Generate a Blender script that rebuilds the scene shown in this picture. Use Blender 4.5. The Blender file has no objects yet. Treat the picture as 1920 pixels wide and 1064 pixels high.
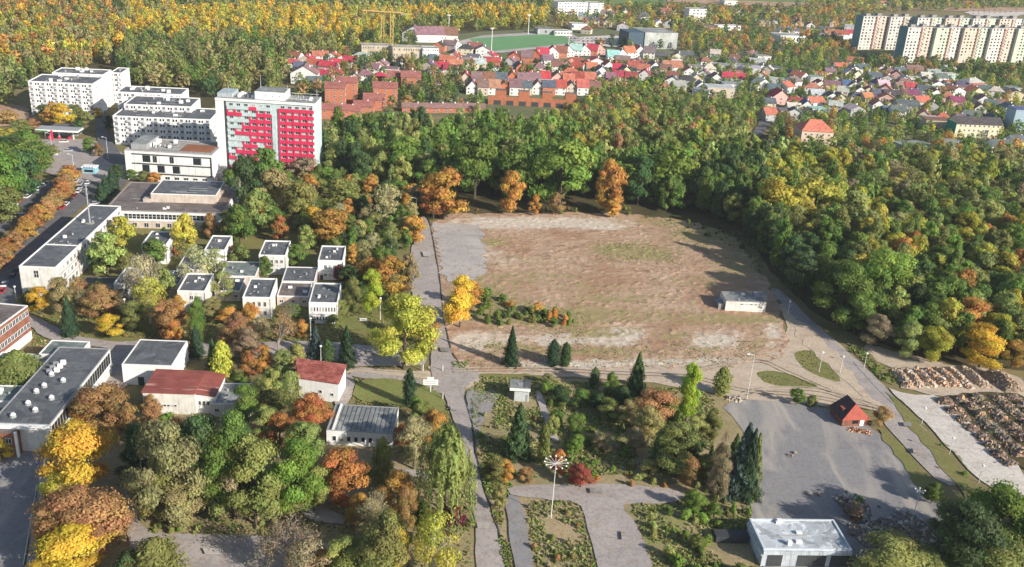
import bpy, math, random
import numpy as np
from mathutils import Vector, Matrix, geometry
from math import radians as rad, sin, cos, pi

S = bpy.context.scene
COL = S.collection
rng = np.random.RandomState(7)
R_ = random.Random(11)

# ------------------------------------------------------------------ camera, sky, sun
CAM_H = 135.0
F, PI_, RO = 1800.0, rad(22.6), rad(-3.8)
_f = np.array([0, cos(PI_), -sin(PI_)]); _r = np.array([1.0, 0, 0]); _d = np.array([0, -sin(PI_), -cos(PI_)])
_c, _s = cos(RO), sin(RO)
_r, _d = _c * _r + _s * _d, -_s * _r + _c * _d
cam = bpy.data.cameras.new('camera'); camo = bpy.data.objects.new('camera', cam); COL.objects.link(camo)
cam.sensor_width = 36; cam.lens = 36 * F / 1920; cam.clip_start = 1; cam.clip_end = 20000
M = Matrix(((_r[0], -_d[0], -_f[0]), (_r[1], -_d[1], -_f[1]), (_r[2], -_d[2], -_f[2]))).to_4x4()
M.translation = (0, 0, CAM_H)
camo.matrix_world = M
S.camera = camo

SUN_AZ, SUN_EL = rad(123.5), rad(25.5)       # azimuth clockwise from +y (where the sun stands), elevation
w = bpy.data.worlds.new('World'); S.world = w; w.use_nodes = True
nt = w.node_tree; bg = nt.nodes['Background']
sky = nt.nodes.new('ShaderNodeTexSky'); sky.sky_type = 'NISHITA'; sky.sun_disc = False
sky.sun_elevation = SUN_EL; sky.sun_rotation = SUN_AZ
nt.links.new(sky.outputs[0], bg.inputs[0]); bg.inputs[1].default_value = 0.1
sl = bpy.data.lights.new('sun', 'SUN'); sl.energy = 5.0; sl.angle = rad(0.5); sl.color = (1, 0.93, 0.82)
so = bpy.data.objects.new('sun', sl); COL.objects.link(so)
sd = Vector((sin(SUN_AZ) * cos(SUN_EL), cos(SUN_AZ) * cos(SUN_EL), sin(SUN_EL)))
so.rotation_euler = (-sd).to_track_quat('-Z', 'Y').to_euler(); so.location = (200, -200, 400)
vs = S.view_settings
vs.view_transform = 'Standard'; vs.look = 'None'; vs.exposure = 0.56; vs.gamma = 1; vs.use_curve_mapping = False
S.render.engine = 'CYCLES'
S.cycles.max_bounces = 5; S.cycles.diffuse_bounces = 2; S.cycles.transparent_max_bounces = 4
S.cycles.use_adaptive_sampling = True

def at(u, v, z=0.0):
    """point of the place that the photograph shows at pixel (u, v) of 1920x1064, at height z"""
    wv = _f * F + _r * (u - 960) + _d * (v - 532)
    p = wv * ((CAM_H - z) / -wv[2])
    return Vector((p[0], p[1], z))
def px(p):
    q = np.array([p[0], p[1], p[2] - CAM_H])
    return 960 + F * (q @ _r) / (q @ _f), 532 + F * (q @ _d) / (q @ _f)
def height(u, vb, vt, ut=None):
    b = at(u, vb); D = math.hypot(b.x, b.y)
    wv = _f * F + _r * ((u if ut is None else ut) - 960) + _d * (vt - 532)
    return CAM_H + wv[2] / math.hypot(wv[0], wv[1]) * D
def mpp(u, v): return math.sqrt(at(u, v).x ** 2 + at(u, v).y ** 2 + CAM_H ** 2) / F

# ------------------------------------------------------------------ materials
def newmat(name):
    m = bpy.data.materials.new(name); m.use_nodes = True
    n = m.node_tree.nodes; b = n['Principled BSDF']
    return m, m.node_tree, b
def N(nt, t, **kw):
    n = nt.nodes.new(t)
    for k, v in kw.items(): setattr(n, k, v)
    return n
def noise(nt, vec, scale, detail=4, rough=.6, dist=0):
    n = N(nt, 'ShaderNodeTexNoise'); n.inputs['Scale'].default_value = scale
    n.inputs['Detail'].default_value = detail; n.inputs['Roughness'].default_value = rough
    n.inputs['Distortion'].default_value = dist
    nt.links.new(vec, n.inputs['Vector']); return n.outputs['Fac']
def ramp(nt, fac, stops):
    r = N(nt, 'ShaderNodeValToRGB'); cr = r.color_ramp
    while len(cr.elements) < len(stops): cr.elements.new(.5)
    for e, (p, c) in zip(cr.elements, stops):
        e.position = p; e.color = (c, c, c, 1) if not hasattr(c, '__len__') else (*c, 1)
    nt.links.new(fac, r.inputs[0]); return r.outputs[0]
def mixc(nt, fac, a, b, mode='MIX'):
    m = N(nt, 'ShaderNodeMix', data_type='RGBA', blend_type=mode)
    for s, x in ((m.inputs[0], fac), (m.inputs[6], a), (m.inputs[7], b)):
        if isinstance(x, (int, float)): s.default_value = x
        elif isinstance(x, tuple): s.default_value = (*x, 1)
        else: nt.links.new(x, s)
    return m.outputs[2]
def mth(nt, op, a, b=0.0, clamp=False):
    m = N(nt, 'ShaderNodeMath', operation=op, use_clamp=clamp)
    for s, x in ((m.inputs[0], a), (m.inputs[1], b)):
        if isinstance(x, (int, float)): s.default_value = x
        else: nt.links.new(x, s)
    return m.outputs[0]
def pos(nt): return N(nt, 'ShaderNodeNewGeometry').outputs['Position']
def bump(nt, b, h, strength=.5, dist=.1):
    n = N(nt, 'ShaderNodeBump'); n.inputs['Strength'].default_value = strength; n.inputs['Distance'].default_value = dist
    nt.links.new(h, n.inputs['Height']); nt.links.new(n.outputs[0], b.inputs['Normal'])
_pm = {}
def plain(col, rough=.8, var=.25, scale=.8, metal=0, name=None):
    """a painted or rendered surface with grime"""
    k = (tuple(col), rough, var, scale, metal)
    if k in _pm: return _pm[k]
    m, nt, b = newmat(name or 'surface'); p = pos(nt)
    f1 = noise(nt, p, scale, 6, .65); f2 = noise(nt, p, scale * .17, 3)
    f = mth(nt, 'MULTIPLY', ramp(nt, f1, [(.3, 1 - var), (.62, 1)]), ramp(nt, f2, [(.35, 1 - var * .5), (.6, 1)]))
    mp = N(nt, 'ShaderNodeMapping'); mp.inputs['Scale'].default_value = (1.6, 1.6, .12); nt.links.new(p, mp.inputs[0])
    f = mth(nt, 'MULTIPLY', f, ramp(nt, noise(nt, mp.outputs[0], 1.0, 4, .7), [(.33, 1 - var * 1.1), (.5, 1)]))
    nt.links.new(mixc(nt, 1.0, tuple(col), f, 'MULTIPLY'), b.inputs['Base Color'])
    b.inputs['Roughness'].default_value = rough; b.inputs['Metallic'].default_value = metal
    b.inputs['Specular IOR Level'].default_value = .25
    _pm[k] = m; return m
def objcol(name, rough=.5, var=.15):
    m, nt, b = newmat(name); oi = N(nt, 'ShaderNodeObjectInfo')
    f = ramp(nt, noise(nt, pos(nt), .9, 4), [(.3, 1 - var), (.6, 1)])
    nt.links.new(mixc(nt, 1.0, oi.outputs['Color'], f, 'MULTIPLY'), b.inputs['Base Color'])
    b.inputs['Roughness'].default_value = rough; return m
GLASS, nt, b = newmat('window_glass')
b.inputs['Base Color'].default_value = (.02, .025, .03, 1); b.inputs['Roughness'].default_value = .15
WHITE = plain((.82, .81, .79), .7, .13, .5, name='white_render')
STW = plain((.76, .74, .7), .8, .3, .35, name='stained_render')
OFFW = plain((.74, .72, .67), .8, .22, .5, name='weathered_white_render')
PINKW = plain((.62, .52, .44), .8, .3, .4, name='sandy_render')
FRAME = plain((.7, .7, .7), .5, .1, name='white_frame')
GREYM = plain((.35, .36, .37), .5, .2, name='grey_metal')
DARKM = plain((.06, .065, .07), .5, .2, name='dark_metal')
CONC = plain((.38, .36, .33), .9, .35, .6, name='concrete')
BRICK = plain((.29, .125, .085), .85, .3, .6, name='red_brick')
ORBRICK = plain((.44, .16, .085), .85, .25, .6, name='orange_brick')
CARPAINT = objcol('car_paint', .25, .05)
WALLC = objcol('house_wall', .85, .2)
def roofmat():
    m, nt, b = newmat('house_roof'); oi = N(nt, 'ShaderNodeObjectInfo'); p = pos(nt)
    f = mth(nt, 'MULTIPLY', ramp(nt, noise(nt, p, .35, 5, .7), [(.3, .55), (.62, 1.05)]), ramp(nt, noise(nt, p, 2.2, 3, .7), [(.3, .7), (.7, 1.15)]))
    c = mixc(nt, 1.0, oi.outputs['Color'], f, 'MULTIPLY')
    c = mixc(nt, ramp(nt, noise(nt, p, .8, 5, .7), [(.55, 0.0), (.72, .45)]), c, (.3, .24, .2))
    nt.links.new(c, b.inputs['Base Color']); b.inputs['Roughness'].default_value = .8; return m
ROOFC = roofmat()
# bitumen roof: patches, seams, puddles
def bitumen(name, c1, c2, seam=True):
    m, nt, b = newmat(name); p = pos(nt)
    c = mixc(nt, ramp(nt, noise(nt, p, .12, 5, .6, .4), [(.35, 0.0), (.65, 1.0)]), c1, c2)
    c = mixc(nt, ramp(nt, noise(nt, p, .3, 7, .75, .8), [(.5, 0.0), (.6, .75)]), c, tuple(min(1, x * 1.45) for x in c2))
    c = mixc(nt, ramp(nt, noise(nt, p, .2, 3, .5, 1.5), [(.56, 0.0), (.6, .6)]), c, tuple(x * .6 for x in c1))
    if seam:
        wv = N(nt, 'ShaderNodeTexWave', wave_type='BANDS', bands_direction='X'); wv.inputs['Scale'].default_value = .3
        mp = N(nt, 'ShaderNodeMapping'); mp.inputs['Rotation'].default_value[2] = rad(-6)
        nt.links.new(p, mp.inputs[0]); nt.links.new(mp.outputs[0], wv.inputs[0])
        c = mixc(nt, ramp(nt, wv.outputs['Fac'], [(.0, .45), (.06, 0.0)]), c, tuple(x * .6 for x in c1))
    nt.links.new(c, b.inputs['Base Color']); b.inputs['Roughness'].default_value = .75
    bump(nt, b, noise(nt, p, 2, 4), .3, .05); return m
BITU = bitumen('bitumen_roof', (.075, .08, .088), (.115, .12, .125))
BITB = bitumen('brown_bitumen_roof', (.12, .095, .085), (.16, .13, .12))
BITL = bitumen('light_felt_roof', (.17, .18, .18), (.26, .26, .25))
BITG = bitumen('green_felt_roof', (.12, .15, .14), (.19, .21, .2))
def tiles(name, c1, c2, sc=2.2):
    m, nt, b = newmat(name); p = pos(nt)
    mp = N(nt, 'ShaderNodeMapping'); mp.inputs['Rotation'].default_value[2] = rad(8); nt.links.new(p, mp.inputs[0])
    br = N(nt, 'ShaderNodeTexBrick'); nt.links.new(mp.outputs[0], br.inputs[0]); br.inputs['Scale'].default_value = .45
    br.inputs['Color1'].default_value = (*c1, 1); br.inputs['Color2'].default_value = (*c2, 1)
    br.inputs['Mortar'].default_value = (c1[0] * .4, c1[1] * .4, c1[2] * .4, 1); br.inputs['Mortar Size'].default_value = .03
    c = mixc(nt, ramp(nt, noise(nt, p, .5, 6, .75), [(.45, 0.0), (.7, .7)]), br.outputs[0], tuple(min(1, x * 1.5 + .05) for x in c2))
    nt.links.new(c, b.inputs['Base Color']); b.inputs['Roughness'].default_value = .8; return m
RTILE = tiles('red_tile_roof', (.22, .045, .035), (.36, .1, .07))
RTIN, nt, b = newmat('rusty_tin_roof'); p = pos(nt)
c = mixc(nt, ramp(nt, noise(nt, p, .25, 5, .6), [(.35, 0.0), (.65, 1.0)]), (.2, .05, .035), (.3, .085, .06))
mp = N(nt, 'ShaderNodeMapping'); mp.inputs['Rotation'].default_value[2] = rad(-6); mp.inputs['Scale'].default_value = (.09, .9, 1); nt.links.new(p, mp.inputs[0])
c = mixc(nt, ramp(nt, noise(nt, mp.outputs[0], 1.0, 2, .5), [(.6, 0.0), (.66, .8)]), c, (.5, .3, .24))
nt.links.new(c, b.inputs['Base Color']); b.inputs['Roughness'].default_value = .5

# grounds
def groundmat(name, base, alt, dark, weedc=(.1, .115, .04), weedbias=0.0, stone=(.5, .45, .38), bumpd=.15, cracks=False, leaf=0, fine=1.0, streak=None, pale=None):
    m, nt, b = newmat(name); p = pos(nt)
    c = mixc(nt, ramp(nt, noise(nt, p, .045, 6, .65, .6), [(.36, 0.0), (.62, 1.0)]), base, alt)
    st = N(nt, 'ShaderNodeMapping'); st.inputs['Scale'].default_value = (.6, 1.05, 1); st.inputs['Rotation'].default_value[2] = rad(-7); nt.links.new(p, st.inputs[0])
    c = mixc(nt, ramp(nt, noise(nt, st.outputs[0], .22, 7, .7, .5), [(.5, 0.0), (.68, .75)]), c, dark)
    c = mixc(nt, ramp(nt, noise(nt, p, .6 * fine, 6, .75), [(.56, 0.0), (.74, .7)]), c, stone)
    c = mixc(nt, ramp(nt, noise(nt, p, 1.3 * fine, 4, .8), [(.3, .75), (.5, 0.0)]), c, tuple(x * .6 for x in dark))
    if pale:
        pa = N(nt, 'ShaderNodeAttribute', attribute_name='pale').outputs['Fac']
        pf = mth(nt, 'ADD', mth(nt, 'MULTIPLY', mth(nt, 'SUBTRACT', noise(nt, p, .16, 7, .75, .4), .5), 1.7), pa)
        c = mixc(nt, ramp(nt, pf, [(.3, 0.0), (.6, .9)]), c, pale)
    if streak:
        sm_ = N(nt, 'ShaderNodeMapping'); sm_.inputs['Scale'].default_value = (1.0, .22, 1); sm_.inputs['Rotation'].default_value[2] = rad(-28); nt.links.new(p, sm_.inputs[0])
        c = mixc(nt, ramp(nt, noise(nt, sm_.outputs[0], .11, 6, .6, 1.2), [(.5, 0.0), (.66, .85)]), c, streak)
    wa = N(nt, 'ShaderNodeAttribute', attribute_name='weed').outputs['Fac']
    wn = noise(nt, p, .3, 6, .75, .3)
    wf = mth(nt, 'ADD', mth(nt, 'MULTIPLY', mth(nt, 'SUBTRACT', wn, .5), 1.8), mth(nt, 'ADD', wa, weedbias))
    wf = ramp(nt, wf, [(.42, 0.0), (.62, .92)])
    wc = mixc(nt, noise(nt, p, .9, 5, .7), weedc, tuple(x * f for x, f in zip(weedc, (2.2, 1.9, 2.0))))
    c = mixc(nt, wf, c, wc)
    if cracks:
        vo = N(nt, 'ShaderNodeTexVoronoi', feature='DISTANCE_TO_EDGE'); vo.inputs['Scale'].default_value = .11
        mp = N(nt, 'ShaderNodeMapping'); nt.links.new(p, mp.inputs[0])
        va = N(nt, 'ShaderNodeVectorMath', operation='ADD'); nz = N(nt, 'ShaderNodeTexNoise'); nz.inputs['Scale'].default_value = .4
        nt.links.new(p, nz.inputs[0]); sc = N(nt, 'ShaderNodeVectorMath', operation='SCALE'); sc.inputs['Scale'].default_value = 3
        nt.links.new(nz.outputs['Color'], sc.inputs[0]); nt.links.new(p, va.inputs[0]); nt.links.new(sc.outputs[0], va.inputs[1])
        nt.links.new(va.outputs[0], vo.inputs['Vector'])
        c = mixc(nt, ramp(nt, vo.outputs['Distance'], [(.0, .35), (.02, 0.0)]), c, tuple(x * .6 for x in dark))
    if leaf:
        c = mixc(nt, ramp(nt, noise(nt, p, .5, 5, .8), [(.5, 0.0), (.64, leaf)]), c, (.3, .17, .07))
    nt.links.new(c, b.inputs['Base Color']); b.inputs['Roughness'].default_value = .95; b.inputs['Specular IOR Level'].default_value = .1
    bump(nt, b, noise(nt, p, 1.1, 6, .7), .6, bumpd); return m
G_GROUND = groundmat('meadow_and_earth', (.17, .16, .065), (.24, .19, .1), (.11, .115, .045), weedc=(.11,.13,.045), weedbias=.2, stone=(.3, .24, .14), leaf=.35)
G_SOIL = groundmat('bare_brown_soil', (.36, .215, .135), (.48, .34, .24), (.21, .13, .08), weedc=(.18, .165, .075), weedbias=.29, pale=(.54, .47, .39), stone=(.55, .45, .37), bumpd=.3)
G_SAND = groundmat('sandy_track', (.52, .42, .31), (.45, .37, .29), (.36, .27, .2), weedbias=-.12, stone=(.62, .54, .43))
G_ROAD = groundmat('worn_asphalt', (.34, .305, .29), (.4, .355, .33), (.26, .235, .23), weedbias=-.3, leaf=.3, stone=(.4, .35, .31), cracks=True, bumpd=.04)
G_LOT = groundmat('old_grey_asphalt', (.225, .22, .225), (.26, .25, .25), (.195, .19, .2), weedbias=-.3, stone=(.29, .275, .26), streak=(.4, .36, .31), leaf=.12, bumpd=.04)
G_DARK = groundmat('dark_asphalt', (.12, .12, .13), (.17, .165, .165), (.09, .09, .1), weedbias=-.3, stone=(.22, .2, .18), bumpd=.03)
G_SLAB = groundmat('concrete_slab', (.36, .33, .31), (.46, .42, .38), (.27, .24, .23), weedbias=-.18, stone=(.5, .44, .38), bumpd=.05)
G_PALE = groundmat('pale_gravel', (.52, .47, .42), (.6, .55, .49), (.38, .33, .29), weedbias=-.2, stone=(.68, .63, .56))
G_GRASS = groundmat('rough_grass', (.14, .165, .05), (.22, .2, .075), (.19, .145, .075), weedc=(.1, .14, .035), weedbias=0.0, stone=(.22, .19, .09), leaf=.2)
G_LAWN = groundmat('lawn', (.16, .19, .055), (.21, .23, .075), (.15, .14, .06), weedbias=-.1, stone=(.25, .24, .11), leaf=.35)
G_DRY = groundmat('dry_weeds', (.25, .22, .11), (.38, .29, .18), (.17, .17, .07), weedc=(.12, .15, .045), weedbias=.22, stone=(.36, .28, .17), leaf=.3)
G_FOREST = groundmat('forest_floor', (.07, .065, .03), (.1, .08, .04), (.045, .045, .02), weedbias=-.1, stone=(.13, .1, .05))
G_PITCH = groundmat('sports_turf', (.13, .27, .12), (.15, .3, .14), (.12, .25, .11), weedbias=-.5, stone=(.16, .31, .15), bumpd=.01)
G_FIELD = groundmat('green_field', (.13, .2, .06), (.18, .22, .08), (.1, .15, .05), weedbias=-.3, stone=(.22, .23, .11))
G_TOWN = groundmat('town_ground', (.13, .15, .07), (.17, .17, .09), (.08, .1, .045), weedc=(.07, .1, .03), weedbias=.1, stone=(.3, .28, .24))

# leaves
def leafmat(name, attr):
    m, nt, b = newmat(name)
    if attr: base = N(nt, 'ShaderNodeAttribute', attribute_name='col').outputs['Color']
    else: base = N(nt, 'ShaderNodeObjectInfo').outputs['Color']
    rn = N(nt, 'ShaderNodeAttribute', attribute_name='rnd')
    sp = N(nt, 'ShaderNodeSeparateXYZ'); nt.links.new(rn.outputs['Vector'], sp.inputs[0])
    hs = N(nt, 'ShaderNodeHueSaturation')
    nt.links.new(base, hs.inputs['Color'])
    nt.links.new(mth(nt, 'ADD', mth(nt, 'MULTIPLY', sp.outputs[1], .05), .48), hs.inputs['Hue'])
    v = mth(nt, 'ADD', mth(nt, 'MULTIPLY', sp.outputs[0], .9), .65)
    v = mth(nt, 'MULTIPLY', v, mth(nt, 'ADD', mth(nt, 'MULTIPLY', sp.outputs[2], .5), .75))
    nt.links.new(v, hs.inputs['Value'])
    b.inputs['Roughness'].default_value = .6; b.inputs['Specular IOR Level'].default_value = .15
    nt.links.new(hs.outputs[0], b.inputs['Base Color'])
    tr = N(nt, 'ShaderNodeBsdfTranslucent'); nt.links.new(hs.outputs[0], tr.inputs[0])
    ms = N(nt, 'ShaderNodeMixShader'); ms.inputs[0].default_value = .45
    nt.links.new(b.outputs[0], ms.inputs[1]); nt.links.new(tr.outputs[0], ms.inputs[2])
    nt.links.new(ms.outputs[0], nt.nodes['Material Output'].inputs[0]); return m
LEAF = leafmat('foliage', False); LEAFA = leafmat('foliage_mass', True)
BARK = plain((.11, .085, .065), .9, .4, 2, name='bark')
GBARK = plain((.33, .28, .24), .9, .4, 1.5, name='grey_bark')
PBARK = plain((.6, .57, .52), .8, .45, 1.5, name='pale_birch_bark')

# ------------------------------------------------------------------ mesh helpers
class MB:
    def __init__(s): s.v = []; s.f = []; s.m = []; s.mats = []
    def mi(s, m):
        if m not in s.mats: s.mats.append(m)
        return s.mats.index(m)
    def poly(s, pts, m, faces=None):
        o = len(s.v); s.v += [tuple(p) for p in pts]; k = s.mi(m)
        for f in (faces or [range(len(pts))]): s.f.append(tuple(o + i for i in f)); s.m.append(k)
    def box(s, x0, x1, y0, y1, z0, z1, m, top=None, rot=0, c=(0, 0)):
        P = [(x, y, z) for z in (z0, z1) for x, y in ((x0, y0), (x1, y0), (x1, y1), (x0, y1))]
        if rot:
            P = [(c[0] + (x - c[0]) * cos(rot) - (y - c[1]) * sin(rot), c[1] + (x - c[0]) * sin(rot) + (y - c[1]) * cos(rot), z) for x, y, z in P]
        s.poly(P, m, [(0, 3, 2, 1), (0, 1, 5, 4), (1, 2, 6, 5), (2, 3, 7, 6), (3, 0, 4, 7)])
        s.poly(P[4:], top or m)
        return s
    def cyl(s, x, y, z0, z1, r0, r1, m, n=8, cap=True):
        P = [(x + r * cos(2 * pi * i / n), y + r * sin(2 * pi * i / n), z) for z, r in ((z0, r0), (z1, r1)) for i in range(n)]
        s.poly(P, m, [(i, (i + 1) % n, n + (i + 1) % n, n + i) for i in range(n)] + ([tuple(range(n, 2 * n))] if cap else []))
        return s
    def tube(s, a, b, r0, r1, m, n=6):
        a, b = Vector(a), Vector(b); d = (b - a).normalized()
        u = d.orthogonal().normalized(); w_ = d.cross(u)
        P = [tuple(c + (u * cos(2 * pi * i / n) + w_ * sin(2 * pi * i / n)) * r) for c, r in ((a, r0), (b, r1)) for i in range(n)]
        s.poly(P, m, [(i, (i + 1) % n, n + (i + 1) % n, n + i) for i in range(n)] + [tuple(range(n, 2 * n))])
        return s
    def mesh(s, name):
        me = bpy.data.meshes.new(name); me.from_pydata(s.v, [], s.f)
        for m in s.mats: me.materials.append(m)
        me.polygons.foreach_set('material_index', s.m); return me
    def build(s, name, parent=None): return link(name, s.mesh(name), parent)
def link(name, me, parent=None, loc=(0, 0, 0), rz=0.0, scale=None, color=None):
    o = bpy.data.objects.new(name, me); COL.objects.link(o)
    if parent is not None: o.parent = parent
    o.location = loc
    if rz: o.rotation_euler = (0, 0, rz)
    if scale is not None: o.scale = scale if hasattr(scale, '__len__') else (scale,) * 3
    if color is not None: o.color = (*color, 1)
    return o
def tag(o, label=None, cat=None, group=None, kind=None):
    if label: o['label'] = label
    if cat: o['category'] = cat
    if group: o['group'] = group
    if kind: o['kind'] = kind
    return o
def thing(name, label, cat, loc, rz=0.0, group=None):
    o = link(name, None, None, loc, rz); return tag(o, label, cat, group)

# ------------------------------------------------------------------ ground sheets
LEV = [0]
def smooth(poly, it=2):
    P = [Vector(p).to_2d() for p in poly]
    for _ in range(it):
        Q = []
        for i in range(len(P)):
            a, b = P[i], P[(i + 1) % len(P)]
            Q += [a * .75 + b * .25, a * .25 + b * .75]
        P = Q
    return P
def inpoly(x, y, P):
    c = False; j = len(P) - 1
    for i in range(len(P)):
        if (P[i][1] > y) != (P[j][1] > y) and x < (P[j][0] - P[i][0]) * (y - P[i][1]) / (P[j][1] - P[i][1]) + P[i][0]: c = not c
        j = i
    return c
def sheet(name, pixels, mat, jit=.6, step=3.0, blobs=(), sm=1, world=False, cell=None, relief=0.0, kind='structure', level=None, zb=None, pale=(), edge=None):
    if edge is None: edge = {'worn_asphalt': .72, 'old_grey_asphalt': .7, 'dark_asphalt': .6, 'concrete_slab': .6, 'sandy_track': .55, 'pale_gravel': .6}.get(mat.name, 0)
    LEV[0] += 1; z = LEV[0] * .012 if zb is None else zb
    P = [Vector(p) if world else at(*p).to_2d() for p in pixels]
    if sm: P = smooth(P, sm)
    Q = []
    for i in range(len(P)):
        a, b = P[i], P[(i + 1) % len(P)]; n = max(1, int((b - a).length / step))
        for k in range(n):
            q = a.lerp(b, k / n); Q.append(q + Vector((R_.uniform(-jit, jit), R_.uniform(-jit, jit))))
    xs = [q.x for q in Q]; ys = [q.y for q in Q]
    area = (max(xs) - min(xs)) * (max(ys) - min(ys))
    cell = cell or max(2.5, math.sqrt(area / 6000))
    pts = list(Q)
    if blobs or relief or edge:
        x = min(xs)
        while x < max(xs):
            y = min(ys)
            while y < max(ys):
                if inpoly(x, y, Q): pts.append(Vector((x + R_.uniform(-.2, .2) * cell, y + R_.uniform(-.2, .2) * cell)))
                y += cell
            x += cell
    n = len(Q)
    vv, _, ff, *_x = geometry.delaunay_2d_cdt(pts, [(i, (i + 1) % n) for i in range(n)], [], 1, 1e-3)
    # outward orientation
    tris = []
    for f in ff:
        a, b, c = (vv[i] for i in f[:3])
        tris.append(tuple(f) if (b - a).cross(c - a) > 0 else tuple(reversed(f)))
    me = bpy.data.meshes.new(name)
    me.from_pydata([(v.x, v.y, z + (relief * max(0, R_.gauss(0, 1)) if relief else 0)) for v in vv], [], tris)
    me.materials.append(mat)
    wd = np.zeros(len(vv), np.float32)
    if edge: wd[:n] = [edge * R_.uniform(.5, 1.15) for _ in range(n)]
    for (bu, bv, ru, rv, am) in blobs:
        for i, v in enumerate(vv):
            u_, v_ = px((v.x, v.y, 0)); e = ((u_ - bu) / ru) ** 2 + ((v_ - bv) / rv) ** 2
            if e < 6: wd[i] += am * math.exp(-e)
    a = me.attributes.new('weed', 'FLOAT', 'POINT'); a.data.foreach_set('value', wd)
    if pale:
        wd = np.zeros(len(vv), np.float32)
        for (bu, bv, ru, rv, am) in pale:
            for i, v in enumerate(vv):
                u_, v_ = px((v.x, v.y, 0)); e = ((u_ - bu) / ru) ** 2 + ((v_ - bv) / rv) ** 2
                if e < 6: wd[i] += am * math.exp(-e)
        a = me.attributes.new('pale', 'FLOAT', 'POINT'); a.data.foreach_set('value', wd)
    return tag(link(name, me), kind=kind)

g = bpy.data.meshes.new('ground'); X0, X1, Y0, Y1 = -3000, 4000, -300, 9000
g.from_pydata([(X0, Y0, 0), (X1, Y0, 0), (X1, Y1, 0), (X0, Y1, 0)], [], [(0, 1, 2, 3)]); g.materials.append(G_GROUND)
tag(link('ground', g), kind='structure')

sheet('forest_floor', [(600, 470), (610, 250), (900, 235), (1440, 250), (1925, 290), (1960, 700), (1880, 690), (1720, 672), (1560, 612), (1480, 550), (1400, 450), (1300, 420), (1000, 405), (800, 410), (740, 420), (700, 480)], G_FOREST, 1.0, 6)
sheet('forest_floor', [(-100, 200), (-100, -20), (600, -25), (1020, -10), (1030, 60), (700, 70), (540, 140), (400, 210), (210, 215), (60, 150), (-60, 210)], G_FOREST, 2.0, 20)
sheet('green_field', [(1010, 12), (1030, -30), (1500, -30), (1700, -16), (1600, 8), (1300, 8)], G_FIELD, 2.0, 20)
sheet('town_ground', [(560, 215), (560, 130), (700, 75), (1050, 50), (1500, 60), (1960, 120), (1980, 290), (1450, 262), (1420, 200), (1100, 215), (900, 220)], G_TOWN, 2.0, 20)
sheet('campus_ground', [(30, 560), (215, 400), (430, 400), (640, 455), (770, 450), (760, 560), (800, 690), (640, 690), (300, 655), (60, 640)], G_GRASS, 1.0, 5, blobs=[(500, 600, 200, 40, .3), (660, 610, 60, 20, .3)])
sheet('wild_ground', [(840, 705), (1000, 705), (1340, 735), (1400, 760), (1400, 960), (1420, 1100), (950, 1100), (880, 800)], G_DRY, 1.0, 4, blobs=[(1100, 800, 120, 60, .35), (1250, 980, 120, 60, .3), (1060, 1000, 60, 60, -.1)])
sheet('park_ground', [(85, 840), (250, 760), (620, 790), (740, 800), (860, 860), (890, 970), (900, 1100), (60, 1100)], G_DRY, 1.0, 4, blobs=[(480, 980, 200, 20, .3)])
sheet('cleared_lot', [(800, 400), (1000, 400), (1160, 400), (1290, 415), (1370, 436), (1425, 505), (1465, 590), (1490, 645), (1460, 675), (1300, 695), (1150, 695), (1000, 695), (880, 705), (830, 690), (822, 600), (808, 500)], G_SOIL, 1.7, 3, relief=.13, cell=1.5,
      blobs=[(1165, 470, 60, 14, .5), (1230, 480, 50, 12, .4), (925, 455, 30, 8, .5), (1000, 490, 60, 10, .2), (900, 560, 60, 28, .6), (1000, 590, 110, 14, .5), (1150, 560, 120, 10, .3), (1320, 600, 90, 12, .2), (1120, 625, 70, 10, .45), (1270, 630, 40, 8, .4), (1340, 440, 90, 20, .5), (1380, 500, 50, 30, .35), (950, 650, 60, 12, .35), (1100, 660, 120, 10, .35), (1400, 600, 80, 8, .4), (1250, 415, 80, 8, .3), (1090, 540, 80, 8, .2), (1310, 655, 40, 8, .3), (1420, 640, 20, 30, .2), (1000, 520, 120, 12, .25), (1180, 590, 120, 14, .25), (1050, 600, 80, 16, .3), (1300, 530, 60, 12, .25), (940, 590, 60, 16, .4)],
      pale=[(1000, 418, 160, 14, .8), (1130, 425, 60, 12, .5), (1160, 632, 60, 20, .8), (1340, 640, 70, 22, .7), (900, 640, 70, 22, .8), (1040, 640, 60, 16, .7), (870, 470, 50, 50, .5), (950, 480, 40, 25, .3), (1280, 680, 150, 10, .6), (1050, 685, 120, 10, .7), (1450, 620, 20, 30, .6), (1100, 460, 60, 10, .3)])
sheet('concrete_slab', [(812, 420), (900, 422), (908, 455), (912, 500), (905, 520), (845, 530), (828, 515)], G_SLAB, 1.3, 2, zb=.27, blobs=[(905, 480, 12, 40, .3), (860, 440, 30, 5, .25)], sm=0)
DUST = groundmat('pale_dust', (.44, .36, .29), (.49, .42, .35), (.36, .27, .2), weedbias=.12)
sheet('gravel_path', [(640, 688), (800, 700), (870, 690), (1000, 684), (1080, 688), (1160, 690), (1300, 682), (1420, 668), (1465, 640), (1478, 605), (1450, 560), (1520, 600), (1590, 660), (1660, 735), (1725, 800), (1680, 790), (1640, 765), (1560, 762), (1400, 752), (1340, 738), (1250, 722), (1150, 712), (1020, 705), (880, 706), (820, 735), (740, 712), (640, 700)], G_SAND, .5, 3,
      blobs=[(1240, 700, 80, 6, .3), (1330, 690, 40, 6, .25), (1480, 740, 60, 5, .2)])
sheet('grass_island', [(1484, 668), (1500, 657), (1525, 658), (1550, 680), (1580, 716), (1560, 716), (1510, 695)], G_GRASS, .4, 2, blobs=[(1500, 665, 20, 8, .2)])
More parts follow.
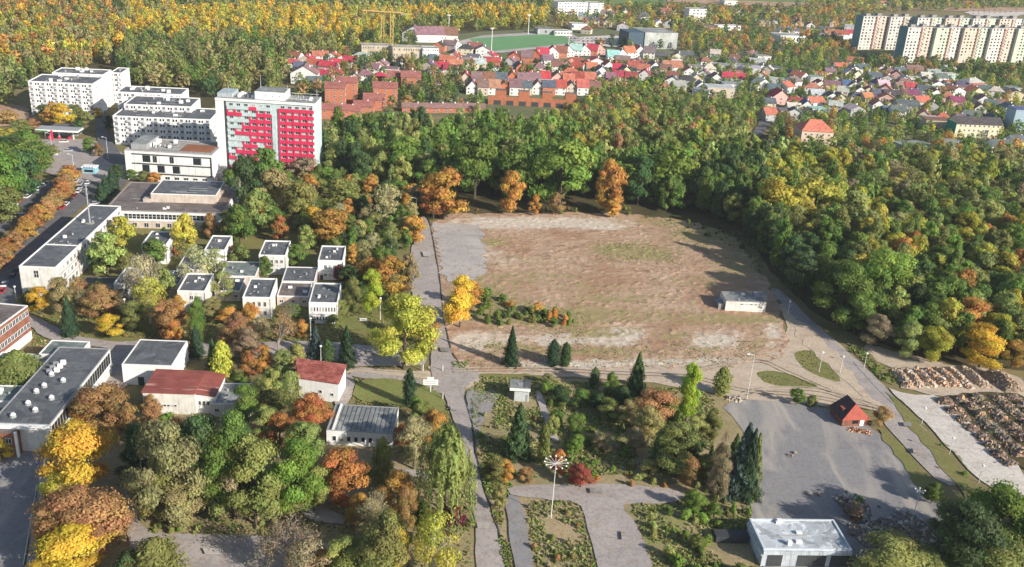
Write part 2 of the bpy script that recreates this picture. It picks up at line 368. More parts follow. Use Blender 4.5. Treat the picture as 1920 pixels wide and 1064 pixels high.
sheet('grass_island', [(1413, 702), (1430, 695), (1460, 696), (1500, 710), (1542, 726), (1500, 727), (1440, 722)], G_GRASS, .4, 2)
sheet('grass_verge', [(870, 702), (1020, 702), (1050, 720), (1000, 716), (880, 712)], G_GRASS, .4, 2)
sheet('asphalt_yard', [(1350, 760), (1395, 750), (1480, 756), (1560, 768), (1640, 800), (1700, 868), (1745, 915), (1775, 960), (1770, 1100), (1440, 1110), (1405, 960), (1420, 900), (1400, 830), (1385, 790)], G_LOT, .5, 3,
      blobs=[(1500, 860, 30, 60, .05), (1750, 950, 30, 30, .3), (1400, 960, 40, 20, .4)])
sheet('service_road', [(1440, 540), (1466, 545), (1530, 610), (1580, 655), (1625, 690), (1680, 750), (1740, 812), (1818, 905), (1768, 916), (1700, 845), (1650, 785), (1605, 728), (1560, 668), (1512, 620), (1470, 575)], G_ROAD, .3, 3, blobs=[(1600, 700, 40, 15, .2), (1550, 640, 40, 15, .2)])
sheet('sand_drift', [(1470, 590), (1500, 600), (1560, 655), (1610, 715), (1660, 770), (1700, 800), (1690, 790), (1640, 768), (1600, 735), (1560, 690), (1500, 640)], G_SAND, 1.2, 2.5)
sheet('sand_drift', [(800, 680), (850, 672), (905, 700), (890, 722), (850, 732), (812, 712)], G_SAND, 1.5, 2.5)
sheet('grass_verge', [(1585, 645), (1615, 650), (1650, 680), (1690, 720), (1668, 726), (1630, 690)], G_GRASS, .6, 2)
sheet('gravel_path', [(1610, 645), (1660, 655), (1800, 690), (1700, 692), (1660, 690)], G_SAND, .6, 3)
sheet('stone_yard', [(1665, 690), (1800, 685), (1900, 700), (1960, 750), (1900, 745), (1700, 742)], G_SAND, .6, 3)
sheet('gravel_road', [(1655, 725), (1700, 742), (1765, 742), (1840, 812), (1935, 895), (1935, 965), (1880, 935), (1800, 868), (1745, 800)], G_PALE, .5, 3, blobs=[(1790, 855, 25, 25, .4), (1700, 760, 20, 12, .4)])
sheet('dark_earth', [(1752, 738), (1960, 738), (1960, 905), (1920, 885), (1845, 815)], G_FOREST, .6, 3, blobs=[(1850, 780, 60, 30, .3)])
sheet('grass_verge', [(1655, 730), (1690, 760), (1745, 815), (1800, 880), (1850, 950), (1830, 960), (1770, 880), (1700, 800)], G_GRASS, .8, 3)
sheet('grass_verge', [(1640, 805), (1665, 810), (1700, 850), (1740, 905), (1765, 945), (1745, 945), (1700, 885)], G_GRASS, .6, 2)
# central road and its branches
sheet('central_road', [(784, 408), (802, 408), (810, 450), (822, 520), (830, 600), (842, 660), (862, 690), (905, 702), (885, 716), (866, 735), (876, 770), (884, 800), (890, 860), (905, 920), (925, 975), (940, 1030), (955, 1110), (892, 1110), (892, 1000), (886, 940), (878, 880), (862, 820), (842, 770), (832, 735), (812, 715), (806, 690), (812, 640), (800, 590), (775, 560), (762, 520), (770, 470), (782, 440)], G_ROAD, .2, 3, sm=2,
      blobs=[(840, 700, 40, 15, .05)])
sheet('side_road', [(655, 697), (740, 706), (820, 716), (850, 742), (780, 733), (735, 722), (690, 712), (655, 708)], G_ROAD, .3, 3)
sheet('side_road', [(870, 735), (900, 733), (935, 735), (930, 760), (905, 790), (895, 830), (885, 800)], G_LOT, .4, 2)
sheet('cracked_road', [(950, 914), (1000, 910), (1120, 908), (1200, 912), (1265, 920), (1290, 935), (1250, 948), (1180, 945), (1165, 950), (1195, 985), (1240, 1110), (1130, 1110), (1115, 1040), (1100, 980), (1085, 942), (1020, 938), (960, 934)], G_ROAD, .35, 3, sm=1, blobs=[(1170, 940, 30, 8, .25), (1150, 1000, 10, 60, .3)])
sheet('side_road', [(946, 930), (972, 932), (985, 980), (1012, 1110), (972, 1110), (955, 1000)], G_LOT, .3, 3)
sheet('footpath', [(1003, 735), (1014, 735), (1025, 765), (1040, 806), (1050, 830), (1036, 830), (1022, 800), (1010, 765)], G_SLAB, .2, 2)
sheet('footpath', [(620, 870), (760, 880), (860, 900), (860, 908), (740, 890), (620, 880)], G_SLAB, .2, 2)
sheet('lawn', [(640, 600), (668, 595), (690, 600), (690, 618), (660, 622), (638, 615)], G_LAWN, .4, 2)
sheet('lawn', [(668, 712), (740, 712), (800, 725), (830, 745), (838, 790), (740, 758), (660, 755)], G_LAWN, .4, 2, blobs=[(700, 740, 30, 10, -.1)])
# left part
sheet('grey_yard', [(-30, 850), (40, 838), (82, 836), (80, 900), (70, 960), (55, 1020), (35, 1110), (-60, 1110)], G_LOT, .3, 3, blobs=[(50, 870, 20, 20, .2), (15, 1000, 20, 40, .15)])
sheet('footpath', [(85, 838), (96, 838), (88, 900), (78, 980), (58, 1110), (40, 1110), (64, 980), (74, 900)], G_SLAB, .15, 2)
sheet('park_path', [(230, 932), (254, 930), (258, 1002), (400, 1007), (565, 1012), (700, 1040), (700, 1110), (300, 1110), (262, 1060), (240, 1020)], G_ROAD, .3, 3)
sheet('park_path', [(560, 950), (620, 955), (660, 985), (600, 985), (570, 975)], G_ROAD, .4, 3)
sheet('campus_path', [(50, 585), (95, 612), (130, 632), (230, 645), (330, 640), (420, 650), (560, 640), (700, 650), (800, 668), (800, 690), (650, 690), (450, 672), (300, 665), (120, 648), (55, 620)], G_ROAD, .5, 3, blobs=[(400, 660, 300, 12, .22), (640, 670, 60, 8, .2)])
sheet('courtyard', [(200, 650), (250, 640), (260, 700), (235, 735), (190, 740), (185, 700)], G_ROAD, .4, 3)
sheet('courtyard', [(630, 700), (668, 708), (655, 760), (625, 770)], G_ROAD, .3, 3)
sheet('street', [(-60, 430), (-20, 390), (60, 352), (130, 335), (150, 312), (175, 330), (120, 350), (60, 395), (-60, 490)], G_DARK, .3, 4)
sheet('street', [(-60, 600), (30, 470), (100, 405), (140, 365), (165, 335), (240, 322), (240, 345), (200, 380), (150, 383), (40, 540), (20, 600)], G_DARK, .3, 4)
sheet('junction', [(60, 275), (75, 262), (150, 262), (190, 268), (235, 290), (250, 325), (180, 345), (130, 340), (60, 318), (40, 300)], G_ROAD, .3, 4)
sheet('street', [(180, 200), (200, 205), (205, 262), (235, 300), (250, 312), (200, 310), (180, 270)], G_DARK, .3, 4)
sheet('building_site', [(-60, 200), (50, 195), (60, 235), (-60, 245)], G_SOIL, 1, 4)
sheet('street', [(1395, 262), (1500, 262), (1505, 276), (1390, 276)], G_DARK, .3, 5)
sheet('street', [(808, 150), (824, 150), (830, 192), (802, 192)], G_DARK, .3, 5)
sheet('street', [(1520, 130), (1535, 125), (1470, 175), (1440, 250), (1400, 270), (1420, 235), (1450, 180)], G_DARK, .3, 5)
sheet('street', [(1640, 200), (1720, 188), (1900, 200), (1920, 215), (1720, 200), (1650, 210)], G_DARK, .3, 5)
sheet('street', [(1000, 100), (1300, 98), (1500, 110), (1500, 118), (1300, 106), (1000, 108)], G_DARK, .3, 8)
sheet('car_park', [(1060, 72), (1180, 66), (1180, 92), (1060, 84)], G_PALE, .5, 8)
sheet('car_park', [(1800, 22), (1925, 14), (1925, 32), (1830, 32)], G_PALE, .5, 8)
sheet('dirt_road', [(1250, -2), (1500, 6), (1920, 14), (1960, 26), (1500, 14), (1250, 6)], G_SOIL, .5, 10)
sheet('running_track', [(845, 72), (1060, 58), (1105, 82), (880, 108)], G_SLAB, .5, 8, sm=1)
sheet('sports_pitch', [(880, 74), (1050, 64), (1078, 82), (900, 100)], G_PITCH, .1, 8, sm=0)

TRACK = groundmat('tyre_track_sand', (.47, .38, .29), (.43, .34, .26), (.36, .28, .21), weedbias=-.4, stone=(.46, .38, .3))
def ribbon(name, pixels, w_, mat, off=0.0, n=40, zb=None):
    P = [at(*polyline(pixels, i / n)).to_2d() for i in range(n + 1)]; L, Rr = [], []
    for i, p in enumerate(P):
        d = (P[min(i + 1, n)] - P[max(i - 1, 0)]).normalized(); nn = Vector((-d.y, d.x)); k = w_ * R_.uniform(.7, 1.2) / 2
        L.append(p + nn * (off + k)); Rr.append(p + nn * (off - k))
    LEV[0] += 1; z = LEV[0] * .012
    me = bpy.data.meshes.new(name); me.from_pydata([(q.x, q.y, z) for q in L + Rr], [], [(i, n + 1 + i, n + 2 + i, i + 1) for i in range(n)]); me.materials.append(mat)
    return tag(link(name, me), kind='structure')
def polyline(P, t):
    k = t * (len(P) - 1); i = min(int(k), len(P) - 2); f = k - i; q = [P[max(0, i - 1)], P[i], P[i + 1], P[min(len(P) - 1, i + 2)]]
    return tuple(.5 * (2 * q[1][a] + (q[2][a] - q[0][a]) * f + (2 * q[0][a] - 5 * q[1][a] + 4 * q[2][a] - q[3][a]) * f * f + (3 * q[1][a] - q[0][a] - 3 * q[2][a] + q[3][a]) * f ** 3) for a in (0, 1))
for tr in ([(850, 698), (1000, 696), (1150, 702), (1300, 710), (1400, 735), (1520, 745), (1640, 770)], [(1400, 742), (1450, 732), (1540, 735), (1600, 752), (1660, 770)], [(1300, 700), (1420, 680), (1480, 700), (1560, 735), (1640, 762)],
           ):
    for off in (-.9, .9): ribbon('tyre_track', tr, .45, TRACK if tr[0][1] > 690 or tr[0][0] > 1200 else G_SAND, off)
for u, v, a, b in [(870, 830, 9, 5), (905, 990, 12, 6), (852, 770, 8, 4), (800, 480, 8, 5), (795, 560, 9, 4), (835, 660, 10, 4), (1120, 925, 16, 5), (1175, 1010, 12, 8), (1720, 850, 10, 5), (1700, 800, 8, 4), (400, 1040, 20, 6), (450, 650, 16, 4), (700, 665, 14, 4)]:
    sheet('asphalt_patch', [(u - a, v - b), (u + a * .9, v - b * .8), (u + a, v + b), (u - a * .8, v + b * .9)], R_.choice([G_ROAD, G_LOT, G_SLAB]) if u < 1350 or u > 1680 else R_.choice([G_ROAD, G_LOT, G_LOT]), .12, 1.2, sm=0)
def strip(name, pixels, w_, h_, mat, label=None):
    """a kerb or low edge along a line"""
    P = [at(*p) for p in pixels]; b = MB()
    for a, c in zip(P, P[1:]):
        d = (c - a).normalized(); n = Vector((-d.y, d.x, 0)) * w_ / 2
        q = [a - n, c - n, c + n, a + n]
        b.poly([(*p.xy, 0) for p in q] + [(*p.xy, h_) for p in q], mat, [(0, 1, 5, 4), (1, 2, 6, 5), (2, 3, 7, 6), (3, 0, 4, 7), (4, 5, 6, 7)])
    return tag(b.build(name), kind='structure')
strip('kerb', [(803, 410), (812, 450), (824, 520), (832, 600), (846, 660), (866, 690)], .45, .8 * .3, DARKM)
strip('kerb', [(868, 738), (878, 775), (888, 812), (894, 860), (908, 915), (928, 972), (943, 1030), (952, 1075)], .4, .25, DARKM)
strip('kerb', [(1600, 680), (1650, 735), (1700, 782), (1745, 830), (1790, 880), (1812, 905)], .5, .25, CONC)
strip('kerb', [(640, 690), (720, 697), (800, 704)], .35, .22, CONC)
strip('kerb', [(258, 1000), (400, 1005), (560, 1010)], .4, .25, CONC)

# ------------------------------------------------------------------ buildings
YAW = rad(6.5)
_wm = {}
def window_mesh(w_, h_, nx=2, ny=1, frame=None, depth=.1):
    k = (round(w_, 2), round(h_, 2), nx, ny, frame.name if frame else '')
    if k in _wm: return _wm[k]
    fr = frame or FRAME; t = .09; b = MB()
    b.poly([(-w_ / 2, -.02, -h_ / 2), (w_ / 2, -.02, -h_ / 2), (w_ / 2, -.02, h_ / 2), (-w_ / 2, -.02, h_ / 2)], GLASS)
    b.box(-w_ / 2, -w_ / 2 + t, -depth, 0, -h_ / 2, h_ / 2, fr); b.box(w_ / 2 - t, w_ / 2, -depth, 0, -h_ / 2, h_ / 2, fr)
    b.box(-w_ / 2 + t, w_ / 2 - t, -depth, 0, -h_ / 2, -h_ / 2 + t, fr); b.box(-w_ / 2 + t, w_ / 2 - t, -depth, 0, h_ / 2 - t, h_ / 2, fr)
    for i in range(1, nx):
        x = -w_ / 2 + w_ * i / nx; b.box(x - t / 2, x + t / 2, -depth * .8, -.021, -h_ / 2 + t, h_ / 2 - t, fr)
    for i in range(1, ny):
        z = -h_ / 2 + h_ * i / ny; b.box(-w_ / 2 + t, w_ / 2 - t, -depth * .7, -.021, z - t / 2, z + t / 2, fr)
    _wm[k] = b.mesh('window'); return _wm[k]
PANES = {}
def put(root, side, W, D, a, z, me, name='window', color=None):
    o = put_(root, side, W, D, a, z, me, name, color)
    if name == 'window' and root.name.split('.')[0] in ('school_building', 'assembly_hall', 'pavilion', 'canteen', 'nursery', 'arts_centre', 'office_block', 'depot', 'brick_school'):
        if me.name not in PANES:
            co = [v.co for v in me.vertices]; x1 = max(v.x for v in co) - .1; z1 = max(v.z for v in co) - .1
            b = MB(); b.poly([(-x1, -.03, -z1), (x1, -.03, -z1), (x1, -.03, z1), (-x1, -.03, z1)], GLASS if GLASS in list(me.materials) else CURT); PANES[me.name] = b.mesh('pane')
        link('pane', PANES[me.name], o)
    return o
def put_(root, side, W, D, a, z, me, name='window', color=None):
    """place a piece on a facade: a = distance along the facade, seen from outside left to right for front"""
    if side == 'front': return link(name, me, root, (a, 0, z), 0, None, color)
    if side == 'right': return link(name, me, root, (W, a, z), pi / 2, None, color)
    if side == 'left': return link(name, me, root, (0, a, z), -pi / 2, None, color)
    return link(name, me, root, (a, D, z), pi, None, color)
def grid_windows(root, side, W, D, xs, zs, me, name='window', color=None):
    for z in zs:
        for a in xs: put(root, side, W, D, a, z, curtained(me) if name == 'window' else me, name, color)
CURT = plain((.45, .44, .42), .6, .2, name='drawn_curtain'); _cv = {}; WR = random.Random(3)
def curtained(me):
    if WR.random() > .28: return me
    if me.name not in _cv:
        m2 = me.copy(); k = [i for i, m in enumerate(m2.materials) if m == GLASS]
        for i in k: m2.materials[i] = CURT
        _cv[me.name] = m2
    return _cv[me.name]
def lin(a, b, n): return [a + (b - a) * i / (n - 1) for i in range(n)] if n > 1 else [(a + b) / 2]
def rect(FL, FR, BL, h, yaw=YAW):
    a, b, c = at(*FL, h), at(*FR, h), at(*BL, h)
    ex = Vector((cos(yaw), sin(yaw), 0)); ey = Vector((-sin(yaw), cos(yaw), 0))
    return Vector((a.x, a.y, 0)), (b - a).dot(ex), (c - a).dot(ey)
def shell(root, W, D, h, wall, roof=BITU, par=.45, parm=None, t=.35, z0=0, x0=0, y0=0, name='wall', over=0.0):
    b = MB()
    b.box(x0, x0 + W, y0, y0 + D, z0, h - par, wall); b.build(name, root)
    r = MB().box(x0 + t, x0 + W - t, y0 + t, y0 + D - t, h - par + .004, h - par + .06, roof); r.build('roof', root)
    p = MB(); pm = parm or wall; o = over
    p.box(x0 - o, x0 + W + o, y0 - o, y0 + t, h - par, h, pm); p.box(x0 - o, x0 + W + o, y0 + D - t, y0 + D + o, h - par, h, pm)
    p.box(x0 - o, x0 + t, y0 + t, y0 + D - t, h - par, h, pm); p.box(x0 + W - t, x0 + W + o, y0 + t, y0 + D - t, h - par, h, pm)
    p.build('parapet', root)
    if W > 18 and h > 4.4:
        q = random.Random(int(W * 10))
        for _ in range(4):
            xx = x0 + q.uniform(.1, .6) * W; yy = y0 + q.uniform(.15, .85) * D
            MB().box(xx, xx + q.uniform(.15, .35) * W, yy, yy + .12, h - par + .06, h - par + .2, GREYM).build('roof_pipe', root)
def vents(root, W, D, z, n, seed=0, x0=0, y0=0, big=1.0):
    r = random.Random(seed)
    for i in range(n):
        x, y = x0 + r.uniform(.12, .88) * W, y0 + r.uniform(.12, .88) * D; k = r.random()
        if k < .4: MB().box(x, x + r.uniform(.6, 1.4) * big, y, y + .8 * big, z, z + r.uniform(.5, 1.1) * big, WHITE).build('roof_vent', root)
        elif k < .7: MB().cyl(x, y, z, z + .7 * big, .3 * big, .3 * big, GREYM).build('roof_vent', root)
        else: MB().box(x, x + .9 * big, y, y + .9 * big, z, z + .35, GREYM, GLASS).build('skylight', root)

# school, long three-storey wing
o_, W, D = rect((35, 499), (107, 499), (151, 383), 10.5, rad(4))
t = thing('school_building', 'long white three-storey building with dark flat roof and a tall mast', 'building', o_, rad(4))
shell(t, W, D, 10.5, OFFW, BITU, .4, WHITE)
me = window_mesh(2.0, 1.7, 3)
ys = lin(3, D - 3, 19)
grid_windows(t, 'right', W, D, ys, (2.0, 5.3, 8.4), me)
put(t, 'front', W, D, W * .45, 7.9, window_mesh(1.6, 2.6, 2, 2))
for z in (3.6, 6.9):
    MB().box(W, W + .06, .3, D - .3, z - .12, z + .12, GREYM).build('ledge', t)
MB().box(.4, W - .4, D * .32, D * .32 + .35, 10.16, 10.45, WHITE).build('roof_kerb', t)
vents(t, W, D * .25, 10.16, 7, 3, 0, D * .3); vents(t, W * .8, D * .15, 10.16, 6, 4, W * .1, D * .66); MB().cyl(W, D * .29, 0, 10, .18, .18, BRICK).build('downpipe', t)
mast = thing('roof_mast', 'tall slim grey lattice mast standing on the long school roof', 'mast', o_ + Matrix.Rotation(rad(4), 3, 'Z') @ Vector((W * .62, D * .68, 10.16)))
MB().cyl(0, 0, 0, 15, .28, .2, GREYM, 6).build('pole', mast)
for z in (11, 13, 14.4): MB().box(-.5, .5, -.08, .08, z, z + .5, GREYM).build('antenna', mast)
MB().box(-1.3, 1.3, -.9, .9, .0, .35, CONC).build('base', mast)
# covered brick link at its foot
o_, W, D = rect((150, 532), (214, 535), (152, 519), 3.8)
t = thing('link_corridor', 'low brick corridor with dark roof joining the white school wing', 'building', o_, YAW)
shell(t, W, D, 3.8, PINKW, DARKM, .3, CONC); grid_windows(t, 'front', W, D, lin(1.5, W - 1.5, 4), (2,), window_mesh(1.3, .8))

# assembly hall
o_, W, D = rect((196, 393), (418, 397), (231, 341), 7.4)
t = thing('assembly_hall', 'wide brown-roofed hall with a glazed white upper gallery', 'building', o_, YAW)
shell(t, W, D, 7.4, WHITE, BITB, .3, plain((.3, .27, .25), .8, .2), over=.3)
MB().box(6, W - 1, -.25, -.003, 6.0, 6.85, WHITE).build('fascia', t)
x = 8
while x < W - 2:
    put(t, 'front', W, D, x, 4.95, window_mesh(1.5, 2.2, 1, 2)); x += 1.53
MB().box(6, W - 1, -.4, -.003, 3.2, 3.85, WHITE).build('ledge', t)
MB().box(6, W - 1, -.05, -.003, 0, 2.9, PINKW).build('plinth', t)
for x in lin(11, W - 3, 8): put(t, 'front', W, D, x, 1.4, window_mesh(1.8, 1.9, 2)).location.y = -.06
a_, W2, D2 = rect((282, 362), (405, 366), (304, 336), 11)
v = Matrix.Rotation(-YAW, 3, 'Z') @ (a_ - o_)
shell(t, W2, D2, 10.8, PINKW, BITU, .3, WHITE, z0=6.9, x0=v.x, y0=v.y, name='upper_hall')
MB().box(v.x - 3, v.x, v.y - .5, v.y + 3, 6.97, 8.5, PINKW).build('stair_head', t)
vents(t, W * .8, 3, 6.98, 7, 9, W * .1, 1.5)

# pavilions
def pavilion(FL, FR, BL, label, h=7.6, rows=2, style=0, wall=WHITE, seed=1, yaw=YAW):
    o_, W, D = rect(FL, FR, BL, h, yaw)
    t = thing('pavilion', label, 'building', o_, yaw, 'white two-storey cube pavilions')
    if wall is WHITE: wall = (WHITE, STW)[seed % 2]
    shell(t, W, D, h, wall, BITU, .5, WHITE, .3)
    zs = (h * .68, h * .26)[:rows]
    if style == 0: grid_windows(t, 'front', W, D, lin(W * .5, W * .82, 2), zs, window_mesh(1.2, 1.4, 2))
    if style == 1: grid_windows(t, 'front', W, D, lin(.9, W - .9, 9), zs, window_mesh(.55, 1.6, 1))
    if style == 2: grid_windows(t, 'front', W, D, lin(W * .3, W * .85, 4), zs[:1], window_mesh(1.0, 1.3, 2)); grid_windows(t, 'front', W, D, lin(W * .3, W * .85, 4), zs[1:], window_mesh(1, 1))
    if style == 3: grid_windows(t, 'front', W, D, lin(W * .2, W * .8, 4), zs, window_mesh(.8, 1.5, 2, frame=GREYM))
    grid_windows(t, 'right', W, D, [D * .5], zs[:1], window_mesh(.6, 1.0, 1))
    MB().cyl(W - .12, -.1, 0, h - .5, .07, .07, GREYM, 6).build('downpipe', t)
    MB().box(W * .08, W * .08 + 1.0, -.07, -.003, 0, 2.1, DARKM).box(W * .08 - .2, W * .08 + 1.2, -1.2, -.071, 2.3, 2.42, CONC).build('door', t)
    MB().box(-.04, W + .04, -.05, -.003, h * .45, h * .45 + .14, plain((.5, .49, .47), .8, .3)).build('ledge', t)
    vents(t, W * .7, D * .8, h - .44, 6, seed, W * .05, D * .1, .8)
    return t
pavilion((485, 478), (535, 480), (496, 450.5), 'white cube pavilion behind a small green tree, brick base below', style=2, seed=1)
pavilion((596, 488), (643.5, 487), (602.5, 460.4), 'white cube pavilion beside the dark maroon tree', style=2, seed=2)
pavilion((454.6, 557), (507, 558), (467, 521), 'white cube pavilion with pale front panels and brown plinth', style=3, seed=3, wall=OFFW)
pavilion((579, 567), (633, 567.5), (586.5, 530), 'white cube pavilion with two rows of narrow dark windows', style=1, seed=4)
pavilion((332, 545), (384, 546), (350, 512), 'white cube pavilion with paired windows above an orange tree', style=0, seed=5)
pavilion((383, 468), (422, 468), (390, 441), 'white cube pavilion standing behind pale birch branches', style=0, seed=6)
pavilion((213, 531), (258, 533), (232, 501), 'white cube pavilion nearest the long school wing', style=2, seed=7)
pavilion((265, 458), (311, 460), (281, 433), 'white cube pavilion just below the glazed hall front', style=0, seed=8)
def low(FL, FR, BL, label, h=4, wall=PINKW, roof=BITU, yaw=YAW, name='low_building', win=3, seed=0, nv=3, parm=WHITE, group='low flat-roofed linking wings'):
    o_, W, D = rect(FL, FR, BL, h, yaw)
    t = thing(name, label, 'building', o_, yaw, group)
    shell(t, W, D, h, wall, roof, .3, parm, .3)
    if win: grid_windows(t, 'front', W, D, lin(1.5, W - 1.5, win), (h * .5,), window_mesh(1.2, 1.1, 2))
    vents(t, W * .8, D * .8, h - .24, nv, seed, W * .1, D * .1); return t
low((528, 527), (590, 527), (535, 500), 'low grey-roofed wing between two cube pavilions, two white roof boxes', seed=21)
low((519, 555), (579, 556), (527, 529), 'low dark-roofed wing left of the pavilion with narrow windows', roof=BITB, seed=22, h=3.8)
low((412, 517), (479, 518), (425, 490), 'low grey-green roofed wing behind the pale-panelled pavilion', roof=BITG, seed=23)
low((402, 545), (450, 546), (410, 519), 'low shaded wing left of the pale-panelled pavilion', seed=24, h=3.8)
low((297, 540), (330, 541), (305, 507), 'low grey wing beside the pavilion with paired windows', seed=25, h=3.8)
low((330, 505), (378, 505), (338, 480), 'low dark wing behind pale birch branches', seed=26, h=3.8)

# white block, tin roof building, red tile building
o_, W, D = rect((228, 683), (321, 688), (259, 636), 6.4, rad(3.5))
t = thing('gymnasium', 'plain white windowless block with dark flat roof', 'building', o_, rad(3.5))
shell(t, W, D, 6.4, WHITE, BITU, .25, WHITE, .3); MB().box(W * .3, W * .42, -.08, -.003, 0, 2.6, DARKM).build('door', t)
# canteen with rusty tin roof
o_, W, D = rect((264, 735), (366, 736), (293, 692), 6.6, rad(3.5))
t = thing('canteen', 'white building under a rusty red tin roof with pale streaks', 'building', o_, rad(3.5))
W2 = W + 5.2
MB().box(.3, W, .3, D - .3, 0, 6.3, OFFW).build('wall', t)
MB().box(W, W2 - .3, 1.2, D - .6, 0, 5.6, WHITE).build('side_wall', t)
b = MB(); b.box(0, W, 0, D, 6.3, 6.6, RTIN)
b.build('roof', t)
b = MB(); b.poly([(W, .6, 6.35), (W2, .9, 5.6), (W2, D - .3, 5.9), (W, D, 6.55), (W, .6, 6.1), (W2, .9, 5.4), (W2, D - .3, 5.7), (W, D, 6.3)], RTIN, [(0, 1, 2, 3), (0, 4, 5, 1), (1, 5, 6, 2), (2, 6, 7, 3)]); b.build('lean_to_roof', t)
for i in range(1, 9): MB().box(.2, W - .2, D * i / 9, D * i / 9 + .12, 6.604, 6.68, RTIN).build('roof_seam', t)
grid_windows(t, 'front', W, D, lin(W * .42, W * .62, 4), (2.6,), window_mesh(.8, .7, 1)); 
for w_ in lin(W + .9, W2 - 1.1, 4): put(t, 'front', W, D, w_, 3.2, window_mesh(.7, 1.3, 1)).location.y = 1.18
for w_ in [x for x in t.children if x.name.startswith('window') and x.location.y == 0]: w_.location.y = .28
low((395, 757), (470, 765), (402, 718), 'low blue-grey roofed shed right of the rusty tin roof', h=4, wall=OFFW, roof=BITL, win=3, seed=31, name='shed', group=None)
# red tiled
yw = rad(-4); o_, W, D = rect((566, 709), (634, 718), (556, 673), 6.5, yw)
a_, b_, c_, d_ = at(560, 708, 6.2), at(634, 719, 6.2), at(648, 684, 7.6), at(556, 672, 7.6)
t = thing('boiler_house', 'white building with weathered red tiled roof sloping to the front', 'building', (a_.x, a_.y, 0), 0)
L = [p - Vector((a_.x, a_.y, 0)) for p in (a_, b_, c_, d_)]
b = MB(); b.poly([(*p.xy, 0) for p in L] + [(*p.xy, p.z - .25) for p in L], WHITE, [(0, 1, 5, 4), (1, 2, 6, 5), (2, 3, 7, 6), (3, 0, 4, 7)]); b.build('wall', t)
cen = sum(L, Vector()) / 4; E_ = [cen + (p - cen) * 1.05 for p in L]
b = MB(); b.poly([(p.x, p.y, q.z) for p, q in zip(E_, L)] + [(p.x, p.y, q.z - .25) for p, q in zip(E_, L)], RTILE, [(0, 1, 2, 3), (0, 4, 5, 1), (1, 5, 6, 2), (2, 6, 7, 3), (3, 7, 4, 0)]); b.build('roof', t)
dv = (L[1] - L[0]); an = math.atan2(dv.y, dv.x)
for k, (w2, h2, z) in ((.3, (1.2, 1.6, 1.2)), (.55, (1, 1, 2.8)), (.85, (.9, .9, 2.4))):
    p = L[0].lerp(L[1], k); link('window', window_mesh(w2, h2, 1), t, (p.x + sin(an) * .02, p.y - cos(an) * .02, z), an)
link('door', MB().box(-.8, .8, -.06, 0, -1.1, 1.1, BRICK).mesh('door'), t, (*L[0].lerp(L[1], .42).xy, 1.1), an)
# flat-roofed nursery below
o_, W, D = rect((612, 806), (738, 806), (622, 757), 4.4, rad(1))
t = thing('nursery', 'low white building with ribbed dark roof partly in tree shade', 'building', o_, rad(1))
shell(t, W, D, 4.4, WHITE, BITL, .2, GREYM, .25)
for i in range(1, 14): MB().box(W * i / 14, W * i / 14 + .1, .4, D - .4, 4.27, 4.33, DARKM).build('roof_seam', t)
grid_windows(t, 'front', W, D, lin(2, W - 2, 8), (2,), window_mesh(1.0, 1.5, 1)); MB().box(W * .08, W * .11, .1, D - .1, 4.2, 4.7, WHITE).build('roof_kerb', t)
# small kiosk
o_, W, D = rect((956, 727), (995, 728), (955, 710), 4.6, rad(0))
t = thing('substation', 'small white utility hut with wide flat roof slab on narrower walls', 'hut', o_, 0)
MB().box(1.4, W - .3, .6, D - .4, 0, 3.6, plain((.55, .57, .58), .7, .2)).build('wall', t); MB().box(0, W, 0, D, 3.6, 4.5, WHITE, BITL).build('roof', t)
MB().box(W * .68, W - .05, .6, D - .02, 4.503, 4.62, BITU).build('roof_patch', t)
MB().box(W - 1.2, W - .6, .54, .597, 0, 2.2, GREYM).build('door', t); MB().cyl(W * .45, D * .4, 4.503, 4.9, .2, .2, GREYM).build('roof_vent', t)
# derelict white hut on the lot
o_, W, D = rect((1362, 564), (1437, 567), (1345, 546), 4.0, rad(3))
t = thing('derelict_hut', 'derelict low white building with grey roof on the cleared lot', 'building', o_, rad(3))
shell(t, W, D, 4, OFFW, BITL, .25, CONC); MB().box(W - 3, W + 1.5, D - 3.2, D + .5, 0, 4.4, GREYM, BITL).build('annex', t)
grid_windows(t, 'front', W, D, lin(W * .4, W * .75, 4), (2.9,), window_mesh(1.2, .5, 1)); vents(t, W, D, 3.8, 4, 6)
MB().box(-2.2, -.4, 1, D - 1, 0, 2.2, BITL).build('loose_sheet', t)
# brick gatehouse
yw = rad(10); c0 = at(1602, 800)
t = thing('gatehouse', 'small red brick gatehouse with steep red hipped roof and dormer', 'hut', c0, yw)
w2, d2 = 3.9, 7.4
MB().box(-w2, w2, 0, d2, 0, 2.4, BRICK).build('wall', t)
r1, r2 = plain((.42, .1, .07), .8, .2, .8), plain((.09, .055, .06), .8, .2, .8)  # left slope and dormer sides use a darker copy, their shade painted in
b = MB(); e = .5
b.poly([(-w2 - e, -e, 2.3), (w2 + e, -e, 2.3), (w2 + e, d2 + e, 2.3), (-w2 - e, d2 + e, 2.3), (0, 1.6, 6.4), (0, d2 - .6, 6.4)], r1, [(0, 1, 4), (1, 2, 5, 4), (2, 3, 5)])
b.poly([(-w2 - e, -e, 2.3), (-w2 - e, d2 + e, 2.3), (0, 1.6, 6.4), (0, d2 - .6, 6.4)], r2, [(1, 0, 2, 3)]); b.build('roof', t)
MB().box(-3.3, -1.2, 2.2, 4.0, 3.0, 4.5, r2, r1).build('dormer', t)
MB().box(-.9, .9, -.05, -.003, .9, 2.0, GLASS).build('window', t); MB().box(1.4, 2.6, -.05, -.003, 0, 2.1, WHITE).build('door', t)
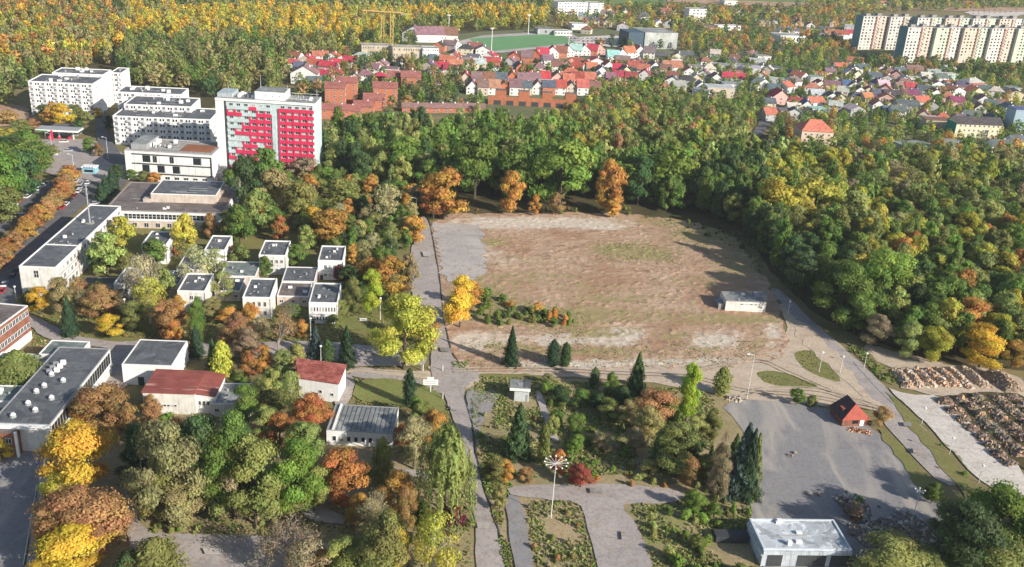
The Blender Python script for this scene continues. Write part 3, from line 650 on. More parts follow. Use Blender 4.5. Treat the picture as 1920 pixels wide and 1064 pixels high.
# lower right depot
o_, W, D = rect((1432, 1029), (1599, 1033), (1406, 972), 4.8, rad(5))
t = thing('depot', 'blue-white flat-roofed depot with wide dark doorways beside the rubble', 'building', o_, rad(5))
BW = plain((.6, .66, .72), .6, .35, .4, name='blue_white_metal')
shell(t, W, D, 4.8, BW, bitumen('pale_felt_roof', (.3, .33, .35), (.5, .53, .55), False), .35, plain((.62, .66, .7), .6, .2), .4)
for a, b_ in ((1.2, 4.6), (8, 14.5), (15.5, 21)): MB().box(a, b_, -.08, -.003, 0, 3.2, DARKM).build('doorway', t)
MB().box(0, W, -.5, -.003, 3.5, 4.44, BW).build('fascia', t)
MB().box(-.35, -.003, 0, D, 2.9, 3.8, BW).build('side_cladding', t); vents(t, W, D, 4.5, 5, 8)
MB().box(-8, -.5, D - 3, D - .2, 0, 1.8, DARKM).build('side_wall', t)

# lower-left complex
a_, b_, c_ = at(206, 654, 8), at(93, 797, 8), at(25, 811, 8)
d_ = (a_ - b_).normalized(); yaw2 = math.atan2(-d_.x, d_.y); L1 = (a_ - b_).length
wid = (b_ - c_).dot(Vector((d_.y, -d_.x, 0)))
org = Vector((b_.x, b_.y, 0)) - Vector((d_.y, -d_.x, 0)) * 14
t = thing('arts_centre', 'long dark-roofed building with glazed flank and white skylight domes', 'building', org, yaw2)
shell(t, 14, L1, 8, OFFW, BITU, .25, GREYM, .3)
for y in lin(1.5, L1 - 1.5, 24): put(t, 'right', 14, L1, y, 5.5, window_mesh(1.3, 3.2, 1, 3, DARKM))
MB().box(14, 14.5, .2, L1 - .2, 3.0, 3.4, WHITE).build('ledge', t)
MB().box(0, 14, -.9, -.003, 6.9, 7.9, WHITE).build('porch_roof', t); MB().box(1, 4.5, -.1, -.003, 0, 6, plain((.5, .2, .08))).build('orange_panel', t)
for x in (.2, 13.3): MB().box(x, x + .6, -.9, -.3, 0, 6.897, WHITE).build('pillar', t)
for i, y in enumerate(lin(L1 * .08, L1 * .6, 8)):
    x = (4, 8, 5, 9.5, 4.5, 5.2, 8.8, 4.6)[i]; MB().cyl(x, y, 7.8, 8.5, .8, .65, GREYM).cyl(x, y, 8.5, 9.0, .7, .3, WHITE).build('skylight_dome', t)
for i, y in enumerate(lin(L1 * .62, L1 * .75, 6)): MB().box(3 + (i % 2) * 1.5, 4.2 + (i % 2) * 1.5, y, y + .8, 7.8, 9, WHITE if i % 2 else GREYM).build('roof_vent', t)
low((72, 664), (150, 662), (88, 637), 'grey-green flat roof at the back of the arts building', h=7, roof=BITG, wall=OFFW, yaw=rad(3), name='side_wing', seed=41, win=0, nv=1, group=None)
low((-25, 684), (92, 690), (-15, 658), 'pale green flat roof behind the lone pine', h=6, roof=BITG, wall=PINKW, yaw=rad(-1), name='side_wing', seed=42, win=4, group=None)
low((-30, 752), (28, 746), (-20, 722), 'small grey roof with white edge left of the skylight domes', h=6, roof=BITG, wall=OFFW, yaw=rad(6), name='side_wing', seed=43, win=2, group=None)
a_, b_ = at(45, 578, 11), at(-15, 622, 11); d_ = (a_ - b_).normalized(); yaw3 = math.atan2(-d_.x, d_.y); L3 = (a_ - b_).length + 8
org = Vector((b_.x, b_.y, 0)) - Vector((d_.y, -d_.x, 0)) * 18 - Vector((d_.x, d_.y, 0)) * 6
t = thing('brick_school', 'brown-roofed brick building with white window bands at the left edge', 'building', org, yaw3)
shell(t, 18, L3, 11, BRICK, BITB, .3, WHITE)
for z in (4.9, 8.9):
    for y in lin(1.2, L3 - 1.2, 14): put(t, 'right', 18, L3, y, z, window_mesh(1.5, 1.7, 2))
MB().box(18, 18.1, .2, L3 - .2, 0, 2.8, WHITE).build('plinth', t)
o2 = at(-40, 860); t = thing('terrace_house', 'red-brown panelled house corner at the lower left edge', 'building', (o2.x, o2.y, 0), rad(8))
a2 = at(14, 800, 7); MB().box(0, 9.2, 0, 12, 0, 7, BRICK, BITB).build('wall', t); MB().box(8.9, 9.5, -.3, .3, 0, 7.2, WHITE).build('corner_post', t)
grid_windows(t, 'front', 9, 12, [2.2, 5, 7.4], (1.8, 4.8), window_mesh(1.4, 1.6))

# hotel tower
HH = 37.0
o_, W, D = rect((403, 183), (603, 181), (407, 168), HH, rad(1.5)); D = 15.0
t = thing('hotel_tower', 'tall hotel slab with stepped crimson and pale blue balcony bands', 'building', o_, rad(1.5))
HB = plain((.5, .6, .62), .7, .15, .3, name='pale_blue_cladding'); HR = plain((.62, .035, .1), .6, .12, .3, name='crimson_cladding')
MB().box(0, W, .25, D, 0, HH - 1.2, HB).build('wall', t)
MB().box(0, W * .083, 0, .247, 0, HH - 1.2, WHITE).build('end_pier', t); MB().box(W - 1.3, W, -.25, .247, 0, HH - 1.2, WHITE).build('end_pier', t)
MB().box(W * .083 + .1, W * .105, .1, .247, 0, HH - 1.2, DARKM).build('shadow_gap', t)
MB().box(0, W, -.3, D, HH - 1.2, HH, WHITE, BITL).build('cornice', t)
nr = 10; fh = 2.93; top = HH - 2.4
spans = [W * .112 + (W * .445) * i / 6 for i in range(7)], [W * .63 + (W * .355) * i / 5 for i in range(6)]
cells = [(a, b) for s_ in spans for a, b in zip(s_, s_[1:])]
red = [{3, 6}, {0, 1, 4, 5}, {3, 4, 5}, {2, 3, 4, 5}, {1, 2, 3, 4, 5}, {3, 4, 5}, {2, 3, 5}, {1, 2, 3}, {0, 2, 3}, {1, 2}, {0, 1, 2, 3}]
MB().box(W * .562, W * .6, -.35, .247, 0, top - fh * 1.5, plain((.5, .58, .6), .6, .2)).build('stair_strip', t)
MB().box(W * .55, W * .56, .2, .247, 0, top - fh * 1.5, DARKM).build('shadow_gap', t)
cw = spans[0][1] - spans[0][0]
pm_r = MB().box(-cw / 2 + .02, cw / 2 - .02, -.6, 0, -.75, .75, HR).mesh('balcony_panel'); pm_b = MB().box(-cw / 2 + .02, cw / 2 - .02, -.45, 0, -.7, .7, HB).mesh('balcony_panel')
wm = window_mesh(cw * .52, 1.25, 2); 
for r_ in range(11):
    z = top - r_ * fh - .3
    for ci, (a, b) in enumerate(cells):
        x = (a + b) / 2
        link('window', curtained(wm), t, (x + cw * .1, .22, z))
        isr = ci in red[min(r_, 10)] or ci > 6 or (ci == 6 and r_ >= 0)
        if isr or (ci > 5): link('balcony_panel', pm_r, t, (x, .247, z - fh / 2))
        else: link('balcony_panel', pm_b, t, (x, .247, z - fh / 2))
        if isr and r_ > 0: link('window_surround', MB().box(-cw / 2, -cw / 2 + cw * .2, -.5, -.003, -.7, .7, HR).mesh('window_surround') if 'ws' not in globals() else ws, t, (x, .247, z))
        if 'ws' not in globals() and isr and r_ > 0: ws = t.children[-1].data
rz_ = HH
MB().box(W * .39, W * .69, 1.5, D - 2, rz_, rz_ + 3.6, WHITE, BITL).build('penthouse', t)
for k in range(3): link('window', window_mesh(.7, .5, 1), t, (W * (.5 + .07 * k), 1.5, rz_ + 1.8))
MB().box(.5, W * .16, 2, D - 2, rz_, rz_ + 1.8, plain((.45, .52, .55), .6, .3)).build('plant_room', t)
vents(t, W * .25, D * .7, rz_, 10, 12, W * .15, 2, 1.5); vents(t, W * .28, D * .7, rz_, 10, 13, W * .7, 2, 1.5)
for x, h2 in ((.09, 6), (.31, 4), (.42, 10), (.985, 5), (.69, 6)): MB().cyl(W * x, D * .5, rz_, rz_ + h2, .22, .12, GREYM, 5).build('antenna', t)
for a, b, c, d in ((W * .7, W * .98, 1.2, 1.35), (W * .7, W * .98, D - 1.3, D - 1.15)): MB().box(a, b, c, d, rz_ + 1.1, rz_ + 1.25, FRAME).build('railing', t)
MB().box(-2.5, W * .12, -6, -.4, 0, 4.2, WHITE, BITL).build('entrance_block', t)

# office block
o_, W, D = rect((233, 281), (408, 281), (247, 257), 14, rad(1.5)); 
t = thing('office_block', 'white office block with big framed window bays left of the hotel', 'building', o_, rad(1.5))
shell(t, W, D, 14, WHITE, CONC, .4, plain((.45, .43, .44), .7, .2), .8)
MB().box(W * .6, W * .95, D * .2, D * .7, 13.7, 13.95, plain((.3, .12, .06))).build('brown_deck', t)
for z, hh in ((10.4, 3.6), (5.9, 3.9)):
    MB().box(W * .08, W - .8, -.3, -.003, z + hh / 2, z + hh / 2 + .45, DARKM).build('ledge', t)
    pat = 'wgewewwgw' if z > 8 else 'wdwdwdwwww'
    x = W * .1; ww = (W * .87) / len(pat)
    for k, ch in enumerate(pat):
        if ch in 'gd': put(t, 'front', W, D, x + ww / 2, z, window_mesh(ww * .92, hh * .85, 4, 1, DARKM))
        elif ch == 'e': put(t, 'front', W, D, x + ww / 2, z, window_mesh(ww * .5, hh * .85, 2, 1, GREYM))
        else: MB().box(x + .2, x + ww - .2, -.15, -.003, z - hh * .43, z + hh * .43, WHITE).build('panel', t)
        x += ww
MB().box(W * .08, W - .3, -.3, -.003, 3.4, 3.85, DARKM).box(W - .8, W - .3, -.3, -.003, 3.852, 12.6, DARKM).build('ledge', t)
for x in lin(W * .15, W * .9, 8): put(t, 'front', W, D, x, 1.6, window_mesh(2.2, 1.8, 2))
MB().box(2, 9, 3, D - 3, 13.7, 16.2, GREYM, BITL).build('plant_room', t); vents(t, W * .4, D * .6, 13.7, 16, 15, W * .12, D * .2, 1.8)
# low hotel annex in front is part of the office block

def apartment(FL, FR, BL, h, fl, nb, label, seed, yaw, extra=None):
    o_, W, D = rect(FL, FR, BL, h, yaw)
    t = thing('apartment_building', label, 'building', o_, yaw, 'white apartment buildings left of the hotel')
    shell(t, W, D, h, WHITE, BITU, .5, WHITE)
    fh = h / fl; r = random.Random(seed); n = nb; bay = W / n
    bm = MB().box(-bay * .36, bay * .36, -1.1, 0, -.5, .5, plain((.6, .6, .62), .6, .2)).mesh('balcony')
    wn = window_mesh(1.0, 1.3, 1); wd = window_mesh(bay * .5, 1.7, 3)
    for k in range(fl):
        z = fh * (k + .55)
        for i in range(n):
            if i % 2 == 0:
                link('window', wd, t, (bay * (i + .5), 0, z)); link('balcony', bm, t, (bay * (i + .5), 0, z - .9))
            else:
                link('window', wn, t, (bay * (i + .28), 0, z)); link('window', wn, t, (bay * (i + .72), 0, z))
        link('window', wn, t, (W, D * .5, z), pi / 2)
        link('balcony', bm, t, (W, D * .25, z - .9), pi / 2)
    vents(t, W, D, h - .44, int(W / 3), seed, 0, 0, 1.6)
    return t, o_, W, D
yq = rad(6)
apartment((211, 217), (407, 211), (216, 196), 14.8, 5, 15, 'long white apartment building partly hidden behind the hotel tower', 5, yq)
apartment((232, 195), (370, 189), (237, 178), 17.5, 5, 11, 'white apartment building second row back from the office block', 6, yq)
apartment((218, 172), (352, 167), (222, 160), 19, 5, 10, 'white apartment building third row back, rearmost by the wood', 7, yq)
apartment((52, 152), (189, 148), (60, 138), 19, 6, 11, 'white six-storey apartment building at the wood edge, far left', 8, yq)
apartment((97, 136), (207, 132), (100, 126), 20, 6, 9, 'white apartment slab behind the far left building', 9, yq)
apartment((206, 136), (232, 134), (208, 126), 18, 6, 3, 'narrow white apartment end with reddish roof at the wood edge', 10, yq)

# filling station and blue kiosk
c0 = at(112, 262); t = thing('filling_station', 'filling station canopy with white fascia and red stripe', 'canopy', c0, rad(4))
MB().box(-10, 11, -4, 4, 5, 5.9, WHITE, GREYM).build('canopy_roof', t)
for x in (-7, 0, 7): MB().cyl(x, 0, 0, 5, .35, .35, WHITE).build('pillar', t)
MB().box(-2.5, -1.4, -4.1, -4.003, 0, 5.7, HR).build('price_post', t); MB().box(-8, 6, 8, 16, 0, 4.2, GREYM, BITU).build('shop', t)
MB().box(-10, -4, -4.1, -4.003, 5.1, 5.5, plain((.05, .4, .1))).build('green_stripe', t)
for x in (-5, 0, 5): MB().box(x - .4, x + .4, -1, 1, 0, 1.7, HR).build('fuel_pump', t)
c0 = at(170, 325); t = thing('kiosk', 'small blue and white kiosk with lettering by the junction', 'kiosk', c0, rad(4))
MB().box(-3, 3, -2, 2, 0, 3.0, plain((.25, .5, .6), .5, .1), WHITE).build('wall', t); MB().box(-3.2, 3.2, -2.3, 2.2, 3.0, 3.5, WHITE).build('roof', t)
for k, x in enumerate((-2.2, -1.0, .2, 1.4)): MB().box(x, x + .8, -2.36, -2.303, 3.05, 3.45, plain((.05, .15, .4))).build('letter', t)
MB().box(-2, 2, -2.05, -2.003, 1, 2.2, GLASS).build('window', t)

# panel blocks, upper right
def panel_block(pts, h, fl, label, cols, seed, dirv=None):
    """pts: roof pixels of the front corner of every stepped section"""
    a_, z_ = at(*pts[0], h), at(*pts[-1], h)
    yaw = math.atan2(z_.y - a_.y, z_.x - a_.x)
    t = thing('panel_block', label, 'apartment block', (a_.x, a_.y, 0), yaw, 'long eleven-storey panel blocks')
    L = (z_ - a_).length; n = len(cols); sw = L / n; r = random.Random(seed)
    fh = h / fl; wn = window_mesh(2.0, 1.7, 1, 1, GREYM)
    lm = MB().box(-1.9, 1.9, -.9, 0, -.55, .55, plain((.66, .62, .56), .7, .2)).mesh('loggia')
    for i, c in enumerate(cols):
        off = (i % 2) * 3.5; x0 = i * sw
        m = plain(c, .8, .12, .2)
        MB().box(x0, x0 + sw, off, off + 12 , 0, h, m, BITL).build('section', t)
        if i % 2 == 0: MB().box(x0 + sw - 1.5, x0 + sw + .003, off - .6, off - .003, 0, h, plain((.34, .17, .13))).build('pier', t)
        else: MB().box(x0 + sw - 1.4, x0 + sw - .003, off - .6, off - .003, 0, h, plain((.28, .33, .36))).build('pier', t)
        nwin = 4
        for k in range(fl):
            for j in range(nwin):
                if (k * nwin + j) % 1 == 0 and not (c[1] > c[0] and j == 0):
                    link('window', curtained(wn), t, (x0 + sw * (j + .6) / nwin, off, fh * (k + .55)))
            if i % 2: link('loggia', lm, t, (x0 + sw * .42, off, fh * (k + .3)))
        MB().box(x0 + sw * .3, x0 + sw * .6, off + 3, off + 8, h + .003, h + 2.4, CONC, BITU).build('lift_room', t)
    MB().box(-.25, -.003, .2, 11, 0, h + .4, plain((.13, .26, .29), .7, .15, .3)).build('teal_gable', t)
    return t
PE, CR, MI, WH = (.62, .5, .41), (.6, .56, .43), (.5, .57, .45), (.64, .6, .55)
panel_block([(1620, 31), (1722, 33)], 33, 11, 'eleven-storey panel block with teal gable, left and behind', [WH, PE, WH, CR], 1)
panel_block([(1722, 34), (1925, 37)], 33, 11, 'panel block row rising just behind the front block', [WH, MI, PE, MI, WH, MI, PE, WH], 2)
panel_block([(1704, 52), (1960, 55)], 33, 11, 'front eleven-storey panel block with mint and cream sections', [WH, PE, MI, WH, PE, MI, WH, PE, MI, WH], 3)

# grey warehouse, distant blocks, site with cranes
def blockb(name, label, u0, u1, vb, h, D, wall, roof, cat='building', nw=0, fl=1, yaw=None, group=None):
    a, b = at(u0, vb), at(u1, vb + (u1 - u0) * .015); yaw = math.atan2(b.y - a.y, b.x - a.x); W = (b - a).length
    t = thing(name, label, cat, a, yaw, group); shell(t, W, D, h, wall, roof, .3)
    if nw: grid_windows(t, 'front', W, D, lin(W * .06, W * .94, nw), [h * (k + .55) / fl for k in range(fl)], window_mesh(min(2.2, W / nw * .55), h / fl * .45, 2))
    return t
CORR = plain((.5, .52, .5), .6, .45, .12, name='streaked_cladding')
t = blockb('warehouse', 'big pale streaked metal warehouse with dark blue end', 1207, 1268, 92, 15, 30, CORR, BITL)
a = at(1172, 88); MB().box(-16, -.004, 1, 24, 0, 14.6, plain((.06, .1, .14), .6, .2)).build('dark_end', t)
blockb('distant_block', 'white five-storey block among trees above the pitch', 1045, 1100, 30, 15, 14, WHITE, BITU, nw=10, fl=5)
blockb('distant_block', 'short white block with dark side, right of its longer neighbour', 1104, 1130, 31, 15, 14, WHITE, BITU, nw=4, fl=5)
blockb('distant_block', 'white and blue block by the green field', 1290, 1322, 42, 15, 12, OFFW, BITU, nw=5, fl=4)
blockb('distant_block', 'long white low hall far right of the warehouse', 1462, 1508, 82, 8, 20, WHITE, BITL, nw=8)
blockb('distant_block', 'low white clubhouse behind the pitch', 1040, 1072, 68, 5, 10, WHITE, BITU, nw=6)
blockb('distant_block', 'dark sports pavilion behind the pitch', 1008, 1038, 66, 6, 12, GREYM, BITU, nw=3)
blockb('distant_block', 'low cream hall by the top car park', 1072, 1100, 56, 6, 10, OFFW, BITL, nw=3)
blockb('distant_block', 'low white shed line above the village trees', 1345, 1388, 57, 5, 10, WHITE, BITL, nw=5)
RAW = plain((.6, .5, .36), .9, .35, .2, name='raw_blockwork')
blockb('unfinished_block', 'unfinished cream apartment shell under the yellow cranes, left part', 678, 735, 112, 11, 12, RAW, CONC, nw=12, fl=3)
blockb('unfinished_block', 'unfinished cream apartment shell, middle part', 736, 792, 118, 12, 12, RAW, CONC, nw=12, fl=3)
blockb('unfinished_block', 'unfinished whitish apartment shell with dark openings, right end', 792, 822, 120, 12, 12, WHITE, CONC, nw=7, fl=4)
YEL = plain((.62, .45, .16), .5, .15, name='yellow_crane_paint')
def crane(u, vb, vt, label, flip):
    h = height(u, vb, vt); t = thing('tower_crane', label, 'crane', at(u, vb), 0, 'yellow tower cranes on the building site')
    b = MB(); s = 1.1
    for x in (-s, s):
        for y in (-s, s): b.box(x - .14, x + .14, y - .14, y + .14, 0, h, YEL)
    z = 0; k = 0
    while z < h - 3:
        for y in (-s, s): b.tube((-s if k % 2 else s, y, z), (s if k % 2 else -s, y, z + 3), .16, .16, YEL, 4)
        z += 3; k += 1
    b.build('tower', t)
    j = MB(); j.box(-9 * flip if flip > 0 else 0, 0 if flip > 0 else 9, -.5, .5, h, h + .9, YEL); j.box(0 if flip > 0 else -24, 24 if flip > 0 else 0, -.4, .4, h, h + .7, YEL); j.tube((0, 0, h), (0, 0, h + 5), .35, .1, YEL, 4)
    j.tube((0, 0, h + 5), (20 * flip, 0, h + .7), .12, .12, YEL, 4); j.build('jib', t)
    MB().box(-8.5 * flip - 1, -8.5 * flip + 1, -.8, .8, h - 1.6, h - .003, CONC).build('counterweight', t)
crane(717, 98, 25, 'left yellow tower crane on the building site', 1)
crane(734, 100, 24, 'right yellow tower crane on the building site', -1)
for i, (u, vb, vt, l) in enumerate([(921, 98, 55, 'near left corner of the pitch'), (990, 66, 30, 'behind the pitch'), (1065, 98, 60, 'near right corner of the pitch'), (841, 62, 30, 'far left end of the pitch')]):
    h = height(u, vb, vt); t = thing('floodlight_mast', 'slim white floodlight mast, ' + l, 'mast', at(u, vb), 0, 'floodlight masts around the pitch')
    MB().cyl(0, 0, 0, h, .4, .25, FRAME, 6).build('pole', t); MB().box(-1.5, 1.5, -.2, .2, h, h + 1.2, FRAME).build('lamp_bank', t)

# ------------------------------------------------------------------ village houses
ORD = ['first', 'second', 'third', 'fourth', 'fifth', 'sixth', 'seventh', 'eighth', 'ninth', 'tenth', 'eleventh', 'twelfth', 'thirteenth', 'fourteenth', 'fifteenth', 'sixteenth', 'seventeenth', 'eighteenth', 'nineteenth', 'twentieth', 'twenty-first', 'twenty-second', 'twenty-third', 'twenty-fourth', 'twenty-fifth']
WC = dict(white=(.75, .73, .7), cream=(.68, .6, .42), beige=(.6, .5, .4), brick=(.5, .16, .08), grey=(.4, .4, .4), blue=(.4, .52, .62), mint=(.45, .62, .55), pink=(.65, .4, .35))
RC = dict(crimson=(.46, .04, .07), red=(.4, .075, .055), coral=(.48, .16, .1), brown=(.25, .1, .075), mauve=(.24, .14, .15), slate=(.1, .12, .15), blue=(.08, .13, .28), orange=(.42, .2, .12), dark=(.06, .055, .06), mint=(.35, .6, .5), grey=(.3, .3, .3), purple=(.25, .05, .12), pale=(.55, .52, .48))
UW = window_mesh(1.1, 1.3, 2)
_hm = {}
def house_meshes(W, D, h, rh, kind):
    k = (W, D, h, rh, kind)
    if k in _hm: return _hm[k]
    b = MB(); e = .5
    if kind == 'flat':
        wm_ = MB().box(0, W, 0, D, 0, h, WALLC).mesh('wall'); b.box(-.2, W + .2, -.2, D + .2, h + .003, h + .4, WALLC, ROOFC)
    elif kind == 'side':      # ridge along x
        wb = MB(); wb.box(0, W, 0, D, 0, h, WALLC)
        for x in (0, W): wb.poly([(x, 0, h), (x, D, h), (x, D / 2, h + rh)], WALLC)
        wm_ = wb.mesh('wall'); ez = rh * e / (D / 2)
        b.poly([(-e, -e, h - ez), (W + e, -e, h - ez), (W + e, D / 2, h + rh + .06), (-e, D / 2, h + rh + .06), (W + e, D + e, h - ez), (-e, D + e, h - ez)], ROOFC, [(0, 1, 2, 3), (3, 2, 4, 5)])
        b.poly([(-e, -e, h - ez - .2), (W + e, -e, h - ez - .2), (W + e, -e, h - ez - .003), (-e, -e, h - ez - .003)], WALLC)
    elif kind == 'gable':     # ridge along y, gable to the front
        wb = MB(); wb.box(0, W, 0, D, 0, h, WALLC)
        for y in (0, D): wb.poly([(0, y, h), (W, y, h), (W / 2, y, h + rh)], WALLC)
        wm_ = wb.mesh('wall'); ez = rh * e / (W / 2)
        b.poly([(-e, -e, h - ez), (W / 2, -e, h + rh + .06), (W / 2, D + e, h + rh + .06), (-e, D + e, h - ez), (W + e, -e, h - ez), (W + e, D + e, h - ez)], ROOFC, [(0, 1, 2, 3), (1, 4, 5, 2)])
    else:                     # hip
        wm_ = MB().box(0, W, 0, D, 0, h, WALLC).mesh('wall'); q = min(W, D) * .4
        b.poly([(-e, -e, h - .1), (W + e, -e, h - .1), (W + e, D + e, h - .1), (-e, D + e, h - .1), (q, D / 2, h + rh), (W - q, D / 2, h + rh)], ROOFC, [(0, 1, 5, 4), (1, 2, 5), (2, 3, 4, 5), (3, 0, 4)])
    _hm[k] = (wm_, b.mesh('roof')); return _hm[k]
CH = MB().box(-.35, .35, -.35, .35, 0, 1.8, WHITE, DARKM).mesh('chimney')
DOR = MB().box(-.9, .9, -1.6, .2, 0, 1.5, WALLC, ROOFC).mesh('dormer')
HOUSES = []
def house(u, v, W, D, wall, roof, kind, h=5.4, rh=3.0, yaw=None, dorm=False):
    yaw = R_.choice((-.25, -.12, .05, .1, .2, .35)) if yaw is None else yaw
    t = link('house', None, None, at(u, v), yaw); c = WC[wall]; r = R_.uniform(.85, 1.12)
    wm_, rm = house_meshes(W, D, h, rh, kind)
    link('wall', wm_, t, (-W / 2, 0, 0), 0, None, tuple(x * r for x in c))
    ro_ = link('roof', rm, t, (-W / 2, 0, 0), 0, None, tuple(x * R_.uniform(.85, 1.2) for x in RC[roof]))
    for z in ((1.6, 4.1) if h > 4.5 else (1.6,)):
        for x in lin(-W / 2 + 1.6, W / 2 - 1.6, 3 if W > 9 else 2): link('window', UW, t, (x, 0, z))
        link('window', UW, t, (W / 2, D * .5, z), pi / 2)
    if kind != 'flat': link('chimney', CH, ro_, (W * .68, D * .55, h + rh * .6), 0)
    if dorm: link('dormer', DOR, ro_, (W * .5, D * .25, h + .5), 0, None, RC[roof])
    HOUSES.append((t, u, wall, roof)); return t
IR = random.Random(77)
def infill(items, u0, u1, v0, v1, n, walls, roofs, slope=0):
    items = list(items); k = 0; tr = 0
    while k < n and tr < 4000:
        tr += 1; u = IR.uniform(u0, u1); v = IR.uniform(v0, v1) + slope * (u - u0)
        if any(abs(u - q[0]) < 15 and abs(v - q[1]) < 7.5 for q in items): continue
        items.append((u, v, IR.choice((8, 9, 10, 12)), IR.choice((8, 9, 10)), IR.choice(walls), IR.choice(roofs), IR.choice('gggsshf'), dict(h=IR.choice((3.2, 4.8, 5.4)), rh=IR.choice((2.6, 3.4))))); k += 1
    return [(*q[:6], {'g': g_, 's': s_, 'h': hp, 'f': fl_}.get(q[6], q[6]), *q[7:]) for q in items]
def row(name, group, items):
    HOUSES.clear()
    for it in items: house(*it[:7], **(it[7] if len(it) > 7 else {}))
    for i, (t, u, wa, ro) in enumerate(sorted(HOUSES, key=lambda q: q[1])):
        tag(t, f'{wa} house with {ro} roof, {ORD[i] if i < 25 else str(i + 1) + "th"} from the left {name}', 'house', group)
g_, s_, hp, fl_ = 'gable', 'side', 'hip', 'flat'
row('in the terrace above the brick wall', 'terraced houses above the brick wall', [
    (u, 178 + (k * 5) % 3, (8, 7, 8, 9)[k % 4], (11, 13, 10)[k % 3], ('white', 'beige', 'white', 'brick')[k % 4], ro, s_ if k % 3 else g_, dict(yaw=.08, h=(5, 6.2, 5.6)[k % 3], rh=(4.5, 3.6)[k % 2], dorm=k % 3 == 0)) for k, (u, ro) in enumerate([(885, 'mauve'), (905, 'mauve'), (926, 'orange'), (946, 'coral'), (966, 'mauve'), (987, 'slate'), (1008, 'mauve'), (1029, 'slate'), (1050, 'red'), (1071, 'mauve'), (1092, 'coral'), (1113, 'brown')])])
row('in the second terrace line', 'terraced houses in the second line', [
    (u, 161 + (k * 7) % 4, (8, 7, 9)[k % 3], (12, 10)[k % 2], ('beige', 'brick', 'white', 'pink', 'brick')[k % 5], ro, s_ if k % 4 else g_, dict(yaw=.08, h=(5, 6, 5.5)[k % 3], rh=4.2)) for k, (u, ro) in enumerate([(872, 'crimson'), (893, 'mauve'), (915, 'brown'), (940, 'slate'), (960, 'coral'), (982, 'mauve'), (1003, 'mauve'), (1022, 'crimson'), (1045, 'brown'), (1066, 'coral'), (1085, 'red'), (1105, 'coral'), (1125, 'pale'), (1145, 'mauve')])])
row('below the sports pitch', 'red-roofed houses below the pitch', [
    (u, v, 10, 11, wa, ro, k, dict(h=5.5, rh=4.4)) for u, v, wa, ro, k in [(988, 120, 'brick', 'mauve', s_), (1004, 118, 'brick', 'crimson', g_), (1018, 114, 'white', 'crimson', s_), (1036, 110, 'white', 'crimson', g_), (1052, 110, 'brick', 'brown', s_), (1066, 108, 'white', 'mauve', g_), (1080, 106, 'white', 'mint', s_), (1096, 106, 'white', 'brown', g_), (1108, 106, 'brick', 'crimson', s_), (1124, 104, 'pink', 'brown', g_), (1150, 118, 'white', 'mint', s_), (1166, 114, 'white', 'coral', g_), (1182, 110, 'white', 'coral', s_), (1200, 108, 'white', 'coral', g_), (1216, 110, 'white', 'mauve', s_)]])
row('in the middle of the estate', 'houses in the middle of the red estate', infill([
    (u, v, 9, 10, wa, ro, k, dict(h=5, rh=3.6)) for u, v, wa, ro, k in [(1012, 140, 'beige', 'mauve', hp), (1045, 136, 'white', 'brown', s_), (1064, 134, 'pink', 'coral', g_), (1080, 140, 'white', 'red', s_), (1098, 134, 'brick', 'brown', g_), (1112, 140, 'white', 'coral', s_), (1128, 146, 'white', 'mauve', g_), (1142, 136, 'white', 'red', g_), (1158, 142, 'white', 'crimson', s_), (1174, 146, 'cream', 'mauve', g_), (1188, 136, 'white', 'red', s_), (1204, 142, 'white', 'coral', s_), (1160, 156, 'cream', 'crimson', s_), (1182, 158, 'cream', 'red', s_), (1208, 152, 'white', 'crimson', g_)]], 990, 1230, 124, 158, 18, ('brick', 'beige', 'white'), ('crimson', 'red', 'brown', 'mauve', 'coral')))
row('right of the hotel top', 'houses above and right of the hotel', infill([
    (565, 140, 10, 10, 'white', 'slate', s_), (588, 134, 10, 9, 'white', 'red', s_), (602, 118, 12, 9, 'white', 'coral', s_), (622, 120, 10, 9, 'white', 'red', g_), (612, 138, 13, 9, 'pink', 'crimson', s_), (636, 134, 12, 9, 'brick', 'crimson', s_), (655, 128, 10, 9, 'white', 'crimson', s_), (675, 118, 10, 14, 'white', 'pale', fl_), (698, 142, 9, 9, 'white', 'mauve', s_), (713, 135, 9, 9, 'pink', 'mauve', g_), (570, 158, 18, 14, 'white', 'mauve', g_, dict(h=7, rh=5)), (548, 120, 10, 10, 'white', 'brown', s_)], 545, 830, 118, 165, 16, ('white', 'beige', 'brick'), ('mauve', 'brown', 'red', 'slate', 'crimson')))
row('left of the pitch', 'houses left of the pitch', infill([
    (775, 78, 20, 14, 'grey', 'mauve', g_, dict(h=7, rh=6)), (806, 80, 26, 14, 'white', 'mauve', s_, dict(h=7, rh=6)), (835, 80, 22, 14, 'white', 'brown', s_, dict(h=7, rh=6)), (822, 98, 10, 12, 'brick', 'dark', g_), (840, 96, 12, 12, 'grey', 'mauve', s_), (858, 96, 10, 10, 'white', 'brown', g_), (872, 104, 12, 10, 'cream', 'dark', hp), (890, 100, 12, 10, 'brick', 'brown', s_), (905, 106, 12, 10, 'white', 'mauve', g_), (915, 118, 11, 10, 'white', 'crimson', g_), (838, 126, 12, 9, 'brick', 'coral', s_), (862, 122, 14, 9, 'white', 'pale', fl_, dict(h=4)), (855, 134, 12, 9, 'white', 'coral', s_), (880, 130, 12, 9, 'white', 'mauve', s_), (900, 132, 9, 9, 'cream', 'pale', s_), (955, 128, 9, 9, 'white', 'pink' if 0 else 'mauve', g_)], 800, 980, 112, 142, 14, ('white', 'beige', 'brick'), ('mauve', 'brown', 'red', 'slate', 'crimson')))
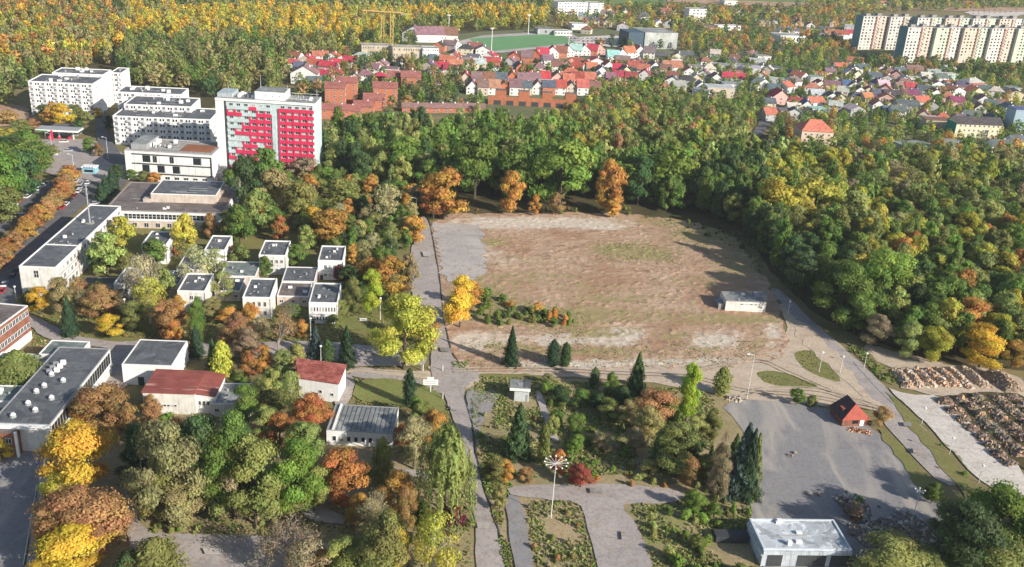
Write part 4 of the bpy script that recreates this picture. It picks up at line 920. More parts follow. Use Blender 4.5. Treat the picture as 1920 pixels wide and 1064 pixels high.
row('among the white villas', 'white villas right of the red estate', infill([
    (1248, 142, 9, 10, 'cream', 'brown', s_), (1262, 138, 16, 12, 'white', 'coral', s_, dict(rh=4)), (1285, 116, 12, 10, 'white', 'slate', s_), (1270, 118, 10, 9, 'white', 'orange', g_), (1303, 138, 12, 10, 'white', 'grey', fl_), (1325, 128, 12, 10, 'white', 'brown', hp), (1340, 112, 9, 9, 'white', 'pale', s_), (1318, 152, 9, 9, 'white', 'mauve', g_), (1350, 134, 14, 9, 'white', 'grey', fl_), (1370, 128, 9, 9, 'white', 'slate', hp), (1376, 122, 9, 9, 'pink', 'brown', s_), (1392, 136, 12, 10, 'white', 'grey', fl_), (1408, 140, 15, 14, 'white', 'pale', fl_), (1420, 126, 14, 12, 'white', 'pale', fl_), (1432, 118, 14, 10, 'white', 'grey', fl_), (1375, 158, 18, 8, 'white', 'crimson', s_, dict(yaw=-.08)), (1285, 164, 13, 10, 'white', 'dark', hp), (1305, 160, 8, 10, 'cream', 'pale', g_), (1258, 156, 9, 9, 'beige', 'brown', s_), (1312, 184, 12, 10, 'white', 'grey', fl_), (1350, 184, 20, 14, 'beige', 'pale', fl_, dict(h=7)), (1370, 172, 12, 10, 'white', 'grey', fl_)], 1240, 1440, 112, 182, 16, ('white', 'white', 'cream', 'beige'), ('grey', 'slate', 'brown', 'mauve', 'pale', 'coral')))
row('around the coral villa', 'old village houses right of the street', infill([
    (1463, 197, 13, 12, 'pink', 'crimson', g_, dict(rh=5, yaw=.1)), (1482, 176, 9, 12, 'white', 'coral', s_, dict(yaw=.7)), (1496, 166, 9, 12, 'white', 'mauve', s_, dict(yaw=.7)), (1508, 156, 9, 12, 'white', 'coral', g_, dict(yaw=.7)), (1522, 178, 12, 10, 'white', 'orange', hp), (1538, 172, 10, 9, 'white', 'red', g_), (1532, 206, 12, 10, 'white', 'coral', s_), (1512, 212, 8, 10, 'white', 'blue', g_), (1490, 207, 8, 9, 'white', 'red', s_), (1488, 218, 9, 8, 'cream', 'pale', s_), (1535, 222, 11, 9, 'mint', 'mint', fl_, dict(h=6)), (1560, 196, 9, 9, 'white', 'slate', g_), (1575, 198, 9, 9, 'cream', 'mauve', g_), (1450, 180, 9, 9, 'grey', 'slate', s_), (1455, 162, 12, 8, 'white', 'pale', fl_), (1530, 158, 12, 9, 'grey', 'grey', fl_)], 1440, 1570, 140, 232, 16, ('white', 'cream', 'grey'), ('slate', 'coral', 'mauve', 'dark', 'pale')))
row('below the panel blocks', 'houses below the panel blocks', infill([
    (1578, 138, 12, 10, 'white', 'coral', s_), (1602, 126, 14, 10, 'white', 'coral', s_), (1594, 150, 10, 9, 'cream', 'pale', g_), (1606, 152, 8, 9, 'cream', 'slate', g_), (1620, 140, 12, 10, 'white', 'slate', s_), (1590, 172, 9, 9, 'grey', 'blue', s_), (1602, 174, 10, 10, 'white', 'mauve', g_), (1615, 170, 9, 10, 'white', 'brown', g_), (1612, 184, 9, 8, 'white', 'brown', g_), (1628, 184, 9, 8, 'cream', 'purple', g_), (1652, 142, 10, 9, 'white', 'coral', g_), (1668, 146, 9, 9, 'pink', 'mauve', hp), (1680, 152, 9, 9, 'pink', 'brown', g_), (1640, 156, 11, 9, 'grey', 'slate', s_), (1648, 170, 10, 9, 'white', 'slate', g_), (1668, 172, 13, 11, 'white', 'dark', hp), (1688, 146, 10, 9, 'beige', 'slate', s_), (1714, 142, 14, 9, 'cream', 'mauve', s_), (1716, 160, 14, 10, 'white', 'pale', fl_), (1738, 156, 10, 9, 'white', 'pale', s_), (1752, 150, 12, 9, 'white', 'grey', s_), (1766, 158, 12, 9, 'white', 'slate', s_), (1785, 152, 12, 9, 'mint', 'pale', fl_)], 1572, 1800, 132, 195, 22, ('white', 'white', 'cream', 'pink', 'grey'), ('slate', 'mauve', 'coral', 'brown', 'pale', 'grey', 'dark')))
row('on the far right slope', 'houses on the far right slope', infill([
    (1650, 190, 12, 9, 'grey', 'slate', s_), (1672, 192, 12, 9, 'grey', 'dark', s_), (1708, 176, 10, 8, 'white', 'crimson', s_), (1662, 198, 12, 10, 'pink', 'coral', g_), (1705, 190, 12, 9, 'orange' if 0 else 'beige', 'purple', s_), (1758, 172, 12, 9, 'white', 'mauve', g_), (1795, 184, 14, 11, 'white', 'coral', g_), (1806, 174, 12, 10, 'grey', 'slate', s_), (1828, 174, 16, 12, 'brick', 'pale', hp, dict(h=8)), (1848, 182, 12, 12, 'white', 'slate', s_), (1866, 184, 12, 10, 'white', 'pale', hp), (1795, 204, 11, 9, 'purple' if 0 else 'pink', 'purple', s_), (1702, 212, 16, 12, 'grey', 'slate', s_), (1684, 222, 10, 8, 'white', 'slate', s_), (1755, 246, 16, 10, 'beige', 'brown', fl_, dict(h=7)), (1905, 190, 16, 12, 'cream', 'slate', g_), (1722, 290, 22, 12, 'white', 'grey', fl_, dict(h=5)), (1790, 286, 14, 10, 'white', 'grey', fl_), (1878, 290, 14, 9, 'white', 'slate', s_), (1912, 282, 12, 10, 'white', 'slate', s_), (1912, 245, 12, 12, 'blue', 'blue', fl_, dict(h=14))], 1600, 1915, 165, 240, 22, ('white', 'white', 'cream', 'grey'), ('slate', 'mauve', 'coral', 'brown', 'pale', 'grey')))
row('beyond the panel blocks', 'far roofs left of the panel blocks', infill([
    (1560, 72, 16, 12, 'white', 'coral', s_), (1580, 74, 16, 12, 'white', 'red', s_), (1600, 72, 16, 12, 'white', 'crimson', s_), (1596, 58, 16, 12, 'white', 'pale', fl_), (1545, 66, 14, 12, 'grey', 'slate', s_), (1430, 50, 16, 12, 'white', 'grey', fl_), (1475, 66, 16, 12, 'white', 'slate', s_), (1660, 14, 14, 12, 'white', 'coral', s_), (1816, 14, 14, 12, 'brick', 'red', s_), (1370, 10, 20, 14, 'white', 'pale', fl_), (1250, 30, 16, 12, 'pink', 'brown', s_), (1110, 48, 14, 12, 'white', 'slate', s_), (1140, 35, 14, 10, 'white', 'mauve', s_)], 1080, 1600, 24, 80, 26, ('white', 'grey', 'beige'), ('slate', 'grey', 'pale', 'brown', 'mauve')))
# big coral house, cream school
t = thing('villa', 'large cream house with bright coral hipped roof above the wood', 'house', at(1528, 279), .05)
wm_, rm = house_meshes(19, 15, 10.5, 5.5, 'hip'); link('wall', wm_, t, (-9.5, 0, 0), 0, None, (.66, .52, .4)); link('roof', rm, t, (-9.5, 0, 0), 0, None, (.66, .2, .13))
for x in lin(-7, 7, 5):
    for z in (2, 5, 8.4): link('window', UW, t, (x, 0, z))
for z in (2, 5, 8.4): link('window', UW, t, (9.5, 6, z), pi / 2)
link('chimney', CH, t, (-3, 8, 13.2))
t = thing('village_school', 'cream three-storey building with dark roof and green gable end', 'building', at(1788, 258), .12)
wm_, rm = house_meshes(32, 12, 9.5, 3.5, 'side'); link('wall', wm_, t, (0, 0, 0), 0, None, (.68, .62, .45)); link('roof', rm, t, (0, 0, 0), 0, None, (.07, .06, .065))
MB().box(-.2, -.003, .2, 11.8, 0, 9.4, plain((.02, .3, .2))).build('green_gable', t)
for x in lin(3, 29, 9):
    for z in (2, 5, 8): link('window', UW, t, (x, 0, z))
# orange brick estate blocks and wall
def brickblk(u, v, W, D, h, label, rh=2.5, kind='side', yaw=.12):
    t = thing('brick_house', label, 'house', at(u, v), yaw, 'orange brick houses right of the hotel')
    wm_, rm = house_meshes(W, D, h, rh, kind); link('wall', wm_, t, (-W / 2, 0, 0), 0, None, (.46, .165, .09)); link('roof', rm, t, (-W / 2, 0, 0), 0, None, (.34, .12, .1) if rh > 2.2 else (.3, .17, .15))
    for z in [h * (k + .5) / max(2, int(h / 3)) for k in range(max(2, int(h / 3)))]:
        for x in lin(-W / 2 + 2, W / 2 - 2, 3): link('window', UW, t, (x, 0, z))
        link('window', UW, t, (W / 2, D / 2, z), pi / 2)
    link('chimney', CH, t, (W * .2, D * .5, h + rh * .5)); return t
brickblk(628, 208, 12, 14, 14, 'tall orange brick house close to the hotel corner'); brickblk(650, 196, 13, 12, 14, 'tall orange brick house with cropped roof, second from the hotel')
brickblk(630, 224, 17, 8, 6, 'low brick house with tiled front roof beside the hotel', 2.5); brickblk(652, 224, 14, 8, 5.5, 'low brick house with dark windows, edge of the grove', 2.5)
brickblk(722, 200, 15, 12, 12, 'orange brick house with plain side wall, behind the grove'); brickblk(700, 208, 12, 10, 7, 'lower brick house left of the plain-sided one', 3)
brickblk(682, 214, 12, 8, 5, 'small brick house with white gable end', 2.5); brickblk(742, 168, 12, 10, 9, 'brick house behind the plain-sided one', 3); brickblk(770, 172, 13, 10, 10, 'brick house left of the street bend', 3)
for k, u in enumerate((775, 800, 822, 845, 868, 888)): brickblk(u, 212, 14, 8, 3.6, f'low brick row house, {ORD[k]} from the left along the grove edge', 1.8)
t = thing('brick_wall', 'long orange brick wall with arched recesses below the terrace', 'wall', at(915, 196), .07)
LW = (at(1080, 196) - at(915, 196)).length
MB().box(0, LW, 0, 1, 0, 5.5, ORBRICK).build('wall_face', t)
for x in lin(6, LW - 6, 7):
    MB().box(x - 2.4, x + 2.4, -.05, -.003, 0, 3, DARKM).build('arch', t)
for k in range(4):
    x = LW * (k + .3) / 4; MB().box(x, x + 7, .2, 6, 5.503, 9.5, ORBRICK, BITB).build('bay', t)

# ------------------------------------------------------------------ cars
def car_meshes():
    b = MB(); P = []
    prof = [(-2.15, .35), (-2.2, .8), (-1.4, .95), (1.2, .98), (2.1, .85), (2.2, .35)]
    n = len(prof)
    for y in (-.88, .88): P += [(x, y, z) for x, z in prof]
    b.poly(P, CARPAINT, [tuple(range(n))] + [tuple(range(2 * n - 1, n - 1, -1))] + [(i, n + i, n + (i + 1) % n, (i + 1) % n) for i in range(n)])
    b.poly([(-1.0, -.66, 1.42), (.8, -.66, 1.42), (.8, .66, 1.42), (-1.0, .66, 1.42)], CARPAINT)
    body = b.mesh('body')
    g2 = MB(); q = [(-1.7, -.82, .96), (1.4, -.82, .97), (1.4, .82, .97), (-1.7, .82, .96), (-1.05, -.68, 1.41), (.85, -.68, 1.41), (.85, .68, 1.41), (-1.05, .68, 1.41)]
    g2.poly(q, GLASS, [(0, 1, 5, 4), (1, 2, 6, 5), (2, 3, 7, 6), (3, 0, 4, 7)]); glass = g2.mesh('glass')
    wh = MB(); wh.tube((0, -.1, 0), (0, .1, 0), .33, .33, DARKM, 10); return body, glass, wh.mesh('wheel')
CB, CG, CW = car_meshes()
CC = dict(red=(.5, .015, .02), white=(.75, .75, .75), silver=(.4, .42, .44), dark=(.03, .03, .035), blue=(.03, .08, .25), maroon=(.2, .01, .03))
def car(u, v, rz, colr, label, group, z=0):
    t = thing('parked_car', label, 'car', at(u, v, z), rz, group)
    link('body', CB, t, (0, 0, 0), 0, None, CC[colr]); link('glass', CG, t)
    for x in (-1.35, 1.35):
        for y in (-.8, .8): link('wheel', CW, t, (x, y, .33))
def cars(lst, rz, name, group):
    for i, (u, v, c) in enumerate(lst): car(u, v, rz + R_.uniform(-.06, .06), c, f'{c} car, {ORD[i] if i < 25 else str(i + 1) + "th"} along {name}', group)
st = lambda a, b: math.atan2((at(*b) - at(*a)).y, (at(*b) - at(*a)).x)
cars([(16, 398, 'red'), (27, 388, 'white'), (36, 380, 'red'), (52, 371, 'white'), (62, 363, 'dark'), (72, 357, 'white'), (82, 350, 'white'), (90, 346, 'silver'), (3, 408, 'dark')], st((0, 410), (80, 352)), 'the left street kerb', 'cars parked along the left street')
cars([(117, 391, 'red'), (124, 385, 'white'), (131, 378, 'dark'), (140, 369, 'maroon'), (147, 361, 'white'), (152, 353, 'silver'), (142, 342, 'white'), (150, 347, 'silver'), (165, 345, 'white')], st((117, 391), (150, 355)), 'the hedge side of the school car park', 'cars parked beside the orange hedge')
cars([(178 + (i % 6) * 7, 382 - (i % 6) * 8 - (i // 6) * 3 + (i // 6) * 5, c) for i, c in enumerate('dark blue dark silver dark blue silver dark dark blue'.split())], st((180, 380), (215, 345)) - 1.2, 'the shaded row by the hall', 'cars in the shaded row by the hall')
cars([(9, 536, 'white'), (4, 548, 'red'), (24, 521, 'dark'), (32, 509, 'dark')], st((5, 548), (40, 500)), 'the shaded side of the long school', 'cars in the shade of the school')
cars([(120, 268, 'white'), (100, 292, 'white'), (128, 285, 'silver')], .3, 'the filling station forecourt', 'cars at the filling station')
cars([(1070 + (i % 13) * 8, 74 + (i // 13) * 5, R_.choice(list(CC))) for i in range(39)], 1.4, 'the big car park by the pitch, counted row by row', 'cars in the car park by the pitch')
cars([(1815 + (i % 10) * 10, 22 + (i // 10) * 5 - (i % 10) * .4, R_.choice(list(CC))) for i in range(20)], 1.2, 'the car park above the panel blocks, counted row by row', 'cars above the panel blocks')
cars([(1060, 187, 'white')][:0], 0, '', '')
cars([(858, 186, 'white'), (842, 190, 'silver'), (826, 160, 'white'), (815, 172, 'dark'), (846, 184, 'dark')], .2, 'the lane left of the brick terrace', 'cars left of the brick terrace')

# ------------------------------------------------------------------ lamps, signs
def lamp(u, vb, vt, label, kind='single', group='street lamps', ut=None):
    h = max(5, height(u, vb, vt)); t = thing('street_lamp', label, 'lamp', at(u, vb), 0, group)
    m = FRAME
    MB().cyl(0, 0, 0, h, .11, .06, m if kind == 'single' else FRAME, 6).build('pole', t)
    if kind == 'single':
        MB().tube((0, 0, h - .1), (-1.4, 0, h + .15), .07, .06, m, 5).build('arm', t); MB().box(-2.2, -1.3, -.2, .2, h + .02, h + .25, WHITE).build('lamp_head', t)
    elif kind == 'globe': MB().cyl(0, 0, h, h + .35, .4, .3, WHITE, 8).build('lamp_head', t)
    elif kind in ('cluster', 'small'):
        n = 12 if kind == 'cluster' else 5
        for k in range(n):
            a = 2 * pi * k / n; r = 2.6 if n == 12 else 1.1; MB().tube((0, 0, h - .4), (cos(a) * r, sin(a) * r, h), .06, .05, m, 4).build('arm', t)
            MB().cyl(cos(a) * r, sin(a) * r, h - .08, h + .12, .22, .17, WHITE, 8).build('lamp_head', t)
    return t
lamp(1033, 972, 866, 'tall park lamp with a ring of white heads above the cracked road', 'cluster')
lamp(1706, 992, 914, 'tall lamp with a small ring of white heads beside the rubble', 'small')
lamp(267, 900, 850, 'lamp with white heads half lost among the lower left trees', 'cluster')
lamp(1400, 750, 663, 'leaning tall pale pole at the top edge of the asphalt yard', 'single')
lamp(1477, 590, 570, 'lamp where the service road leaves the wood shade', 'globe')
lamp(1620, 690, 673, 'lamp on the grass verge above the stone rows', 'globe')
lamp(1728, 795, 782, 'white globe lamp beside the kerb below the stone rows', 'globe')
lamp(1780, 852, 828, 'lamp between the service road and the gravel road', 'globe')
lamp(1835, 905, 885, 'lamp nearest the dark trees at lower right', 'globe')
lamp(1535, 700, 660, 'thin lamp pole on the sandy bend', 'globe')
lamp(1575, 700, 668, 'thin pole right of the sandy bend', 'globe')
lamp(1026, 685, 652, 'thin pole left of the twin pines', 'globe')
lamp(713, 600, 560, 'pale pole on the lawn beside the yellow tree', 'globe')
lamp(583, 645, 598, 'white pole in front of the narrow-windowed pavilion', 'globe')
lamp(602, 692, 650, 'white pole beside the blue spruce', 'globe')
lamp(237, 602, 562, 'pole among orange trees below the near-school pavilion', 'globe')
lamp(31, 565, 540, 'white pole in the shaded school car park', 'globe')
lamp(377, 608, 585, 'short pole right of the paired-window pavilion', 'globe')
lamp(780, 410, 372, 'thin pole at the head of the central road', 'single')
lamp(100, 300, 250, 'lamp between filling station and hedge', 'single')
lamp(203, 300, 258, 'lamp on the shaded street by the apartments', 'single')
lamp(140, 330, 290, 'lamp at the end of the orange hedge', 'single')
for i_, (u, v) in enumerate(sorted(((1018, 200), (1405, 180), (1560, 145), (1500, 120), (1610, 160), (1700, 165), (1450, 240), (1470, 130), (1730, 270), (1660, 265)))):
    lamp(u, v, v - 22, f'thin village lamp post among the roofs, {ORD[i_]} from the left', 'globe', 'thin village lamp posts')
t = thing('billboard', 'white signboard on a single post beside the road crossing', 'sign', at(807, 737), .1)
h = height(807, 737, 722); MB().cyl(0, 0, 0, h, .14, .14, FRAME, 6).build('post', t)
MB().box(-2.1, 2.1, -.12, .12, h, h + 1.7, WHITE).build('board', t); MB().box(-1, .9, -.1, .1, h + 1.703, h + 2.5, WHITE).build('top_board', t)
for z in (.5, 1.1): MB().box(-1.6, 1.4, -.16, -.123, h + z, h + z + .14, GREYM).build('text_line', t)
for i, (u, v) in enumerate([(789, 694), (793, 696), (830, 750), (830, 697)]):
    t = tag(MB().cyl(0, 0, 0, 2.2, .14, .12, FRAME, 6).build('bollard'), ['white post on the grass verge, left of a pair', 'white post on the grass verge, right of a pair', 'lone pale post beside the road below the signboard', 'short pale post in the middle of the crossing'][i], 'post'); t.location = at(u, v)
t = thing('bench', 'white picnic table on the lawn by the yellow tree', 'bench', at(681, 602), .1)
MB().box(-1.2, 1.2, -.4, .4, .7, .78, WHITE).build('table_top', t)
for y in (-.9, .65): MB().box(-1.2, 1.2, y, y + .3, .42, .48, WHITE).build('seat', t)
for x in (-.9, .8): MB().box(x, x + .1, -.8, .8, 0, .7, WHITE).build('leg', t)

# ------------------------------------------------------------------ vegetation
def unit(a): return a / np.maximum(1e-6, np.linalg.norm(a, axis=-1, keepdims=True))
def leaf_mesh(P, Nn, size, seed, clump=None, trunk=None, elong=1.5, name='crown', cc=None):
    """quads centred at P, facing Nn"""
    r = np.random.RandomState(seed); n = len(P)
    T = unit(np.cross(Nn, r.normal(size=(n, 3)))); B = np.cross(Nn, T)
    s = size * r.uniform(.5, 1.5, (n, 1)) * r.choice([1, 1, 1, .7], (n, 1)); T = T * s * elong * .5; B = B * s * .5
    V = np.empty((n, 4, 3), np.float32); V[:, 0] = P - T; V[:, 1] = P - B * .8; V[:, 2] = P + T; V[:, 3] = P + B * .8
    V = V.reshape(-1, 3); a = np.zeros((n, 3), np.float32); a[:, 0] = .12 + r.rand(n) * .55; a[:, 1] = clump if clump is not None else .5; a[:, 2] = .5 if clump is None else (clump * 7.3) % 1
    return V, np.repeat(a, 4, 0)
def finish(name, V, A, extra=None, mat=None, col=None):
    """V: 4 verts per leaf; extra: MB with bark geometry"""
    nl = len(V) // 4; me = bpy.data.meshes.new(name)
    ev = extra.v if extra else []; ef = extra.f if extra else []
    nv = len(V) + len(ev); co = np.zeros((nv, 3), np.float32); co[:len(V)] = V
    if ev: co[len(V):] = np.array(ev)
    loops = list(range(len(V))); ls = np.arange(0, len(V), 4).tolist(); lt = [4] * nl
    L = np.arange(len(V), dtype=np.int32); st = np.arange(nl, dtype=np.int32) * 4
    if ef:
        el = np.array([i + len(V) for f in ef for i in f], np.int32); sz = np.array([len(f) for f in ef], np.int32)
        st = np.concatenate([st, len(V) + np.concatenate([[0], np.cumsum(sz)[:-1]]).astype(np.int32)]); L = np.concatenate([L, el])
    me.vertices.add(nv); me.vertices.foreach_set('co', co.ravel())
    me.loops.add(len(L)); me.loops.foreach_set('vertex_index', L)
    me.polygons.add(len(st)); me.polygons.foreach_set('loop_start', st)
    me.materials.append(mat or LEAF)
    if extra:
        for m in extra.mats: me.materials.append(m)
        mi = np.zeros(len(st), np.int32); mi[nl:] = np.array(extra.m) + 1; me.polygons.foreach_set('material_index', mi)
    at_ = me.attributes.new('rnd', 'FLOAT_VECTOR', 'POINT'); d = np.full((nv, 3), .5, np.float32); d[:len(A)] = A; at_.data.foreach_set('vector', d.ravel())
    if col is not None:
        ac = me.attributes.new('col', 'FLOAT_COLOR', 'POINT'); ac.data.foreach_set('color', col.astype(np.float32).ravel())
    me.update(calc_edges=True); return me
ICO = None
def ico(c, r, seed):
    """leafy inner mass of one clump: coarse sphere as quads"""
    rr = np.random.RandomState(seed); V = []
    nu, nv = 6, 4
    g = np.array([[[cos(2 * pi * i / nu) * sin(pi * j / nv), sin(2 * pi * i / nu) * sin(pi * j / nv), cos(pi * j / nv)] for j in range(nv + 1)] for i in range(nu)])
    g = g * rr.uniform(.8, 1.15, g.shape[:2] + (1,)); g[:, 0] = g[0, 0]; g[:, nv] = g[0, nv]
    for i in range(nu):
        for j in range(nv): V += [g[i, j], g[(i + 1) % nu, j], g[(i + 1) % nu, j + 1], g[i, j + 1]]
    return np.array(V) * r + c
def crown(kind, seed, n, size, simple=False):
    """unit tree: trunk foot at 0, height 1, crown diameter 1 (x, y)"""
    r = np.random.RandomState(seed); cl = []; tk = MB()
    if kind in ('broad', 'tall', 'birch', 'bush'):
        base, k = dict(broad=(.04, 28), tall=(.02, 30), birch=(.06, 26), bush=(.0, 9))[kind]; lx = r.uniform(-.08, .08, 6)
        for i in range(k):
            a = r.uniform(0, 2 * pi); t = (i + .5) / k; zz = base + (1 - base) * (.14 + .76 * t)
            prof = math.sin(pi * min(1, max(0, (t * .8 + .17)))) ** .75
            if kind == 'tall': prof = (1 - abs(t - .4) ** 1.6 * 1.6)
            rr = (.4 if kind != 'bush' else .3) * prof * math.sqrt(r.uniform(.1, 1)) * (1 + lx[i % 6]); cr = r.uniform(.1, .19) * (1 if kind != 'bush' else 1.5) * (1 if i < k - 2 else .8)
            cl.append((cos(a * 1.0 + i * 2.4) * rr, sin(a * 1.0 + i * 2.4) * rr, zz, cr))
        zs = .8 if kind != 'bush' else 1.2
    C = np.array(cl) if cl else None
    if C is not None:
        K = len(C); w_ = C[:, 3] ** 2; idx = r.choice(K, n * 2, p=w_ / w_.sum())
        D = unit(r.normal(size=(n * 2, 3)) + np.array([0, 0, .25])); rad_ = C[idx, 3:4] * r.uniform(.75, 1.3, (n * 2, 1))
        sc = np.array([1, 1, zs * (.55 if kind != 'bush' else .8)])
        P = C[idx, :3] + D * rad_ * sc
        keep = np.ones(len(P), bool)
        for j in range(K):
            q = (P - C[j, :3]) / sc; inside = (np.linalg.norm(q, axis=1) < C[j, 3] * .78) & (idx != j); keep &= ~inside
        if kind == 'birch': keep &= r.rand(len(P)) < .55
        P, D, idx = P[keep][:n], D[keep][:n], idx[keep][:n]
        Nn = unit(D * .75 + unit((P - [0, 0, .5]) * [1, 1, .9]) * .6 + r.normal(size=P.shape) * .42 + np.array([0, 0, .2]))
        V, A = leaf_mesh(P, Nn, size, seed, r.rand(K)[idx], elong=1.9 if kind == 'birch' else 1.4)
        Vs, As = [V], [A]
        if kind != 'birch':
            for j in range(0, K, 1 if n > 400 else 9):
                cv = ico(np.zeros(3), C[j, 3] * .8, seed * 99 + j) * sc + C[j, :3]; Vs.append(cv); As.append(np.tile([.35, .5, .5], (len(cv), 1)))
        V, A = np.concatenate(Vs), np.concatenate(As)
        bark = PBARK if kind == 'birch' else BARK
        tk.tube((0, 0, -.02), (.01, 0, .55), .028, .016, bark, 6); tk.tube((.01, 0, .55), (0, .01, .9), .016, .005, bark, 5)
        for j in range(0, K, 2 if kind != 'birch' else 1):
            z0 = max(.15, C[j, 2] - .22); tk.tube((.005, 0, z0), C[j, :3], .01, .003, bark, 4)
    elif kind == 'willow':
        P = []; Nn = []; ci = []
        for s_ in range(170):
            a = r.uniform(0, 2 * pi); q = r.uniform(.05, 1) ** .6; rr = .48 * q; zt = 1 - .42 * q ** 2 - r.uniform(0, .1); ln = r.uniform(.15, .55) * (.5 + q)
            m_ = int(n / 170); tt = r.rand(m_) ** .9
            k = r.rand()
            for t in tt:
                P.append((cos(a) * (rr + .04 * t) + r.normal() * .012, sin(a) * (rr + .04 * t) + r.normal() * .012, max(.04, zt - ln * t))); Nn.append((cos(a) + r.normal() * .4, sin(a) + r.normal() * .4, .5 + r.normal() * .3)); ci.append(k)
        P = np.array(P); V, A = leaf_mesh(P, unit(np.array(Nn)), size, seed, np.array(ci), elong=1.8)
        cv = ico(np.zeros(3), .36, seed) * np.array([1, 1, .7]) + np.array([0, 0, .6]); V = np.concatenate([V, cv]); A = np.concatenate([A, np.tile([.1, .5, .5], (len(cv), 1))])
        tk.tube((0, 0, -.02), (0, 0, .6), .04, .02, BARK, 7)
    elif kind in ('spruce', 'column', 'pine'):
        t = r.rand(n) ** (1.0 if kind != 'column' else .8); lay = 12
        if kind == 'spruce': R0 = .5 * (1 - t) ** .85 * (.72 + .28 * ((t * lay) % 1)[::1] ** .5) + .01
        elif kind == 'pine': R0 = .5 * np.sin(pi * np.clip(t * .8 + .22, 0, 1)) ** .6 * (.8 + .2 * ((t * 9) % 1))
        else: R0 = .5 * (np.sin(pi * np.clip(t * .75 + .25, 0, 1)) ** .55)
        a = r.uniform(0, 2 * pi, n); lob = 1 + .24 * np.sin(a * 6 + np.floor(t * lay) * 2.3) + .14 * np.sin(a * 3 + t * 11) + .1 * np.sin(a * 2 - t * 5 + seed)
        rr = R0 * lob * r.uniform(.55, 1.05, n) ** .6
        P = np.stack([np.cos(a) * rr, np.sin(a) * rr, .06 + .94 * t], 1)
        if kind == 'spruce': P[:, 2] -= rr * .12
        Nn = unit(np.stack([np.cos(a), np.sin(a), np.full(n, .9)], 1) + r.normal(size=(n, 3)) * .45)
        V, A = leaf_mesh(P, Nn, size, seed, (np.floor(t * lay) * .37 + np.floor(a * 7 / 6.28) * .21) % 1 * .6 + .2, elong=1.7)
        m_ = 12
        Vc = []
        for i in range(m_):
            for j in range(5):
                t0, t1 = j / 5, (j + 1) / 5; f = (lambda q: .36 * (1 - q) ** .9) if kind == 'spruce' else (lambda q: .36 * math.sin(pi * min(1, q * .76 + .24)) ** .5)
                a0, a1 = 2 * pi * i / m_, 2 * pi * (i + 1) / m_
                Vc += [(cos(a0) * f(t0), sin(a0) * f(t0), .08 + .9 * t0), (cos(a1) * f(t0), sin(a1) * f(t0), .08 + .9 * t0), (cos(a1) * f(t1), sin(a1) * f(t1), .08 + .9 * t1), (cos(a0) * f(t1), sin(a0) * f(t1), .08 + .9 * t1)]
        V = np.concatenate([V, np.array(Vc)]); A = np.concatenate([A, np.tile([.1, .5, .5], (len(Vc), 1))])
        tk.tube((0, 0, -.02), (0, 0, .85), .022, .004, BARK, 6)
    elif kind == 'bare':
        P = []; rr = r
        def grow(p, d, L, rad_, lv):
            q = p + d * L; tk.tube(p, q, rad_, rad_ * .6, GBARK, 5 if lv < 2 else 3)
            if lv >= 4:
                for _ in range(8): P.append(tuple(q + Vector(rr.normal(size=3) * .035)))
                return
            for _ in range(4 if lv < 3 else 3):
                nd = (d + Vector(rr.normal(size=3)) * .48 + Vector((0, 0, .12))).normalized(); grow(p.lerp(q, rr.uniform(.5, 1)), nd, L * rr.uniform(.62, .8), rad_ * .55, lv + 1)
        grow(Vector((0, 0, -.02)), Vector((0, 0, 1)), .34, .025, 0)
        P = np.array(P); 
        if len(P) > n: P = P[r.choice(len(P), n, False)]
        m = np.array(tk.v); zmax = m[:, 2].max(); rm_ = np.percentile(np.hypot(m[:, 0], m[:, 1]), 98)
        S3 = np.array([.5 / rm_, .5 / rm_, 1 / zmax]); tk.v = [tuple(q * S3) for q in m]; P = P * S3
        V, A = leaf_mesh(P, unit(r.normal(size=P.shape) + [0, -.2, .6]), size, seed, r.rand(len(P)), elong=1.3)
    return V, A, tk
_tm = {}
def tree_mesh(kind, var, hi):
    k = (kind, var, hi)
    if k not in _tm:
        n, s_ = {'broad': ((7000, .025), (2400, .042)), 'tall': ((6500, .027), (2200, .044)), 'birch': ((4200, .024), (1800, .036)), 'bush': ((700, .09), (500, .1)),
                 'willow': ((8500, .022), (2600, .045)), 'spruce': ((5200, .04), (1600, .07)), 'pine': ((4000, .038), (1500, .06)), 'column': ((3000, .055), (1200, .085)), 'bare': ((1500, .022), (700, .035))}[kind][0 if hi else 1]
        V, A, tk = crown(kind, 31 + var * 17 + len(kind), n, s_)
        _tm[k] = (finish('crown', V, A), tk.mesh('trunk'), finish('tree', V, A, tk))
    return _tm[k]
PAL = dict(G=(.175, .26, .055), g=(.225, .33, .065), D=(.095, .155, .055), O=(.26, .275, .085), o=(.38, .34, .15), Y=(.68, .47, .07), y=(.5, .47, .085), L=(.38, .45, .06), A=(.58, .32, .09),
           R=(.5, .22, .085), B=(.44, .27, .12), b=(.36, .29, .17), K=(.06, .11, .055), S=(.085, .14, .11), M=(.19, .045, .06), C=(.4, .11, .08), W=(.47, .43, .24), P=(.36, .39, .125), p=(.36, .24, .16))
CN = dict(G='green', g='bright green', D='deep green', O='olive green', o='pale olive', Y='golden yellow', y='yellow-green', L='lime yellow', A='amber orange', R='rust orange', B='russet brown', b='brown thinning',
          K='dark green', S='blue-green', M='maroon', C='crimson', W='straw-coloured', P='yellowish green', p='purple-brown')
KN = dict(broad='leafy_tree', tall='poplar_tree', birch='birch_tree', bush='bush', willow='willow_tree', spruce='spruce_tree', pine='pine_tree', column='cypress_tree', bare='bare_tree')
def kname(k, c): return 'autumn_tree' if k == 'broad' and c in 'YyARBbpMCWo' else KN[k]
